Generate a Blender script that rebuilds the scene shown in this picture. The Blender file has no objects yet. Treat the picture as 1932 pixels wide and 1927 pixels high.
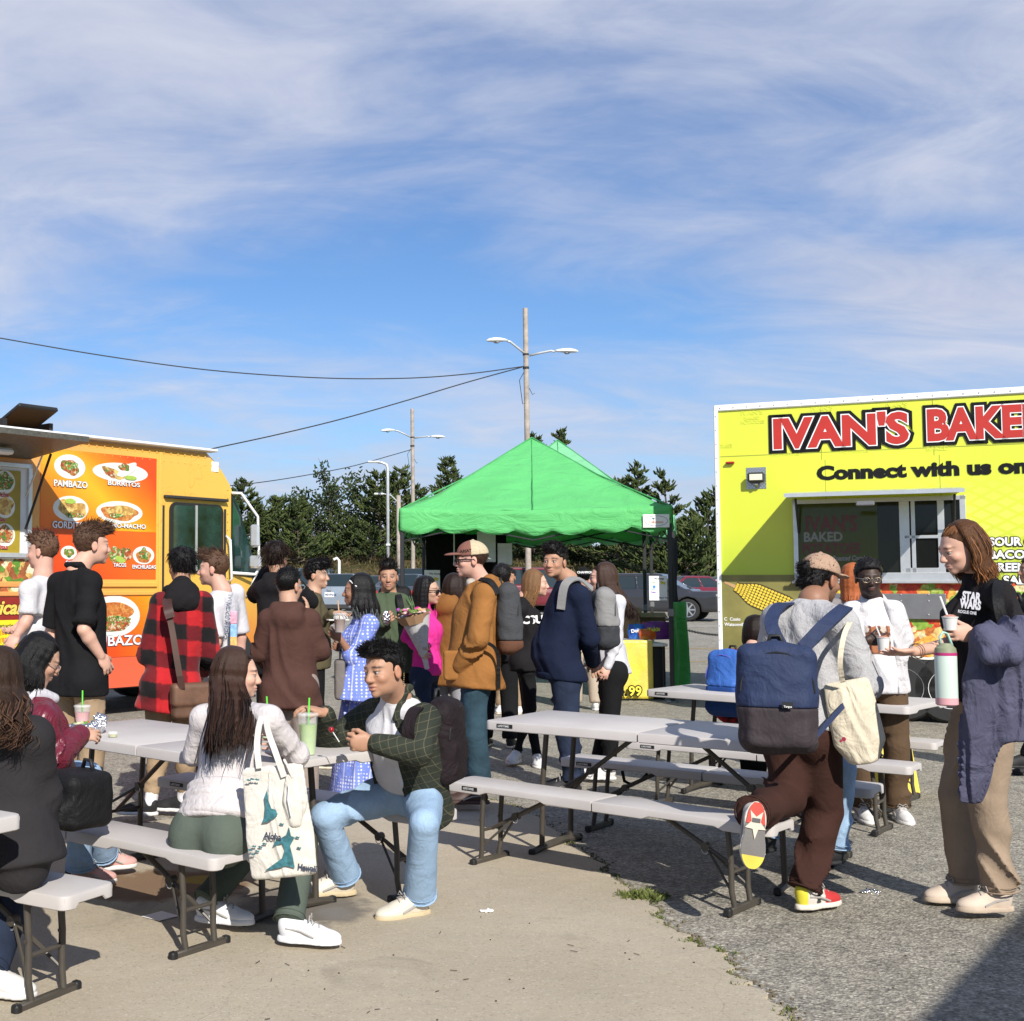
import bpy,math,random
import numpy as np
from mathutils import Vector,Matrix
random.seed(7)
RNG=np.random.default_rng(7)
C=bpy.context.scene.collection
SC=bpy.context.scene
R=math.radians
FPX,PCX,PCY,HOR,CAMH=2290.0,590.0,963.5,1105.0,1.5
PITCH=math.atan((HOR-PCY)/FPX)
cam_d=bpy.data.cameras.new('camera')
cam_d.sensor_width=36.0
cam_d.lens=36.0*FPX/1932.0
cam_d.shift_x=(966.0-PCX)/1932.0
cam_d.clip_start=0.05
cam_d.clip_end=3000
cam=bpy.data.objects.new('camera',cam_d)
C.objects.link(cam)
cam.location=(0,0,CAMH)
cam.rotation_euler=(math.pi/2+PITCH,0,0)
SC.camera=cam
SUN_AZ,SUN_EL=R(14.0),R(35.0)
sdir=Vector((math.sin(SUN_AZ)*math.cos(SUN_EL),-math.cos(SUN_AZ)*math.cos(SUN_EL),math.sin(SUN_EL)))
sun_d=bpy.data.lights.new('sun','SUN')
sun_d.energy=4.6
sun_d.angle=R(0.53)
sun_d.color=(1.0,0.95,0.87)
sun=bpy.data.objects.new('sun',sun_d)
C.objects.link(sun)
sun.rotation_euler=sdir.to_track_quat('Z','Y').to_euler()
sun.location=(3,-6,9)
world=bpy.data.worlds.new('World')
SC.world=world
world.use_nodes=True
wt=world.node_tree
wt.nodes.clear()
def wn(t,**k):
 n=wt.nodes.new(t)
 for a,b in k.items():
  setattr(n,a,b)
 return n
w_out=wn('ShaderNodeOutputWorld')
w_bg=wn('ShaderNodeBackground')
w_bg.inputs['Strength'].default_value=0.085
sky=wn('ShaderNodeTexSky',sky_type='NISHITA',sun_disc=False)
sky.sun_elevation=SUN_EL
sky.sun_rotation=math.pi-SUN_AZ
sky.air_density=1.0
sky.dust_density=0.35
sky.ozone_density=1.8
tc=wn('ShaderNodeTexCoord')
sep=wn('ShaderNodeSeparateXYZ')
wt.links.new(tc.outputs['Generated'],sep.inputs[0])
def wmath(op,a,b=None,clamp=False):
 n=wn('ShaderNodeMath',operation=op)
 n.use_clamp=clamp
 for i,v in enumerate((a,b)):
  if v is None:continue
  if isinstance(v,(int,float)):n.inputs[i].default_value=v
  else:wt.links.new(v,n.inputs[i])
 return n.outputs[0]
zz=wmath('ADD',wmath('MAXIMUM',sep.outputs[2],0.0),0.22)
cu=wmath('DIVIDE',sep.outputs[0],zz)
cv=wmath('DIVIDE',sep.outputs[1],zz)
def wnoise(scale,rot,sx,sy,detail,rough,off,dist):
 cmb=wn('ShaderNodeCombineXYZ');wt.links.new(cu,cmb.inputs[0]);wt.links.new(cv,cmb.inputs[1])
 mp=wn('ShaderNodeMapping');mp.inputs['Location'].default_value=off;mp.inputs['Rotation'].default_value=(0,0,rot);mp.inputs['Scale'].default_value=(sx,sy,1)
 wt.links.new(cmb.outputs[0],mp.inputs[0]);nz=wn('ShaderNodeTexNoise')
 for k_,v_ in(('Scale',scale),('Detail',detail),('Roughness',rough),('Distortion',dist)):nz.inputs[k_].default_value=v_
 wt.links.new(mp.outputs[0],nz.inputs['Vector']);return nz.outputs['Fac']
def wblob(u0,v0,ru,rv,amp):
 a=wmath('POWER',wmath('ABSOLUTE',wmath('DIVIDE',wmath('SUBTRACT',cu,u0),ru)),2);b=wmath('POWER',wmath('ABSOLUTE',wmath('DIVIDE',wmath('SUBTRACT',cv,v0),rv)),2)
 return wmath('MULTIPLY',wmath('POWER',2.718,wmath('MULTIPLY',wmath('ADD',a,b),-1.0)),amp)
n1=wnoise(1.15,R(35),0.9,1.2,6,0.55,(3.1,1.2,0),0.7)
n2=wnoise(3.2,R(32),0.7,1.3,10,0.60,(4.1,2.2,0),0.9)
n3=wnoise(11.0,R(24),0.6,1.3,6,0.6,(1.1,5.2,0),0.6)
val=wmath('ADD',wmath('ADD',wmath('MULTIPLY',n1,0.56),wmath('MULTIPLY',n2,0.34)),wmath('MULTIPLY',n3,0.10))
bias=0.06
for bl in((0.2,1.2,2.0,0.62,0.20),(1.02,2.0,0.36,0.26,0.24),(0.56,2.18,0.48,0.19,-0.15),(-0.30,2.28,0.40,0.18,-0.07),(1.0,1.80,0.22,0.07,-0.14),(0.155,1.48,0.10,0.09,-0.08),(0.0,3.8,5.0,0.95,0.19)):
 bias=wmath('ADD',wblob(*bl),bias)
cov=wn('ShaderNodeMapRange',interpolation_type='SMOOTHSTEP')
wt.links.new(wmath('ADD',val,bias),cov.inputs['Value']);cov.inputs['From Min'].default_value=0.42;cov.inputs['From Max'].default_value=0.82
cmix=wmath('MULTIPLY',cov.outputs[0],0.97,True)
mixc=wn('ShaderNodeMix',data_type='RGBA')
wt.links.new(cmix,mixc.inputs['Factor'])
tint=wn('ShaderNodeMix',data_type='RGBA',blend_type='MULTIPLY')
tint.inputs['Factor'].default_value=1.0
tint.inputs[7].default_value=(0.70,0.93,1.22,1)
wt.links.new(sky.outputs[0],tint.inputs[6])
wt.links.new(tint.outputs[2],mixc.inputs[6])
ccol=wn('ShaderNodeMix',data_type='RGBA');ccol.inputs[6].default_value=(4.1,4.7,6.4,1);ccol.inputs[7].default_value=(6.1,6.4,7.5,1)
cmr=wn('ShaderNodeMapRange');cmr.inputs['From Min'].default_value=0.36;cmr.inputs['From Max'].default_value=0.66
wt.links.new(wmath('ADD',wmath('MULTIPLY',n2,0.6),wmath('MULTIPLY',n1,0.4)),cmr.inputs['Value']);wt.links.new(cmr.outputs[0],ccol.inputs['Factor']);wt.links.new(ccol.outputs[2],mixc.inputs[7])
wt.links.new(mixc.outputs[2],w_bg.inputs['Color'])
wt.links.new(w_bg.outputs[0],w_out.inputs['Surface'])
SC.view_settings.view_transform='Standard'
SC.view_settings.look='None'
SC.view_settings.exposure=0.38
SC.view_settings.gamma=1.0
SC.view_settings.use_curve_mapping=False
SC.render.film_transparent=False
SC.cycles.max_bounces=8
SC.cycles.transparent_max_bounces=12
def ray(px,py):
 a=(px-PCX)/FPX;b=(PCY-py)/FPX
 return np.array([a,math.cos(PITCH)-b*math.sin(PITCH),math.sin(PITCH)+b*math.cos(PITCH)])
def at(px,py,Y):
 r=ray(px,py)
 return np.array([0,0,CAMH])+r*(Y/r[1])
def onz(px,py,z=0.0):
 r=ray(px,py)
 return np.array([0,0,CAMH])+r*((z-CAMH)/r[2])
def tag(o,label=None,cat=None,group=None,kind=None):
 if label:o['label']=label
 if cat:o['category']=cat
 if group:o['group']=group
 if kind:o['kind']=kind
 return o
def empty(name,loc,label=None,cat=None,group=None,rz=0.0,kind=None):
 o=bpy.data.objects.new(name,None)
 o.empty_display_size=0.2
 o.location=loc
 o.rotation_euler=(0,0,rz)
 C.objects.link(o)
 return tag(o,label,cat,group,kind)
def wloc(o):
 p=o
 M=Matrix.Identity(4)
 while p is not None:
  M=Matrix.LocRotScale(p.location,p.rotation_euler,p.scale)@M
  p=p.parent
 return M
def link(name,me,mat=None,parent=None,smooth=False):
 if mat is not None:
  for m_ in(mat if isinstance(mat,(list,tuple))else[mat]):
   me.materials.append(m_)
 o=bpy.data.objects.new(name,me)
 C.objects.link(o)
 if parent is not None:o.parent=parent
 if smooth:me.polygons.foreach_set('use_smooth',np.ones(len(me.polygons),dtype=bool))
 return o
def copy_tree(o,parent=None):
 c=o.copy();C.objects.link(c);c.parent=parent
 for ch in list(o.children):copy_tree(ch,c)
 return c
def mesh_np(name,V,F):
 me=bpy.data.meshes.new(name)
 V=np.asarray(V,dtype=np.float32);F=np.asarray(F,dtype=np.int32)
 k=F.shape[1]
 me.vertices.add(len(V));me.vertices.foreach_set('co',V.ravel())
 me.loops.add(F.size);me.loops.foreach_set('vertex_index',F.ravel())
 me.polygons.add(len(F));me.polygons.foreach_set('loop_start',np.arange(0,F.size,k,dtype=np.int32))
 me.update(calc_edges=True)
 return me
MATS={}
class NT:
 def __init__(s,name):
  s.m=bpy.data.materials.new(name);s.m.use_nodes=True
  s.t=s.m.node_tree;s.t.nodes.clear()
  s.out=s.n('ShaderNodeOutputMaterial');s.b=s.n('ShaderNodeBsdfPrincipled')
  s.l(s.b.outputs[0],s.out.inputs[0])
  s._c=None
 def n(s,t,**k):
  x=s.t.nodes.new(t)
  for a,b in k.items():setattr(x,a,b)
  return x
 def l(s,a,b):s.t.links.new(a,b)
 def coord(s,which='Object'):
  if s._c is None:s._c=s.n('ShaderNodeTexCoord')
  return s._c.outputs[which]
 def mapv(s,v,scale=(1,1,1),loc=(0,0,0),rot=(0,0,0)):
  m=s.n('ShaderNodeMapping')
  m.inputs['Scale'].default_value=scale;m.inputs['Location'].default_value=loc;m.inputs['Rotation'].default_value=rot
  s.l(v,m.inputs[0]);return m.outputs[0]
 def noise(s,scale,detail=4,rough=0.55,v=None,dist=0.0):
  x=s.n('ShaderNodeTexNoise')
  x.inputs['Scale'].default_value=scale;x.inputs['Detail'].default_value=detail
  x.inputs['Roughness'].default_value=rough;x.inputs['Distortion'].default_value=dist
  s.l(v if v is not None else s.coord(),x.inputs['Vector'])
  return x.outputs['Fac']
 def vor(s,scale,v=None,feature='F1',out='Distance',rnd=1.0):
  x=s.n('ShaderNodeTexVoronoi',feature=feature)
  x.inputs['Scale'].default_value=scale;x.inputs['Randomness'].default_value=rnd
  s.l(v if v is not None else s.coord(),x.inputs['Vector'])
  return x.outputs[out]
 def rng(s,v,a,b,c=0.0,d=1.0,smooth=False):
  x=s.n('ShaderNodeMapRange')
  if smooth:x.interpolation_type='SMOOTHSTEP'
  for i,q in zip(('From Min','From Max','To Min','To Max'),(a,b,c,d)):x.inputs[i].default_value=q
  s.l(v,x.inputs['Value']);return x.outputs[0]
 def math(s,op,a,b=None,c=None,clamp=False):
  x=s.n('ShaderNodeMath',operation=op);x.use_clamp=clamp
  for i,v in enumerate((a,b,c)):
   if v is None:continue
   if isinstance(v,(int,float)):x.inputs[i].default_value=v
   else:s.l(v,x.inputs[i])
  return x.outputs[0]
 def mix(s,f,a,b,blend='MIX'):
  x=s.n('ShaderNodeMix',data_type='RGBA',blend_type=blend)
  for sock,v in((x.inputs['Factor'],f),(x.inputs[6],a),(x.inputs[7],b)):
   if isinstance(v,(int,float)):sock.default_value=v
   elif isinstance(v,(tuple,list)):sock.default_value=(v[0],v[1],v[2],1)
   else:s.l(v,sock)
  return x.outputs[2]
 def sep(s,v):
  x=s.n('ShaderNodeSeparateXYZ');s.l(v,x.inputs[0]);return x.outputs
 def ramp(s,f,stops,interp='LINEAR'):
  x=s.n('ShaderNodeValToRGB');x.color_ramp.interpolation=interp
  e=x.color_ramp.elements
  while len(e)<len(stops):e.new(0.5)
  for i,(p,c)in enumerate(stops):e[i].position=p;e[i].color=(c[0],c[1],c[2],1)
  s.l(f,x.inputs[0]);return x.outputs[0]
 def bump(s,h,strength=0.5,dist=0.01,prev=None):
  x=s.n('ShaderNodeBump');x.inputs['Strength'].default_value=strength;x.inputs['Distance'].default_value=dist
  s.l(h,x.inputs['Height'])
  if prev is not None:s.l(prev,x.inputs['Normal'])
  s.l(x.outputs[0],s.b.inputs['Normal']);return x.outputs[0]
 def set(s,**k):
  names=dict(color='Base Color',rough='Roughness',metal='Metallic',spec='Specular IOR Level',trans='Transmission Weight',ior='IOR',alpha='Alpha',sheen='Sheen Weight',coat='Coat Weight',sss='Subsurface Weight',emit='Emission Strength',ecol='Emission Color')
  for a,v in k.items():
   sock=s.b.inputs[names[a]]
   if isinstance(v,(int,float)):sock.default_value=v
   elif isinstance(v,(tuple,list)):sock.default_value=(v[0],v[1],v[2],1)
   else:s.l(v,sock)
  return s
def srgb(h):
 h=h.lstrip('#')
 return tuple(((int(h[i:i+2],16)/255+0.055)/1.055)**2.4 if int(h[i:i+2],16)>10 else int(h[i:i+2],16)/255/12.92 for i in(0,2,4))
def plain(name,col,rough=0.6,var=0.12,scale=9.0,bump=0.0,bscale=60.0,metal=0.0,spec=0.5,coat=0.0,bdist=0.003):
 if name in MATS:return MATS[name]
 t=NT(name)
 f=t.noise(scale,5)
 lo=tuple(c*(1-var)for c in col);hi=tuple(min(1,c*(1+var))for c in col)
 t.set(color=t.mix(t.rng(f,0.3,0.7),lo,hi),rough=rough,metal=metal,spec=spec,coat=coat)
 if bump:t.bump(t.noise(bscale,4),bump,bdist)
 MATS[name]=t.m
 return t.m
def fabric(name,col,rough=0.88,var=0.10,weave=420.0,fold=0.22,fscale=5.5,sheen=0.0,heather=0.0,seams=None):
 if name in MATS:return MATS[name]
 t=NT(name)
 f=t.noise(7,4)
 lo=tuple(c*(1-var)for c in col);hi=tuple(min(1,c*(1+var))for c in col)
 c=t.mix(t.rng(f,0.3,0.7),lo,hi)
 if heather:
  c=t.mix(t.rng(t.noise(260,3),0.35,0.7,0,heather),c,tuple(min(1,x*1.9+0.02)for x in col))
 t.set(color=c,rough=rough,sheen=sheen,spec=0.15)
 b0=t.bump(t.noise(fscale*2.6,3,0.5,t.mapv(t.coord(),(1.6,1.6,0.8),rot=(0.4,0.3,0)),2.2),fold*0.8,0.016)
 b1=t.bump(t.noise(fscale,3,0.5,dist=2.2),fold*1.3,0.03,b0)
 t.bump(t.noise(weave,2),0.25,0.0015,b1)
 MATS[name]=t.m
 return t.m
def attr_mat(name,rough=0.5,sss=0.0,spec=0.4,bump=0.15,bscale=300,bdist=0.001,fold=0.0,sheen=0.0):
 """colour comes from the mesh's own 'col' attribute (print, stripes, skin tone)"""
 if name in MATS:return MATS[name]
 t=NT(name)
 a=t.n('ShaderNodeAttribute');a.attribute_name='col'
 f=t.noise(26,5)
 c=t.mix(0.35,a.outputs['Color'],t.mix(t.rng(f,0.3,0.7),(0.78,0.74,0.74),(1.15,1.1,1.08)),'MULTIPLY')
 t.set(color=c,rough=rough,spec=spec,sheen=sheen)
 if sss:
  t.b.inputs['Subsurface Weight'].default_value=sss
  t.b.inputs['Subsurface Radius'].default_value=(0.012,0.005,0.003)
  t.b.inputs['Subsurface Scale'].default_value=1.0
 pr=None
 if fold:pr=t.bump(t.noise(9,3,0.5,dist=1.6),fold,0.03)
 t.bump(t.noise(bscale,3),bump,bdist,pr)
 MATS[name]=t.m
 return t.m
def rotz(a):
 c,s=math.cos(a),math.sin(a)
 return np.array([[c,-s,0],[s,c,0],[0,0,1.0]])
def frame(d,up=(0,0,1)):
 d=np.asarray(d,float);d=d/(np.linalg.norm(d)+1e-12)
 u=np.asarray(up,float)
 if abs(np.dot(u,d))>0.97:u=np.array([0,1.0,0])if abs(d[1])<0.9 else np.array([1.0,0,0])
 x=np.cross(u,d);x/=np.linalg.norm(x)
 y=np.cross(d,x)
 return x,y,d
class MB:
 def __init__(s):s.v=[];s.f=[];s.k=0
 def add(s,V,F):
  b=s.k
  s.v.extend([tuple(map(float,p))for p in V]);s.f.extend([tuple(i+b for i in f)for f in F]);s.k+=len(V)
  return s
 def box(s,c,size,rot=None,bevel=0.0):
  hx,hy,hz=[q/2 for q in size]
  c=np.asarray(c,float)
  b=min(bevel,hx*0.9,hy*0.9,hz*0.9)
  if b<=0:
   V=np.array([(x,y,z)for x in(-hx,hx)for y in(-hy,hy)for z in(-hz,hz)])
   F=[(0,1,3,2),(4,6,7,5),(0,4,5,1),(2,3,7,6),(0,2,6,4),(1,5,7,3)]
  else:
   V=[];F=[]
   idx={}
   for sx in(-1,1):
    for sy in(-1,1):
     for sz in(-1,1):
      for ax in range(3):
       p=[sx*(hx-b),sy*(hy-b),sz*(hz-b)]
       p[ax]=(sx,sy,sz)[ax]*(hx,hy,hz)[ax]
       idx[(sx,sy,sz,ax)]=len(V);V.append(p)
   I=idx
   def q(ks):F.append(tuple(I[k]for k in ks))
   for sg in(-1,1):
    o=1 if sg>0 else-1
    def rev(l):return l if o>0 else l[::-1]
    q(rev([(sg,-1,-1,0),(sg,1,-1,0),(sg,1,1,0),(sg,-1,1,0)]))
    q(rev([(-1,sg,-1,1),(-1,sg,1,1),(1,sg,1,1),(1,sg,-1,1)]))
    q(rev([(-1,-1,sg,2),(1,-1,sg,2),(1,1,sg,2),(-1,1,sg,2)]))
   for a in(-1,1):
    for c2 in(-1,1):
     q([(a,c2,-1,0),(a,c2,1,0),(a,c2,1,1),(a,c2,-1,1)][::(1 if a*c2<0 else-1)])
     q([(a,-1,c2,0),(a,1,c2,0),(a,1,c2,2),(a,-1,c2,2)][::(-1 if a*c2<0 else 1)])
     q([(-1,a,c2,1),(1,a,c2,1),(1,a,c2,2),(-1,a,c2,2)][::(1 if a*c2<0 else-1)])
   for a in(-1,1):
    for b2 in(-1,1):
     for c2 in(-1,1):
      t=[(a,b2,c2,0),(a,b2,c2,1),(a,b2,c2,2)]
      q(t if a*b2*c2>0 else t[::-1])
   V=np.array(V)
  if rot is not None:V=V@np.asarray(rot).T
  return s.add(V+c,F)
 def tube(s,pts,r,n=10,caps=True,r1=None):
  pts=[np.asarray(p,float)for p in pts]
  m=len(pts);V=[];F=[]
  rs=[r if r1 is None else r+(r1-r)*i/(m-1)for i in range(m)]if not isinstance(r,(list,tuple))else list(r)
  px=None
  for i in range(m):
   if i==0:d=pts[1]-pts[0]
   elif i==m-1:d=pts[-1]-pts[-2]
   else:d=pts[i+1]-pts[i-1]
   x,y,dd=frame(d)
   if px is not None:
    x2=px-dd*np.dot(px,dd)
    if np.linalg.norm(x2)>1e-6:x=x2/np.linalg.norm(x2);y=np.cross(dd,x)
   px=x
   for k in range(n):
    a=2*math.pi*k/n
    V.append(pts[i]+rs[i]*(math.cos(a)*x+math.sin(a)*y))
  for i in range(m-1):
   for k in range(n):
    F.append((i*n+k,i*n+(k+1)%n,(i+1)*n+(k+1)%n,(i+1)*n+k))
  if caps:
   F.append(tuple(range(n))[::-1]);F.append(tuple((m-1)*n+k for k in range(n)))
  return s.add(V,F)
 def lathe(s,prof,c=(0,0,0),n=20,axis=(0,0,1),caps=True):
  x,y,d=frame(axis,(0,1,0)if abs(axis[2])>0.9 else(0,0,1))
  c=np.asarray(c,float);V=[];F=[]
  for r,h in prof:
   for k in range(n):
    a=2*math.pi*k/n
    V.append(c+d*h+r*(math.cos(a)*x+math.sin(a)*y))
  m=len(prof)
  for i in range(m-1):
   for k in range(n):
    F.append((i*n+k,i*n+(k+1)%n,(i+1)*n+(k+1)%n,(i+1)*n+k))
  if caps:
   F.append(tuple(range(n))[::-1]);F.append(tuple((m-1)*n+k for k in range(n)))
  return s.add(V,F)
 def prism(s,poly,p0,ux,uy,depth):
  """polygon (2D) extruded by vector depth, placed at p0 with axes ux, uy"""
  p0,ux,uy,depth=[np.asarray(q,float)for q in(p0,ux,uy,depth)]
  n=len(poly)
  A=[p0+ux*a+uy*b for a,b in poly]
  V=A+[q+depth for q in A]
  F=[tuple(range(n))[::-1],tuple(range(n,2*n))]+[(i,(i+1)%n,n+(i+1)%n,n+i)for i in range(n)]
  if np.dot(np.cross(ux,uy),depth)*sum(poly[i][0]*poly[(i+1)%n][1]-poly[(i+1)%n][0]*poly[i][1]for i in range(n))<0:
   F=[f[::-1]for f in F]
  return s.add(V,F)
 def build(s,name,mat,parent=None,smooth=False,bevel=0.0,auto=None):
  me=bpy.data.meshes.new(name)
  me.from_pydata(s.v,[],s.f);me.update()
  o=link(name,me,mat,parent,smooth)
  if auto is not None:
   me.polygons.foreach_set('use_smooth',np.ones(len(me.polygons),dtype=bool))
   try:me.set_sharp_from_angle(angle=auto)
   except Exception:pass
  if bevel:
   b=o.modifiers.new('bevel','BEVEL');b.width=bevel;b.segments=2;b.limit_method='ANGLE'
  return o
def text_mesh(name,s,size,M,mat,parent=None,offset=0.0,extrude=0.002,shear=0.0,align='LEFT',space=1.0,sx=1.0):
 cu_=bpy.data.curves.new(name,'FONT');cu_.body=s;cu_.size=size;cu_.offset=offset;cu_.extrude=extrude
 cu_.shear=shear;cu_.align_x=align;cu_.space_character=space;cu_.resolution_u=3
 o=bpy.data.objects.new(name+'_t',cu_);C.objects.link(o)
 dg=bpy.context.evaluated_depsgraph_get()
 me=bpy.data.meshes.new_from_object(o.evaluated_get(dg))
 bpy.data.objects.remove(o);bpy.data.curves.remove(cu_)
 me.name=name
 me.transform(M@Matrix.Diagonal((sx,1,1,1)))
 me.materials.clear()
 return link(name,me,mat,parent)
def basis(o,x,y,z=None):
 x=Vector(x).normalized();y=Vector(y)
 z=x.cross(y).normalized()if z is None else Vector(z)
 y=z.cross(x).normalized()
 return Matrix(((x.x,y.x,z.x,o[0]),(x.y,y.y,z.y,o[1]),(x.z,y.z,z.z,o[2]),(0,0,0,1)))
def unit(v):
 v=np.asarray(v,float);return v/(np.linalg.norm(v)+1e-12)
class Field:
 def __init__(s,lo,hi,h):
  s.h=h;s.lo=np.asarray(lo,float)-2*h
  n=np.ceil((np.asarray(hi,float)+2*h-s.lo)/h).astype(int)+1
  s.n=n
  s.D=np.full(tuple(n),0.5,dtype=np.float32)
  s.ax=[(s.lo[i]+h*np.arange(n[i])).astype(np.float32)for i in range(3)]
 def _sub(s,lo,hi,pad):
  i0=np.maximum(np.floor((np.asarray(lo)-pad-s.lo)/s.h).astype(int),0)
  i1=np.minimum(np.ceil((np.asarray(hi)+pad-s.lo)/s.h).astype(int)+1,s.n)
  if(i1<=i0).any():return None
  sl=tuple(slice(i0[i],i1[i])for i in range(3))
  X=s.ax[0][sl[0]][:,None,None];Y=s.ax[1][sl[1]][None,:,None];Z=s.ax[2][sl[2]][None,None,:]
  return sl,X,Y,Z
 def _mix(s,sl,d,k,op):
  A=s.D[sl]
  if op=='add':
   if k>0:
    hh=np.maximum(k-np.abs(A-d),0)/k
    s.D[sl]=np.minimum(A,d)-hh*hh*k*0.25
   else:s.D[sl]=np.minimum(A,d)
  elif op=='sub':
   d=-d
   if k>0:
    hh=np.maximum(k-np.abs(A-d),0)/k
    s.D[sl]=np.maximum(A,d)+hh*hh*k*0.25
   else:s.D[sl]=np.maximum(A,d)
 def cap(s,a,b,ra,rb=None,k=0.01,op='add',wr=None):
  rb=ra if rb is None else rb
  a=np.asarray(a,float);b=np.asarray(b,float);m=max(ra,rb)
  q=s._sub(np.minimum(a,b)-m,np.maximum(a,b)+m,k+0.012)
  if q is None:return s
  sl,X,Y,Z=q
  ab=b-a;L2=max(float(ab@ab),1e-10)
  px,py,pz=X-a[0],Y-a[1],Z-a[2]
  t=np.clip((px*ab[0]+py*ab[1]+pz*ab[2])/L2,0,1)
  d=np.sqrt((px-t*ab[0])**2+(py-t*ab[1])**2+(pz-t*ab[2])**2)-(ra+(rb-ra)*t)
  if wr:d=d+s._wr(wr,t,X,Y,Z,math.sqrt(L2),ab)
  s._mix(sl,d.astype(np.float32),k,op)
  return s
 def _wr(s,wr,t,X,Y,Z,L,ab):
  amp,freq,t0,t1,ph=wr
  g=np.sin(ph+7*X+1.5*Y)*1.3+np.sin(ph*2+9*Y-5*Z)*1.2+np.sin(13*X-9*Y+5*Z+ph)*0.9
  w=np.clip(1-np.abs((t-(t0+t1)/2)/((t1-t0)/2+1e-6))**2,0.05,1)
  side=np.clip(np.sin(9*X-7*Y+6*Z+ph*3)*0.8+0.35,0,1)
  q=np.abs(np.sin(t*L*freq*0.5+g+22*X*np.sin(ph)+20*Y*np.cos(ph)))
  return amp*2.1*w*side*(1-2*q**0.6)*-0.9
 def ell(s,c,r,Rm=None,k=0.01,op='add',nz=None):
  c=np.asarray(c,float);r=np.asarray(r,float)
  m=np.max(r)if Rm is not None else r
  q=s._sub(c-m,c+m,k+0.012)
  if q is None:return s
  sl,X,Y,Z=q
  px,py,pz=X-c[0],Y-c[1],Z-c[2]
  if Rm is not None:
   Rm=np.asarray(Rm,float)
   px,py,pz=[px*Rm[i][0]+py*Rm[i][1]+pz*Rm[i][2]for i in range(3)]
  k0=np.sqrt((px/r[0])**2+(py/r[1])**2+(pz/r[2])**2)
  k1=np.sqrt((px/r[0]**2)**2+(py/r[1]**2)**2+(pz/r[2]**2)**2)
  d=k0*(k0-1.0)/np.maximum(k1,1e-6)
  if nz:d=d+nz[0]*np.sin(nz[1]*X+3*np.sin(nz[1]*0.6*Y))*np.sin(nz[1]*Y+2*np.sin(nz[1]*0.7*Z))*np.sin(nz[1]*Z+2*np.sin(nz[1]*.5*X))
  s._mix(sl,d.astype(np.float32),k,op)
  return s
 def box(s,c,h,Rm=None,rnd=0.01,k=0.01,op='add',wr=None):
  c=np.asarray(c,float);h=np.asarray(h,float)
  m=np.linalg.norm(h)
  q=s._sub(c-m,c+m,k+0.012)
  if q is None:return s
  sl,X,Y,Z=q
  p=[X-c[0],Y-c[1],Z-c[2]]
  if Rm is not None:
   Rm=np.asarray(Rm,float)
   p=[p[0]*Rm[i][0]+p[1]*Rm[i][1]+p[2]*Rm[i][2]for i in range(3)]
  qq=[np.abs(p[i])-(h[i]-rnd)for i in range(3)]
  d=np.sqrt(np.maximum(qq[0],0)**2+np.maximum(qq[1],0)**2+np.maximum(qq[2],0)**2)+np.minimum(np.maximum(qq[0],np.maximum(qq[1],qq[2])),0)-rnd
  if wr:d=d+wr[0]*np.sin(wr[1]*X+2*np.sin(wr[1]*0.7*Z+wr[2]))*np.sin(wr[1]*1.3*Z+2*np.sin(wr[1]*.6*Y)+wr[2])
  s._mix(sl,d.astype(np.float32),k,op)
  return s
 def tube(s,a,b,side,prof,k=0.02,op='add',folds=None,rnd=0.02,asym=None):
  """elliptical column from a to b; side = direction of the first radius; prof = [(t, r_side, r_depth)];
        folds = (amp, across freq, along freq, phase); asym = [(t, shift along depth axis)]"""
  a=np.asarray(a,float);b=np.asarray(b,float)
  ab=b-a;L=np.linalg.norm(ab);d_=ab/L
  u=np.asarray(side,float);u=unit(u-d_*(u@d_));v=np.cross(d_,u)
  m=max(max(p[1],p[2])for p in prof)+(max(abs(q[1])for q in asym)if asym else 0)
  q=s._sub(np.minimum(a,b)-m,np.maximum(a,b)+m,k+0.012)
  if q is None:return s
  sl,X,Y,Z=q
  px,py,pz=X-a[0],Y-a[1],Z-a[2]
  h=px*d_[0]+py*d_[1]+pz*d_[2]
  t=h/L
  pu=px*u[0]+py*u[1]+pz*u[2];pv=px*v[0]+py*v[1]+pz*v[2]
  ts=[p[0]for p in prof]
  tf=np.clip(t,0,1)
  def sm(vals):
   xs=np.linspace(0,1,65);ys=np.interp(xs,ts,vals)
   kk=np.array([1,2,3,2,1])/9.0
   ys=np.convolve(np.pad(ys,2,mode='edge'),kk,mode='valid')
   return np.interp(tf,xs,ys)
  ru=sm([p[1]for p in prof]);rv=sm([p[2]for p in prof])
  if asym:pv=pv-np.interp(tf,[p[0]for p in asym],[p[1]for p in asym])
  k0=np.sqrt((pu/ru)**2+(pv/rv)**2)
  k1=np.sqrt((pu/ru**2)**2+(pv/rv**2)**2)
  d=k0*(k0-1.0)/np.maximum(k1,1e-5)
  d=np.minimum(d,0.3)
  if folds:
   amp,fa,fl,ph=folds
   ang=np.arctan2(pv,pu)
   g=np.sin(ang*2+ph)*1.4+np.sin(ang*3.3+ph*2+h*7)*0.9+np.sin(h*11+ph)*0.8
   d=d-amp*(1-2*np.abs(np.sin(fa*ang*0.5+fl*h+g)))*(0.5+0.5*np.sin(ang*2.0+ph+h*5))
  e=np.abs(h-L/2)-L/2
  d=d+rnd;e=e+rnd
  d=np.sqrt(np.maximum(d,0)**2+np.maximum(e,0)**2)+np.minimum(np.maximum(d,e),0)-rnd
  s._mix(sl,d.astype(np.float32),k,op)
  return s
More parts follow.
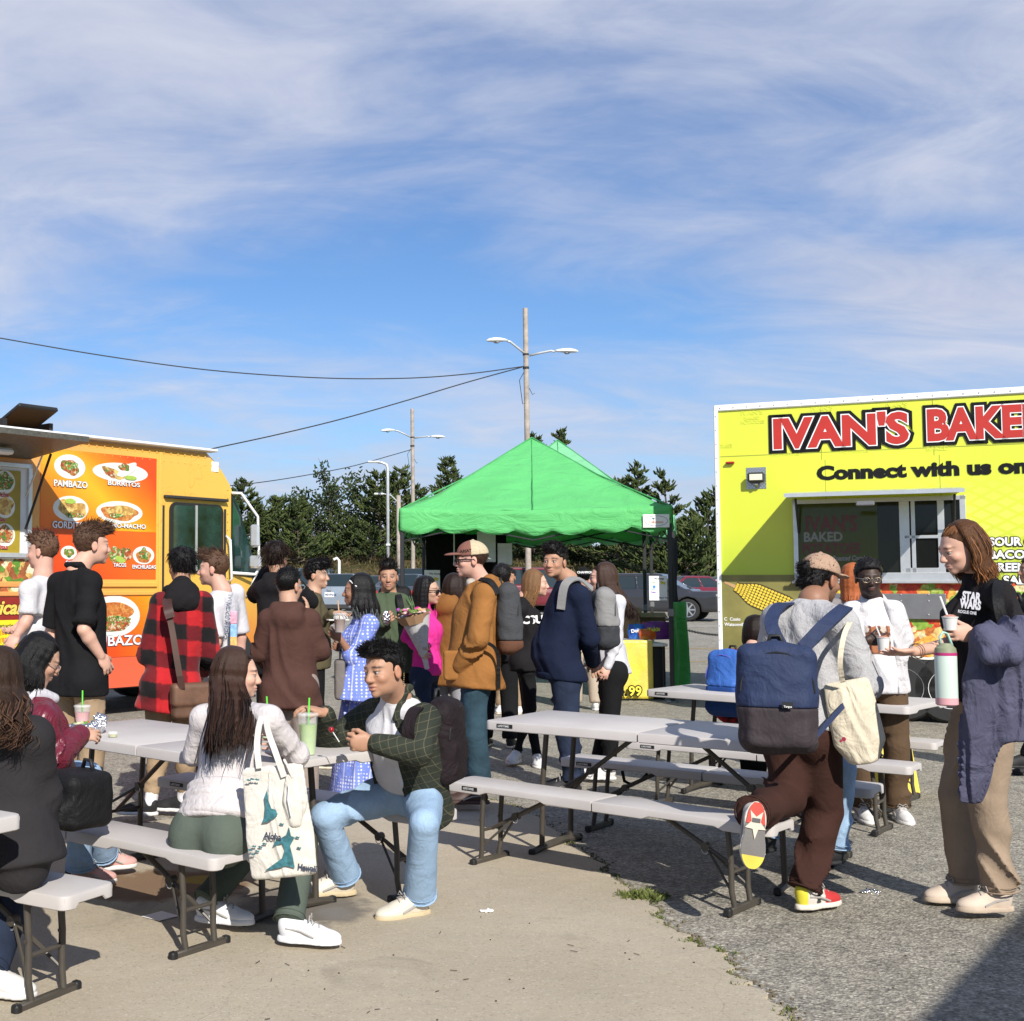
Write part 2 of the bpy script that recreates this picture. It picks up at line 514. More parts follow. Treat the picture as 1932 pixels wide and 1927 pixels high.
 def cut(s,p,n,k=0.004):
  """remove everything on the side the normal n points to"""
  p=np.asarray(p,float);n=unit(n)
  X=s.ax[0][:,None,None];Y=s.ax[1][None,:,None];Z=s.ax[2][None,None,:]
  d=((X-p[0])*n[0]+(Y-p[1])*n[1]+(Z-p[2])*n[2]).astype(np.float32)
  s.D=np.maximum(s.D,d)
  return s
 def polys(s):
  D=s.D;S=D<0
  c=S[:-1,:-1,:-1]
  anyv=np.zeros(c.shape,bool);allv=np.ones(c.shape,bool)
  offs=[(i,j,k)for i in(0,1)for j in(0,1)for k in(0,1)]
  nx,ny,nz=D.shape
  for i,j,k in offs:
   q=S[i:nx-1+i,j:ny-1+j,k:nz-1+k]
   anyv|=q;allv&=q
  act=np.argwhere(anyv&~allv)
  if len(act)==0:return np.zeros((0,3)),np.zeros((0,4),int)
  vals={o:D[act[:,0]+o[0],act[:,1]+o[1],act[:,2]+o[2]]for o in offs}
  acc=np.zeros((len(act),3));cnt=np.zeros(len(act))
  for o in offs:
   for ax in range(3):
    if o[ax]==0:
     o2=list(o);o2[ax]=1;o2=tuple(o2)
     va,vb=vals[o],vals[o2]
     m=(va<0)!=(vb<0)
     t=np.where(m,va/np.where(m,va-vb,1),0)
     p=np.array(o,float)[None,:].repeat(len(act),0)
     p[:,ax]=t
     acc+=p*m[:,None];cnt+=m
  V=(act+acc/cnt[:,None])*s.h+s.lo
  idx=np.full(c.shape,-1,np.int32);idx[act[:,0],act[:,1],act[:,2]]=np.arange(len(act))
  Fs=[]
  for ax in range(3):
   sl0=[slice(1,-1)]*3;sl1=[slice(1,-1)]*3
   sl0[ax]=slice(0,-1);sl1[ax]=slice(1,None)
   e=np.argwhere(S[tuple(sl0)]!=S[tuple(sl1)])
   if len(e)==0:continue
   base=e.copy()
   for a2 in range(3):
    if a2!=ax:base[:,a2]+=1
   inside=S[base[:,0],base[:,1],base[:,2]]
   b_,c_=[(1,2),(2,0),(0,1)][ax]
   def g(db,dc):
    q=base.copy();q[:,b_]+=db;q[:,c_]+=dc
    return idx[q[:,0],q[:,1],q[:,2]]
   F=np.stack([g(-1,-1),g(0,-1),g(0,0),g(-1,0)],1)
   F[~inside]=F[~inside][:,::-1]
   Fs.append(F)
  F=np.concatenate(Fs)
  F=F[(F>=0).all(1)]
  return V,F
 def build(s,name,mat,parent=None,origin=(0,0,0),color=None,relax=1):
  V,F=s.polys()
  if relax and len(F):
   I=np.concatenate([F[:,i]for i in range(4)]+[F[:,(i+1)%4]for i in range(4)])
   J=np.concatenate([F[:,(i+1)%4]for i in range(4)]+[F[:,i]for i in range(4)])
   n=np.maximum(np.bincount(I,minlength=len(V)),1)[:,None]
   for _ in range(relax):
    A=np.stack([np.bincount(I,V[J,d],minlength=len(V))for d in range(3)],1)
    V=V*0.5+0.5*A/n
  me=mesh_np(name,V-np.asarray(origin,float),F)
  o=link(name,me,mat,parent,True)
  if color is not None:
   col=np.ones((len(V),4),np.float32);col[:,:3]=color(V)
   at_=me.color_attributes.new('col','FLOAT_COLOR','POINT')
   at_.data.foreach_set('color',col.ravel())
  s.V,s.F=V,F
  return o
def normals(V,F):
 n=np.cross(V[F[:,2]]-V[F[:,0]],V[F[:,3]]-V[F[:,1]])
 I=F.T.ravel();nn=np.tile(n,(4,1))
 N=np.stack([np.bincount(I,nn[:,d],minlength=len(V))for d in range(3)],1)
 return N/(np.linalg.norm(N,axis=1)[:,None]+1e-12)
def ribbons(P,rad):
 """P: (n, m, 3) strand points, rad: (m,) radius along the strand -> three-sided tapering strands"""
 n,m,_=P.shape
 T=np.gradient(P,axis=1);T/=(np.linalg.norm(T,axis=2,keepdims=True)+1e-9)
 ref=np.where(np.abs(T[...,2:3])>0.9,np.array([1.0,0,0]),np.array([0,0,1.0]))
 X=np.cross(ref,T);X/=(np.linalg.norm(X,axis=2,keepdims=True)+1e-9);Y=np.cross(T,X)
 V=np.empty((n,m,3,3))
 for j in range(3):
  a=2*math.pi*j/3
  V[:,:,j]=P+(math.cos(a)*X+math.sin(a)*Y)*np.asarray(rad)[None,:,None]
 i=np.arange(n)[:,None,None]*m*3;k=np.arange(m-1)[None,:,None]*3;j=np.arange(3)[None,None,:];j2=(j+1)%3
 F=np.stack([i+k+j,i+k+j2,i+k+3+j2,i+k+3+j],-1).reshape(-1,4)
 return V.reshape(-1,3),F
def hsv_lerp(a,b,t):return np.asarray(a)*(1-t)+np.asarray(b)*t
SKIN=attr_mat('skin',0.52,0.06,0.35,0.25,700,0.0006)
PRINTED=attr_mat('printed_cloth',0.9,0,0.2,0.25,420,0.0015,0.3,0.1)
def hairmat(name,col,rough=0.42,var=0.5):
 if name in MATS:return MATS[name]
 t=NT(name)
 f=t.noise(60,5,0.6,t.mapv(t.coord(),(6,6,0.7)),0.4);g_i=t.n('ShaderNodeNewGeometry');f=t.math('ADD',t.math('MULTIPLY',f,0.45),t.math('MULTIPLY',g_i.outputs['Random Per Island'],0.55))
 lo=tuple(c*(1-var)for c in col);hi=tuple(min(1,c*(1+var*1.3))for c in col)
 t.set(color=t.mix(t.rng(f,0.32,0.68),lo,hi),rough=rough+0.06,spec=0.22)
 t.bump(t.noise(160,3,0.6,t.mapv(t.coord(),(5,5,0.8)),0.6),0.55,0.004)
 MATS[name]=t.m
 return t.m
LACE=plain('grey_lace',(0.34,0.32,0.30),0.8,0.1)
H_BLACK=hairmat('hair_black',(0.007,0.006,0.006),0.34)
H_DBROWN=hairmat('hair_dark_brown',(0.024,0.012,0.008),0.36,0.7)
H_BROWN=hairmat('hair_brown',(0.060,0.031,0.018),0.45,0.75)
H_LBROWN=hairmat('hair_light_brown',(0.27,0.14,0.06),0.45)
H_AUBURN=hairmat('hair_auburn',(0.19,0.078,0.028),0.42,0.75)
H_RED=hairmat('hair_red',(0.42,0.12,0.04),0.45)
H_GREY=hairmat('hair_grey_tips',(0.10,0.11,0.11),0.5)
HC={H_BLACK:(0.02,0.016,0.015),H_DBROWN:(0.04,0.025,0.02),H_BROWN:(0.09,0.05,0.03),H_LBROWN:(0.2,0.12,0.06),H_AUBURN:(0.2,0.1,0.05),H_RED:(0.3,0.12,0.06),H_GREY:(0.02,0.016,0.015)}
EYE=attr_mat('eye_surface',0.25,0,0.4,0.0)
def eye_mesh():
 V=[];F=[];col=[]
 n,m=14,10
 for i in range(m+1):
  th=math.pi*i/m
  for k in range(n):
   a=2*math.pi*k/n
   V.append((math.sin(th)*math.cos(a),math.cos(th),math.sin(th)*math.sin(a)))
   r=math.degrees(th)
   col.append((0.008,0.007,0.007,1)if r<15 else((0.06,0.03,0.018,1)if r<33 else(0.30,0.27,0.25,1)))
 for i in range(m):
  for k in range(n):F.append((i*n+k,i*n+(k+1)%n,(i+1)*n+(k+1)%n,(i+1)*n+k))
 me=mesh_np('eye',V,F)
 a=me.color_attributes.new('col','FLOAT_COLOR','POINT');a.data.foreach_set('color',np.array(col,np.float32).ravel())
 me.materials.append(EYE)
 me.polygons.foreach_set('use_smooth',np.ones(len(me.polygons),dtype=bool))
 return me
EYE_ME=eye_mesh()
def heading(deg):
 a=R(deg);return np.array([-math.sin(a),math.cos(a),0.0]),np.array([math.cos(a),math.sin(a),0.0])
UP=np.array([0,0,1.0])
class Person:
 def __init__(s,label,px,Y,H=1.72,yaw=0,z0=0.0,J=None,skin=(0.62,0.38,0.27),sex='m',build=1.0,head=None,hs=1.0,res=0.006,cres=None,group=None,seated=False,base=None):
  s.H=H;s.k=H/1.75;s.skin=skin;res=res*1.12;s.res=res;s.cres=cres*1.3 if cres else max(res*1.6,.0085);s.sex=sex;s.bw=build
  b=base if base is not None else at(px,1200,Y)
  s.base=np.array([b[0],b[1],z0])
  s.f,s.r=heading(yaw)
  s.Y=Y
  k=H
  o,f,r=s.base,s.f,s.r
  sw=(0.100 if sex=='m' else 0.090)*k;hw=0.052*k
  P={}
  P['hip']=o+UP*0.515*k
  P['hR']=P['hip']+r*hw;P['hL']=P['hip']-r*hw
  P['nb']=o+UP*0.835*k-f*0.01
  P['sR']=o+UP*0.805*k+r*sw;P['sL']=o+UP*0.805*k-r*sw
  P['hd']=o+UP*0.925*k+f*0.035
  P['eR']=P['sR']-UP*0.175*k+r*0.045-f*0.02;P['eL']=P['sL']-UP*0.175*k-r*0.045-f*0.02
  P['wR']=P['eR']-UP*0.145*k+f*0.05;P['wL']=P['eL']-UP*0.145*k+f*0.05
  P['kR']=o+UP*0.28*k+r*hw*1.15+f*0.02;P['kL']=o+UP*0.28*k-r*hw*1.15+f*0.02
  P['aR']=o+UP*0.05*k+r*hw*1.3-f*0.03;P['aL']=o+UP*0.05*k-r*hw*1.3-f*0.03
  s.moved=set()
  for n,q in(J or{}).items():
   if len(q)==2:P[n]=at(q[0],q[1],P[n][1])
   elif q[2]=='w':P[n]=np.array(q[:2]+q[3:],float)
   else:P[n]=at(q[0],q[1],Y+q[2])
   s.moved.add(n)
  J=J or{}
  if 'nb' not in J and('sR' in J or 'sL' in J):P['nb']=(P['sR']+P['sL'])/2+UP*0.03*k
  dv=P['hd']-P['nb'];dl=np.linalg.norm(dv);mx=0.160*k/1.75
  if dl>mx:
   sh_=dv/dl*(dl-mx);P['nb']=P['nb']+sh_
   for c_ in('sR','sL'):P[c_]=P[c_]+UP*sh_[2]*0.75
  if 'hip' in J:
   if 'hR' not in J:P['hR']=P['hip']+r*hw
   if 'hL' not in J:P['hL']=P['hip']-r*hw
  s.P=P
  hd=dict(yaw=yaw,pitch=0,roll=0);hd.update(head or{})
  fh,rh=heading(hd['yaw'])
  p=R(hd['pitch']);fh2=fh*math.cos(p)+UP*math.sin(p);uh=np.cross(rh,fh2)
  q=R(hd['roll']);rh2=rh*math.cos(q)+uh*math.sin(q);uh2=np.cross(rh2,fh2)
  s.hf,s.hr,s.hu=fh2,rh2,uh2
  s.hs=(0.98 if sex=='m' else 0.94)*hs*(H/1.75)**0.5
  s.root=empty('person',tuple(s.base),label,'person',group)
  s.parts=[]
 def h(s,x,y,z):return s.P['hd']+s.hs*(s.hr*x+s.hf*y+s.hu*z)
 def HR(s):return np.array([s.hr,s.hf,s.hu])
 def bounds(s,pts,m):
  A=np.array([s.P[p]if isinstance(p,str)else p for p in pts])
  return A.min(0)-m,A.max(0)+m
 def hand(s,F,w,d,n,right,curl=0.35,spread=0.12,sc=1.0,thumb=0.6,curls=None):
  d=unit(d);n=np.asarray(n,float);n=unit(n-d*(n@d));side=np.cross(d,n)*(1 if right else-1)
  q=0.95*sc*s.k*(1 if s.sex=='m' else 0.92)
  Rm=np.array([d,side,n])
  F.ell(w+d*0.046*q,(0.054*q,0.041*q,0.017*q),Rm,0.008)
  F.ell(w+d*0.032*q+side*0.022*q+n*0.008*q,(0.034*q,0.018*q,0.017*q),Rm,0.01)
  lens=(0.070,0.079,0.073,0.057)
  for i in range(4):
   off=(0.030,0.010,-0.011,-0.031)[i]
   p=w+d*(0.088-abs(i-1.2)*0.004)*q+side*off*q
   dd=unit(d+side*(1.5-i)*spread)
   c_=(curls[i]if curls else curl*(1+0.12*(i-1)))
   for j,(fr,an)in enumerate(((0.45,60),(0.30,85),(0.25,60))):
    a=R(an*c_)
    cur=unit(dd);nn=unit(n-cur*(n@cur))
    dd=cur*math.cos(a)+nn*math.sin(a);n2=nn*math.cos(a)-cur*math.sin(a)
    p2=p+dd*lens[i]*fr*q
    F.cap(p,p2,(0.0092-0.0009*j)*q,(0.0086-0.0011*j)*q,0.003)
    p=p2;n=n2
   n=Rm[2]
  p=w+d*0.030*q+side*0.034*q+n*0.006*q
  td=unit(d*(0.75)+side*(0.75-0.4*thumb)+n*0.55*thumb)
  p2=p+td*0.040*q;F.cap(p,p2,0.0125*q,0.0105*q,0.006)
  td=unit(td+n*0.4*thumb-side*0.45*thumb+d*0.1);F.cap(p2,p2+td*0.030*q,0.0105*q,0.0085*q,0.004)
 def body(s,hands=None,long=True,beard=0.0,brows=None,arms=True,armr=1.0,legs=False,browcol=None,lip=(0.42,0.15,0.13),nails=None,mouth=0.0,jaw=1.0,face=True,freck=0.0):
  P=s.P;q=s.hs;k=s.k
  pts=['hd','nb','hip','sR','sL']+(['eR','eL','wR','wL']if arms else[])+(['kR','kL','aR','aL']if legs else[])
  lo,hi=s.bounds(pts,0.22*max(k,0.9));F=Field(lo,hi,s.res)
  h=s.h;HRm=s.HR()
  F.ell(h(0,-0.012,0.036),np.array((0.074,0.093,0.079))*q,HRm,0.01)
  F.ell(h(0,0.022,-0.018),np.array((0.063,0.070,0.088))*q,HRm,0.02)
  F.ell(h(0,0.030,-0.066),np.array((0.047*jaw,0.050,0.038))*q,HRm,0.018)
  F.ell(h(0,0.071,-0.092),np.array((0.019*jaw,0.017,0.017))*q,HRm,0.018)
  F.cap(h(-0.034,0.078,0.026),h(0.034,0.078,0.026),0.011*q,0.011*q,0.014)
  for sx in(-1,1):
   F.ell(h(sx*0.042,0.060,-0.024),np.array((0.020,0.022,0.020))*q,HRm,0.016)
   F.ell(h(sx*0.031,0.100,0.003),np.array((0.019,0.018,0.013))*q,HRm,0.012,'sub')
   F.ell(h(sx*0.031,0.081,0.0115),np.array((0.0175,0.0105,0.0042))*q,HRm,0.003)
   F.ell(h(sx*0.031,0.080,-0.0095),np.array((0.0165,0.0095,0.0035))*q,HRm,0.003)
   F.ell(h(sx*0.0765,-0.010,-0.006),np.array((0.009,0.020,0.032))*q,HRm,0.006)
   F.ell(h(sx*0.088,-0.004,-0.002),np.array((0.007,0.010,0.018))*q,HRm,0.005,'sub')
   F.ell(h(sx*0.012,0.096,-0.033),np.array((0.0085,0.010,0.008))*q,HRm,0.006)
  F.cap(h(0,0.084,0.014),h(0,0.106,-0.028),0.0085*q,0.0125*q,0.012)
  F.ell(h(0,0.086,-0.0555),np.array((0.025,0.014,0.0075))*q,HRm,0.005)
  F.ell(h(0,0.086,-0.068-mouth*0.006),np.array((0.021,0.014,0.0085))*q,HRm,0.005)
  F.ell(h(0,0.103,-0.061-mouth*0.003),np.array((0.026,0.010,0.0022+mouth*0.003))*q,HRm,0.003,'sub')
  nr=(0.056 if s.sex=='m' else 0.047)*q
  F.cap(h(0,-0.018,-0.05),P['nb']+UP*0.01,nr,nr*1.12,0.02)
  F.cap(P['nb']-UP*0.005,P['nb']-UP*0.06*k-s.f*0.02,nr*1.1,0.058*k,0.03)
  F.cap(P['sR']-UP*0.03,P['sL']-UP*0.03,0.024*k,0.024*k,0.01)
  F.cap(P['nb']-UP*0.08*k-s.f*0.02,P['hip'],0.05*k,0.04*k,0.03)
  ar=k*armr*(1 if s.sex=='m' else 0.86)
  if arms:
   for c_ in 'RL':
    S,E,W=P['s'+c_],P['e'+c_],P['w'+c_]
    if long:F.cap(S-UP*0.02,E,0.018*ar,0.018*ar,0.006)
    else:F.cap(S-UP*0.016,E,0.036*ar,0.034*ar,0.006)
    mid=E+(W-E)*0.3
    if long:mid=E+(W-E)*0.62;F.cap(E,mid,0.018*ar,0.022*ar,0.006);F.cap(mid,W,0.031*ar,0.0255*ar,0.010)
    else:F.cap(E,mid,0.036*ar,0.038*ar,0.012);F.cap(mid,W,0.038*ar,0.0255*ar,0.012)
    hd=dict(d=None,n=None,curl=0.35);hd.update((hands or{}).get(c_,{}))
    if hd.get('off'):continue
    d=unit(W-E)if hd['d']is None else unit(hd['d'])
    n=(s.r*(-1 if c_=='R' else 1))if hd['n']is None else np.asarray(hd['n'],float)
    s.hand(F,W,d,n,c_=='R',hd['curl'],hd.get('spread',0.12),thumb=hd.get('thumb',0.6),curls=hd.get('curls'))
  if legs:
   for c_ in 'RL':
    F.cap(P['h'+c_],P['k'+c_],0.08*k,0.055*k,0.03);F.cap(P['k'+c_],P['a'+c_],0.052*k,0.035*k,0.02)
  bc=np.array(browcol if browcol is not None else(0.03,0.02,0.018));sk=np.array(s.skin)
  lipc=sk*0.45+np.array(lip)*0.55
  def color(V):
   L=(V-P['hd'])@HRm.T/q
   x,y,z=L[:,0],L[:,1],L[:,2]
   c=np.tile(sk,(len(V),1))
   c*=(1+0.05*np.sin(V[:,0:1]*31)*np.sin(V[:,2:3]*27))
   def blend(w,cc):
    nonlocal c
    w=np.clip(w,0,1)[:,None];c=c*(1-w)+np.asarray(cc)*w
   red=np.exp(-((np.abs(x)-0.040)**2/0.0005+(y-0.07)**2/0.0008+(z+0.03)**2/0.0006))
   blend(red*0.35,sk*np.array((1.12,0.78,0.72)))
   blend(np.exp(-((x)**2/0.0002+(y-0.115)**2/0.0004+(z+0.03)**2/0.0002))*0.3,sk*np.array((1.1,0.75,0.7)))
   blend((np.abs(x)>0.074)*(y<0.02)*(np.abs(z)<0.04)*0.35,sk*np.array((1.1,0.72,0.66)))
   front=(y>0.062)
   if beard:
    e=np.clip((-0.030-z-0.35*np.clip(0.06-np.abs(x),0,1)*0)/0.02,0,1)*np.clip((y+0.02)/0.02,0,1)*(z>-0.135)
    lipz=np.clip(1-np.exp(-((x/0.022)**2+((z+0.062)/0.011)**2))*1.5,0,1)
    grain=0.75+0.25*np.sin(V[:,0]*900)*np.sin(V[:,2]*870)
    blend(e*lipz*beard*grain,bc*1.2)
   blend(front*np.exp(-((x/0.022)**4+((z+0.0615+mouth*.003)/(0.0125))**4))*0.85,lipc)
   if mouth:blend(front*np.exp(-((x/0.019)**4+((z+0.061+mouth*.003)/(0.0035+mouth*.002))**4)),(0.75,0.72,0.68)if mouth>0.6 else(0.25,0.08,0.07))
   else:blend(front*np.exp(-((x/0.024)**4+((z+0.0612)/0.0024)**2))*0.7,lipc*0.35)
   zb=0.0275-0.10*np.clip(np.abs(x)-0.035,0,1)*2.0
   blend((y>0.045)*np.exp(-(((np.abs(x)-0.033)/0.021)**4+((z-zb)/0.0052)**4))*0.9,bc)
   blend((y>0.06)*np.exp(-(((np.abs(x)-0.031)/0.017)**4+((z-0.007)/0.0035)**2))*0.6,bc)
   if freck:blend((y>0)*freck*(np.sin(V[:,0]*700)*np.sin(V[:,2]*650)>0.5),sk*0.75)
   if nails is not None:
    pass
   return np.clip(c,0,1)
  o=F.build('body',SKIN,s.root,s.base,color)
  s.bodyo=o
  if face:
   B=s.HR().T
   for sx in(-1,1):
    e=bpy.data.objects.new('eye',EYE_ME);C.objects.link(e);e.parent=s.root
    c=h(sx*0.0305,0.0752,0.0015)-s.base;rr=0.0120*q
    g=unit(s.hf*1.0+s.hr*sx*0.02);x_,y_=np.cross(g,s.hu),g
    M=Matrix(((x_[0]*rr,y_[0]*rr,s.hu[0]*rr,c[0]),(x_[1]*rr,y_[1]*rr,s.hu[1]*rr,c[1]),(x_[2]*rr,y_[2]*rr,s.hu[2]*rr,c[2]),(0,0,0,1)))
    e.matrix_basis=M
  return s
 def top(s,mat,name='shirt',sleeve=1.0,w=1.0,d=1.0,hem=0.06,hemw=1.0,belly=0.0,bust=0.0,sl=(0.064,0.055,0.042),wr=0.006,folds=0.006,collar=None,hood=False,hoodup=False,color=None,ph=0.0,neckd=0.0,cuff=True,name2=None,open_=False,tight=False,hb=0.0,label=None,sleeves='RL',hemcut=None,hoodmat=None):
  P=s.P;k=s.k*s.bw
  spine=unit(P['nb']-P['hip']);a=P['hip']-spine*hem*s.k
  b=P['nb']+spine*0.004
  side=unit(P['sR']-P['sL'])
  lo,hi=s.bounds(['nb','hip','sR','sL','eR','eL','wR','wL',a,b],0.30)
  F=Field(lo,hi,s.cres)
  fem=s.sex=='f'
  if fem:prof=[(0,0.178*hemw,0.136),(0.22,0.158,0.120),(0.42,0.130,0.10),(0.66,0.142,0.108),(0.82,0.140,0.092),(0.93,0.100,0.072),(1,0.058,0.056)]
  else:prof=[(0,0.180*hemw,0.140),(0.22,0.168,0.126),(0.45,0.158,0.116),(0.70,0.166,0.116),(0.83,0.160,0.100),(0.93,0.118,0.080),(1,0.066,0.062)]
  prof=[(t,x*k*w,y*k*d)for t,x,y in prof]
  asym=[(0,-0.005),(0.2,0.02+belly),(0.35,0.02+belly*1.2),(0.6,0.02+bust),(0.72,0.015+bust*1.2),(0.85,0.0),(1,-0.005)]
  if belly:
   prof=[(t,x*(1+belly*2.2*max(0,1-abs(t-0.3)/0.35)),y*(1+belly*5.5*max(0,1-abs(t-0.3)/0.35)))for t,x,y in prof]
  F.tube(a,b,side,prof,0.02,folds=(folds*1.1,5.0,9.0,ph),rnd=0.018,asym=asym)
  tight_k=0.028
  for c_ in sleeves:
   S,E,W=P['s'+c_],P['e'+c_],P['w'+c_]
   a0,a1,a2=[q*0.84*k/(s.bw**0.5)*(0.92 if fem else 1)for q in sl]
   F.cap(S-side*(0.05 if c_=='R' else-0.05)+UP*0.004,S-UP*0.006,a0*0.8,a0*0.92,tight_k);S=S-UP*0.014
   if sleeve>0.55:
    F.cap(S,E,a0,a1,tight_k,wr=(wr,55,0.5,1.15,ph+ord(c_)))
    e2=E+(W-E)*min(1,(sleeve-0.5)*2)
    F.cap(E,e2,a1,a1+(a2-a1)*min(1,(sleeve-0.5)*2),0.010,wr=(wr,60,-0.15,0.75,ph+1+ord(c_)))
    if cuff:F.cap(e2-unit(W-E)*0.035,e2-unit(W-E)*0.006,a2*0.93,a2*0.95,0.004)
   else:
    e2=S+(E-S)*sleeve*2
    F.cap(S,e2,a0*0.95,a0*1.02,tight_k,wr=(wr,45,0.3,1.1,ph))
    F.box(e2+unit(E-S)*0.03,(0.085*k,0.085*k,0.03),np.array(frame(E-S)),0.003,0.003,'sub')
  for c_ in 'RL':
   F.cap(P['nb']-UP*0.035*s.k,P['s'+c_]-UP*0.012,0.052*s.k,sl[0]*0.76*k,0.03)
   if hem>0.03:
    F.ell(P['h'+c_]-s.f*0.035*s.k-spine*0.03*s.k,np.array((0.112,0.112,0.12))*s.k,None,0.03)
    F.cap(P['hip']*.5+P['h'+c_]*.5,P['h'+c_]+(P['k'+c_]-P['h'+c_])*0.3,0.10*s.k,0.098*s.k,0.04)
  if hem>0.03:
   kn=(P['kR']+P['kL'])/2-P['hip'];F.cut(a,-spine if abs(unit(kn)@spine)>0.8 else unit(-spine*0.75+unit(kn)*0.7))
  nn=P['nb']
  if collar=='crew':F.cap(nn-spine*0.008+s.f*0.012,nn+spine*0.004,0.064*s.k,0.060*s.k,0.008)
  if collar=='shirt':
   for sg in(-1,1):
    F.cap(nn+s.r*sg*0.052*s.k-s.f*0.03+spine*0.035,nn+s.r*sg*0.045*s.k+s.f*0.062*s.k-spine*0.02,0.020,0.016,0.006)
   F.cap(nn-s.f*0.052*s.k-s.r*0.045+spine*0.035,nn-s.f*0.052*s.k+s.r*0.045+spine*0.035,0.018,0.018,0.012)
  if collar=='turtle':F.cap(nn,nn+(s.P['hd']-nn)*0.42,0.062*s.k,0.056*s.k,0.012)
  if hood and not hoodup:
   bk=nn-s.f*0.075*s.k
   F.ell(bk-UP*0.045,(0.125*k,0.075*k,0.085*k),np.array([s.r,s.f,UP]),0.03,nz=(0.004,40))
   for sg in(-1,1):
    F.cap(nn+s.r*sg*0.085*s.k-s.f*0.02+UP*0.005,nn+s.r*sg*0.05*s.k+s.f*0.075*s.k-UP*0.03,0.036*s.k,0.026*s.k,0.02)
   F.cap(nn+s.r*0.08*s.k-s.f*0.05+UP*0.02,nn-s.r*0.08*s.k-s.f*0.05+UP*0.02,0.040*s.k,0.040*s.k,0.02)
  F.cap(nn+spine*0.012,nn+spine*0.16+s.f*0.02,0.050*s.k*(0.86 if fem else 1)*(1+neckd),0.060*s.k,0.004,'sub')
  o=F.build(name,mat,s.root,s.base,color)
  if label:o['label']=label
  s.topo=o
  return s
 def ribbed(s,mat,hem=0.06,w=1.0,d=1.0,h=0.055,asym=0.0,name='hem_band'):
  P=s.P;k=s.k*s.bw;spine=unit(P['nb']-P['hip']);a=P['hip']-spine*(hem+h*0.6)*s.k;b=a+spine*h
  lo,hi=s.bounds([a,b],0.25);F=Field(lo,hi,s.cres)
  F.tube(a,b,unit(P['sR']-P['sL']),[(0,0.160*k*w,0.122*k*d),(1,0.172*k*w,0.132*k*d)],0.01,asym=[(0,asym),(1,asym)],rnd=0.012)
  F.build(name,mat,s.root,s.base);return s
 def pants(s,mat,leg=(0.098,0.074,0.062),waist=1.0,wr=0.006,name='trousers',color=None,ph=0.0,cut=0.0,rise=0.10,seat=1.0,cuffs=False):
  P=s.P;k=s.k*(0.5+0.5*s.bw);HM=MB();leg_=(leg[0]*0.88,leg[1]*0.84,leg[2]*0.86)
  lo,hi=s.bounds(['hip','hR','hL','kR','kL','aR','aL'],0.24);F=Field(lo,hi,s.cres*1.35)
  spine=unit(P['nb']-P['hip'])
  F.tube(P['hip']-spine*0.07*k,P['hip']+spine*rise*k,unit(P['hR']-P['hL']),[(0,0.145*k*waist,0.105*k),(0.45,0.158*k*waist,0.115*k),(1,0.140*k*waist,0.102*k)],0.04,rnd=0.03)
  for c_ in 'RL':
   H_,K,A=P['h'+c_],P['k'+c_],P['a'+c_]
   lat=unit(P['h'+c_]-P['hip'])
   F.ell(H_-s.f*0.035*k*seat-spine*0.03*k,np.array((0.078,0.080,0.09))*k*seat,None,0.05)
   leg=leg_;F.cap(H_,K,leg[0]*k,leg[1]*k,0.04,wr=(wr,28,0.0,1.1,ph+ord(c_)))
   e=A+unit(A-K)*(-cut)
   F.cap(K,e,leg[1]*k,leg[2]*k,0.012,wr=(wr,42,0.3,1.2,ph+2+ord(c_)))
   F.box(e+unit(A-K)*0.062,(0.13,0.13,0.06),np.array(frame(A-K)),0.004,0.003,'sub')
   x_,y_,d_=frame(A-K);rr_=leg[2]*k*1.02;HM.tube([e+(x_*math.cos(a)+y_*math.sin(a))*rr_-s.base-d_*0.004 for a in np.linspace(0,6.2832,19)],0.0042,5,False);HM.tube([e+(x_*math.cos(a)+y_*math.sin(a))*(rr_+.001)-s.base-d_*0.026 for a in np.linspace(0,6.2832,19)],0.0016,4,False)
   if cuffs:F.cap(e+unit(K-e)*0.03,e,leg[2]*k*0.78,leg[2]*k*0.75,0.006)
  o=F.build(name,mat,s.root,s.base,color)
  if s.res<0.0085 and not cuffs:HM.build('hem',mat,o,smooth=True)
  return s
 def shoes(s,mat,sole,toes=None,L=None,high=False,tips=None,color=None,socks=None,res=None,accents=None,names=('shoe','sole')):
  P=s.P;L=L or(0.285 if s.sex=='m' else 0.255)*s.k
  for c_ in 'RL':
   t=s.f;u=UP
   if toes and c_ in toes:
    q=toes[c_]
    if isinstance(q,(int,float)):t=heading(q)[0]
    else:t,u=unit(q[0]),unit(q[1])
   u=unit(u-t*(u@t));sd=np.cross(t,u)
   A=P['a'+c_]
   fl=A-u*0.05*s.H
   ctr=fl+t*(L*0.5-0.055*s.k)
   Rm=np.array([sd,t,u])
   lo,hi=s.bounds([ctr+t*L*.5,ctr-t*L*.5,A],0.09);r_=(res or s.res)*1.35
   F=Field(lo,hi,r_)
   F.ell(ctr+t*L*0.20+u*0.026,(0.047*s.k,L*0.29,0.036*s.k),Rm,0.02)
   F.ell(ctr-t*L*0.24+u*0.042,(0.037*s.k,L*0.22,0.048*s.k),Rm,0.03)
   F.cap(ctr+t*L*0.12+u*0.045,A-t*0.01+u*(0.03 if high else-0.005),0.030*s.k,0.036*s.k,0.03)
   for j in range(4):
    pp=ctr+t*L*(0.20-0.055*j)+u*(0.057+0.008*j)
    F.cap(pp-sd*0.022,pp+sd*0.022,0.0045,0.0045,0.002)
   F.cut(ctr+u*0.014,-u)
   o=F.build(names[0],mat,s.root,s.base,color)
   G=Field(lo,hi,r_)
   G.ell(ctr+t*L*0.20+u*0.004,(0.052*s.k,L*0.30,0.06),Rm,0.01)
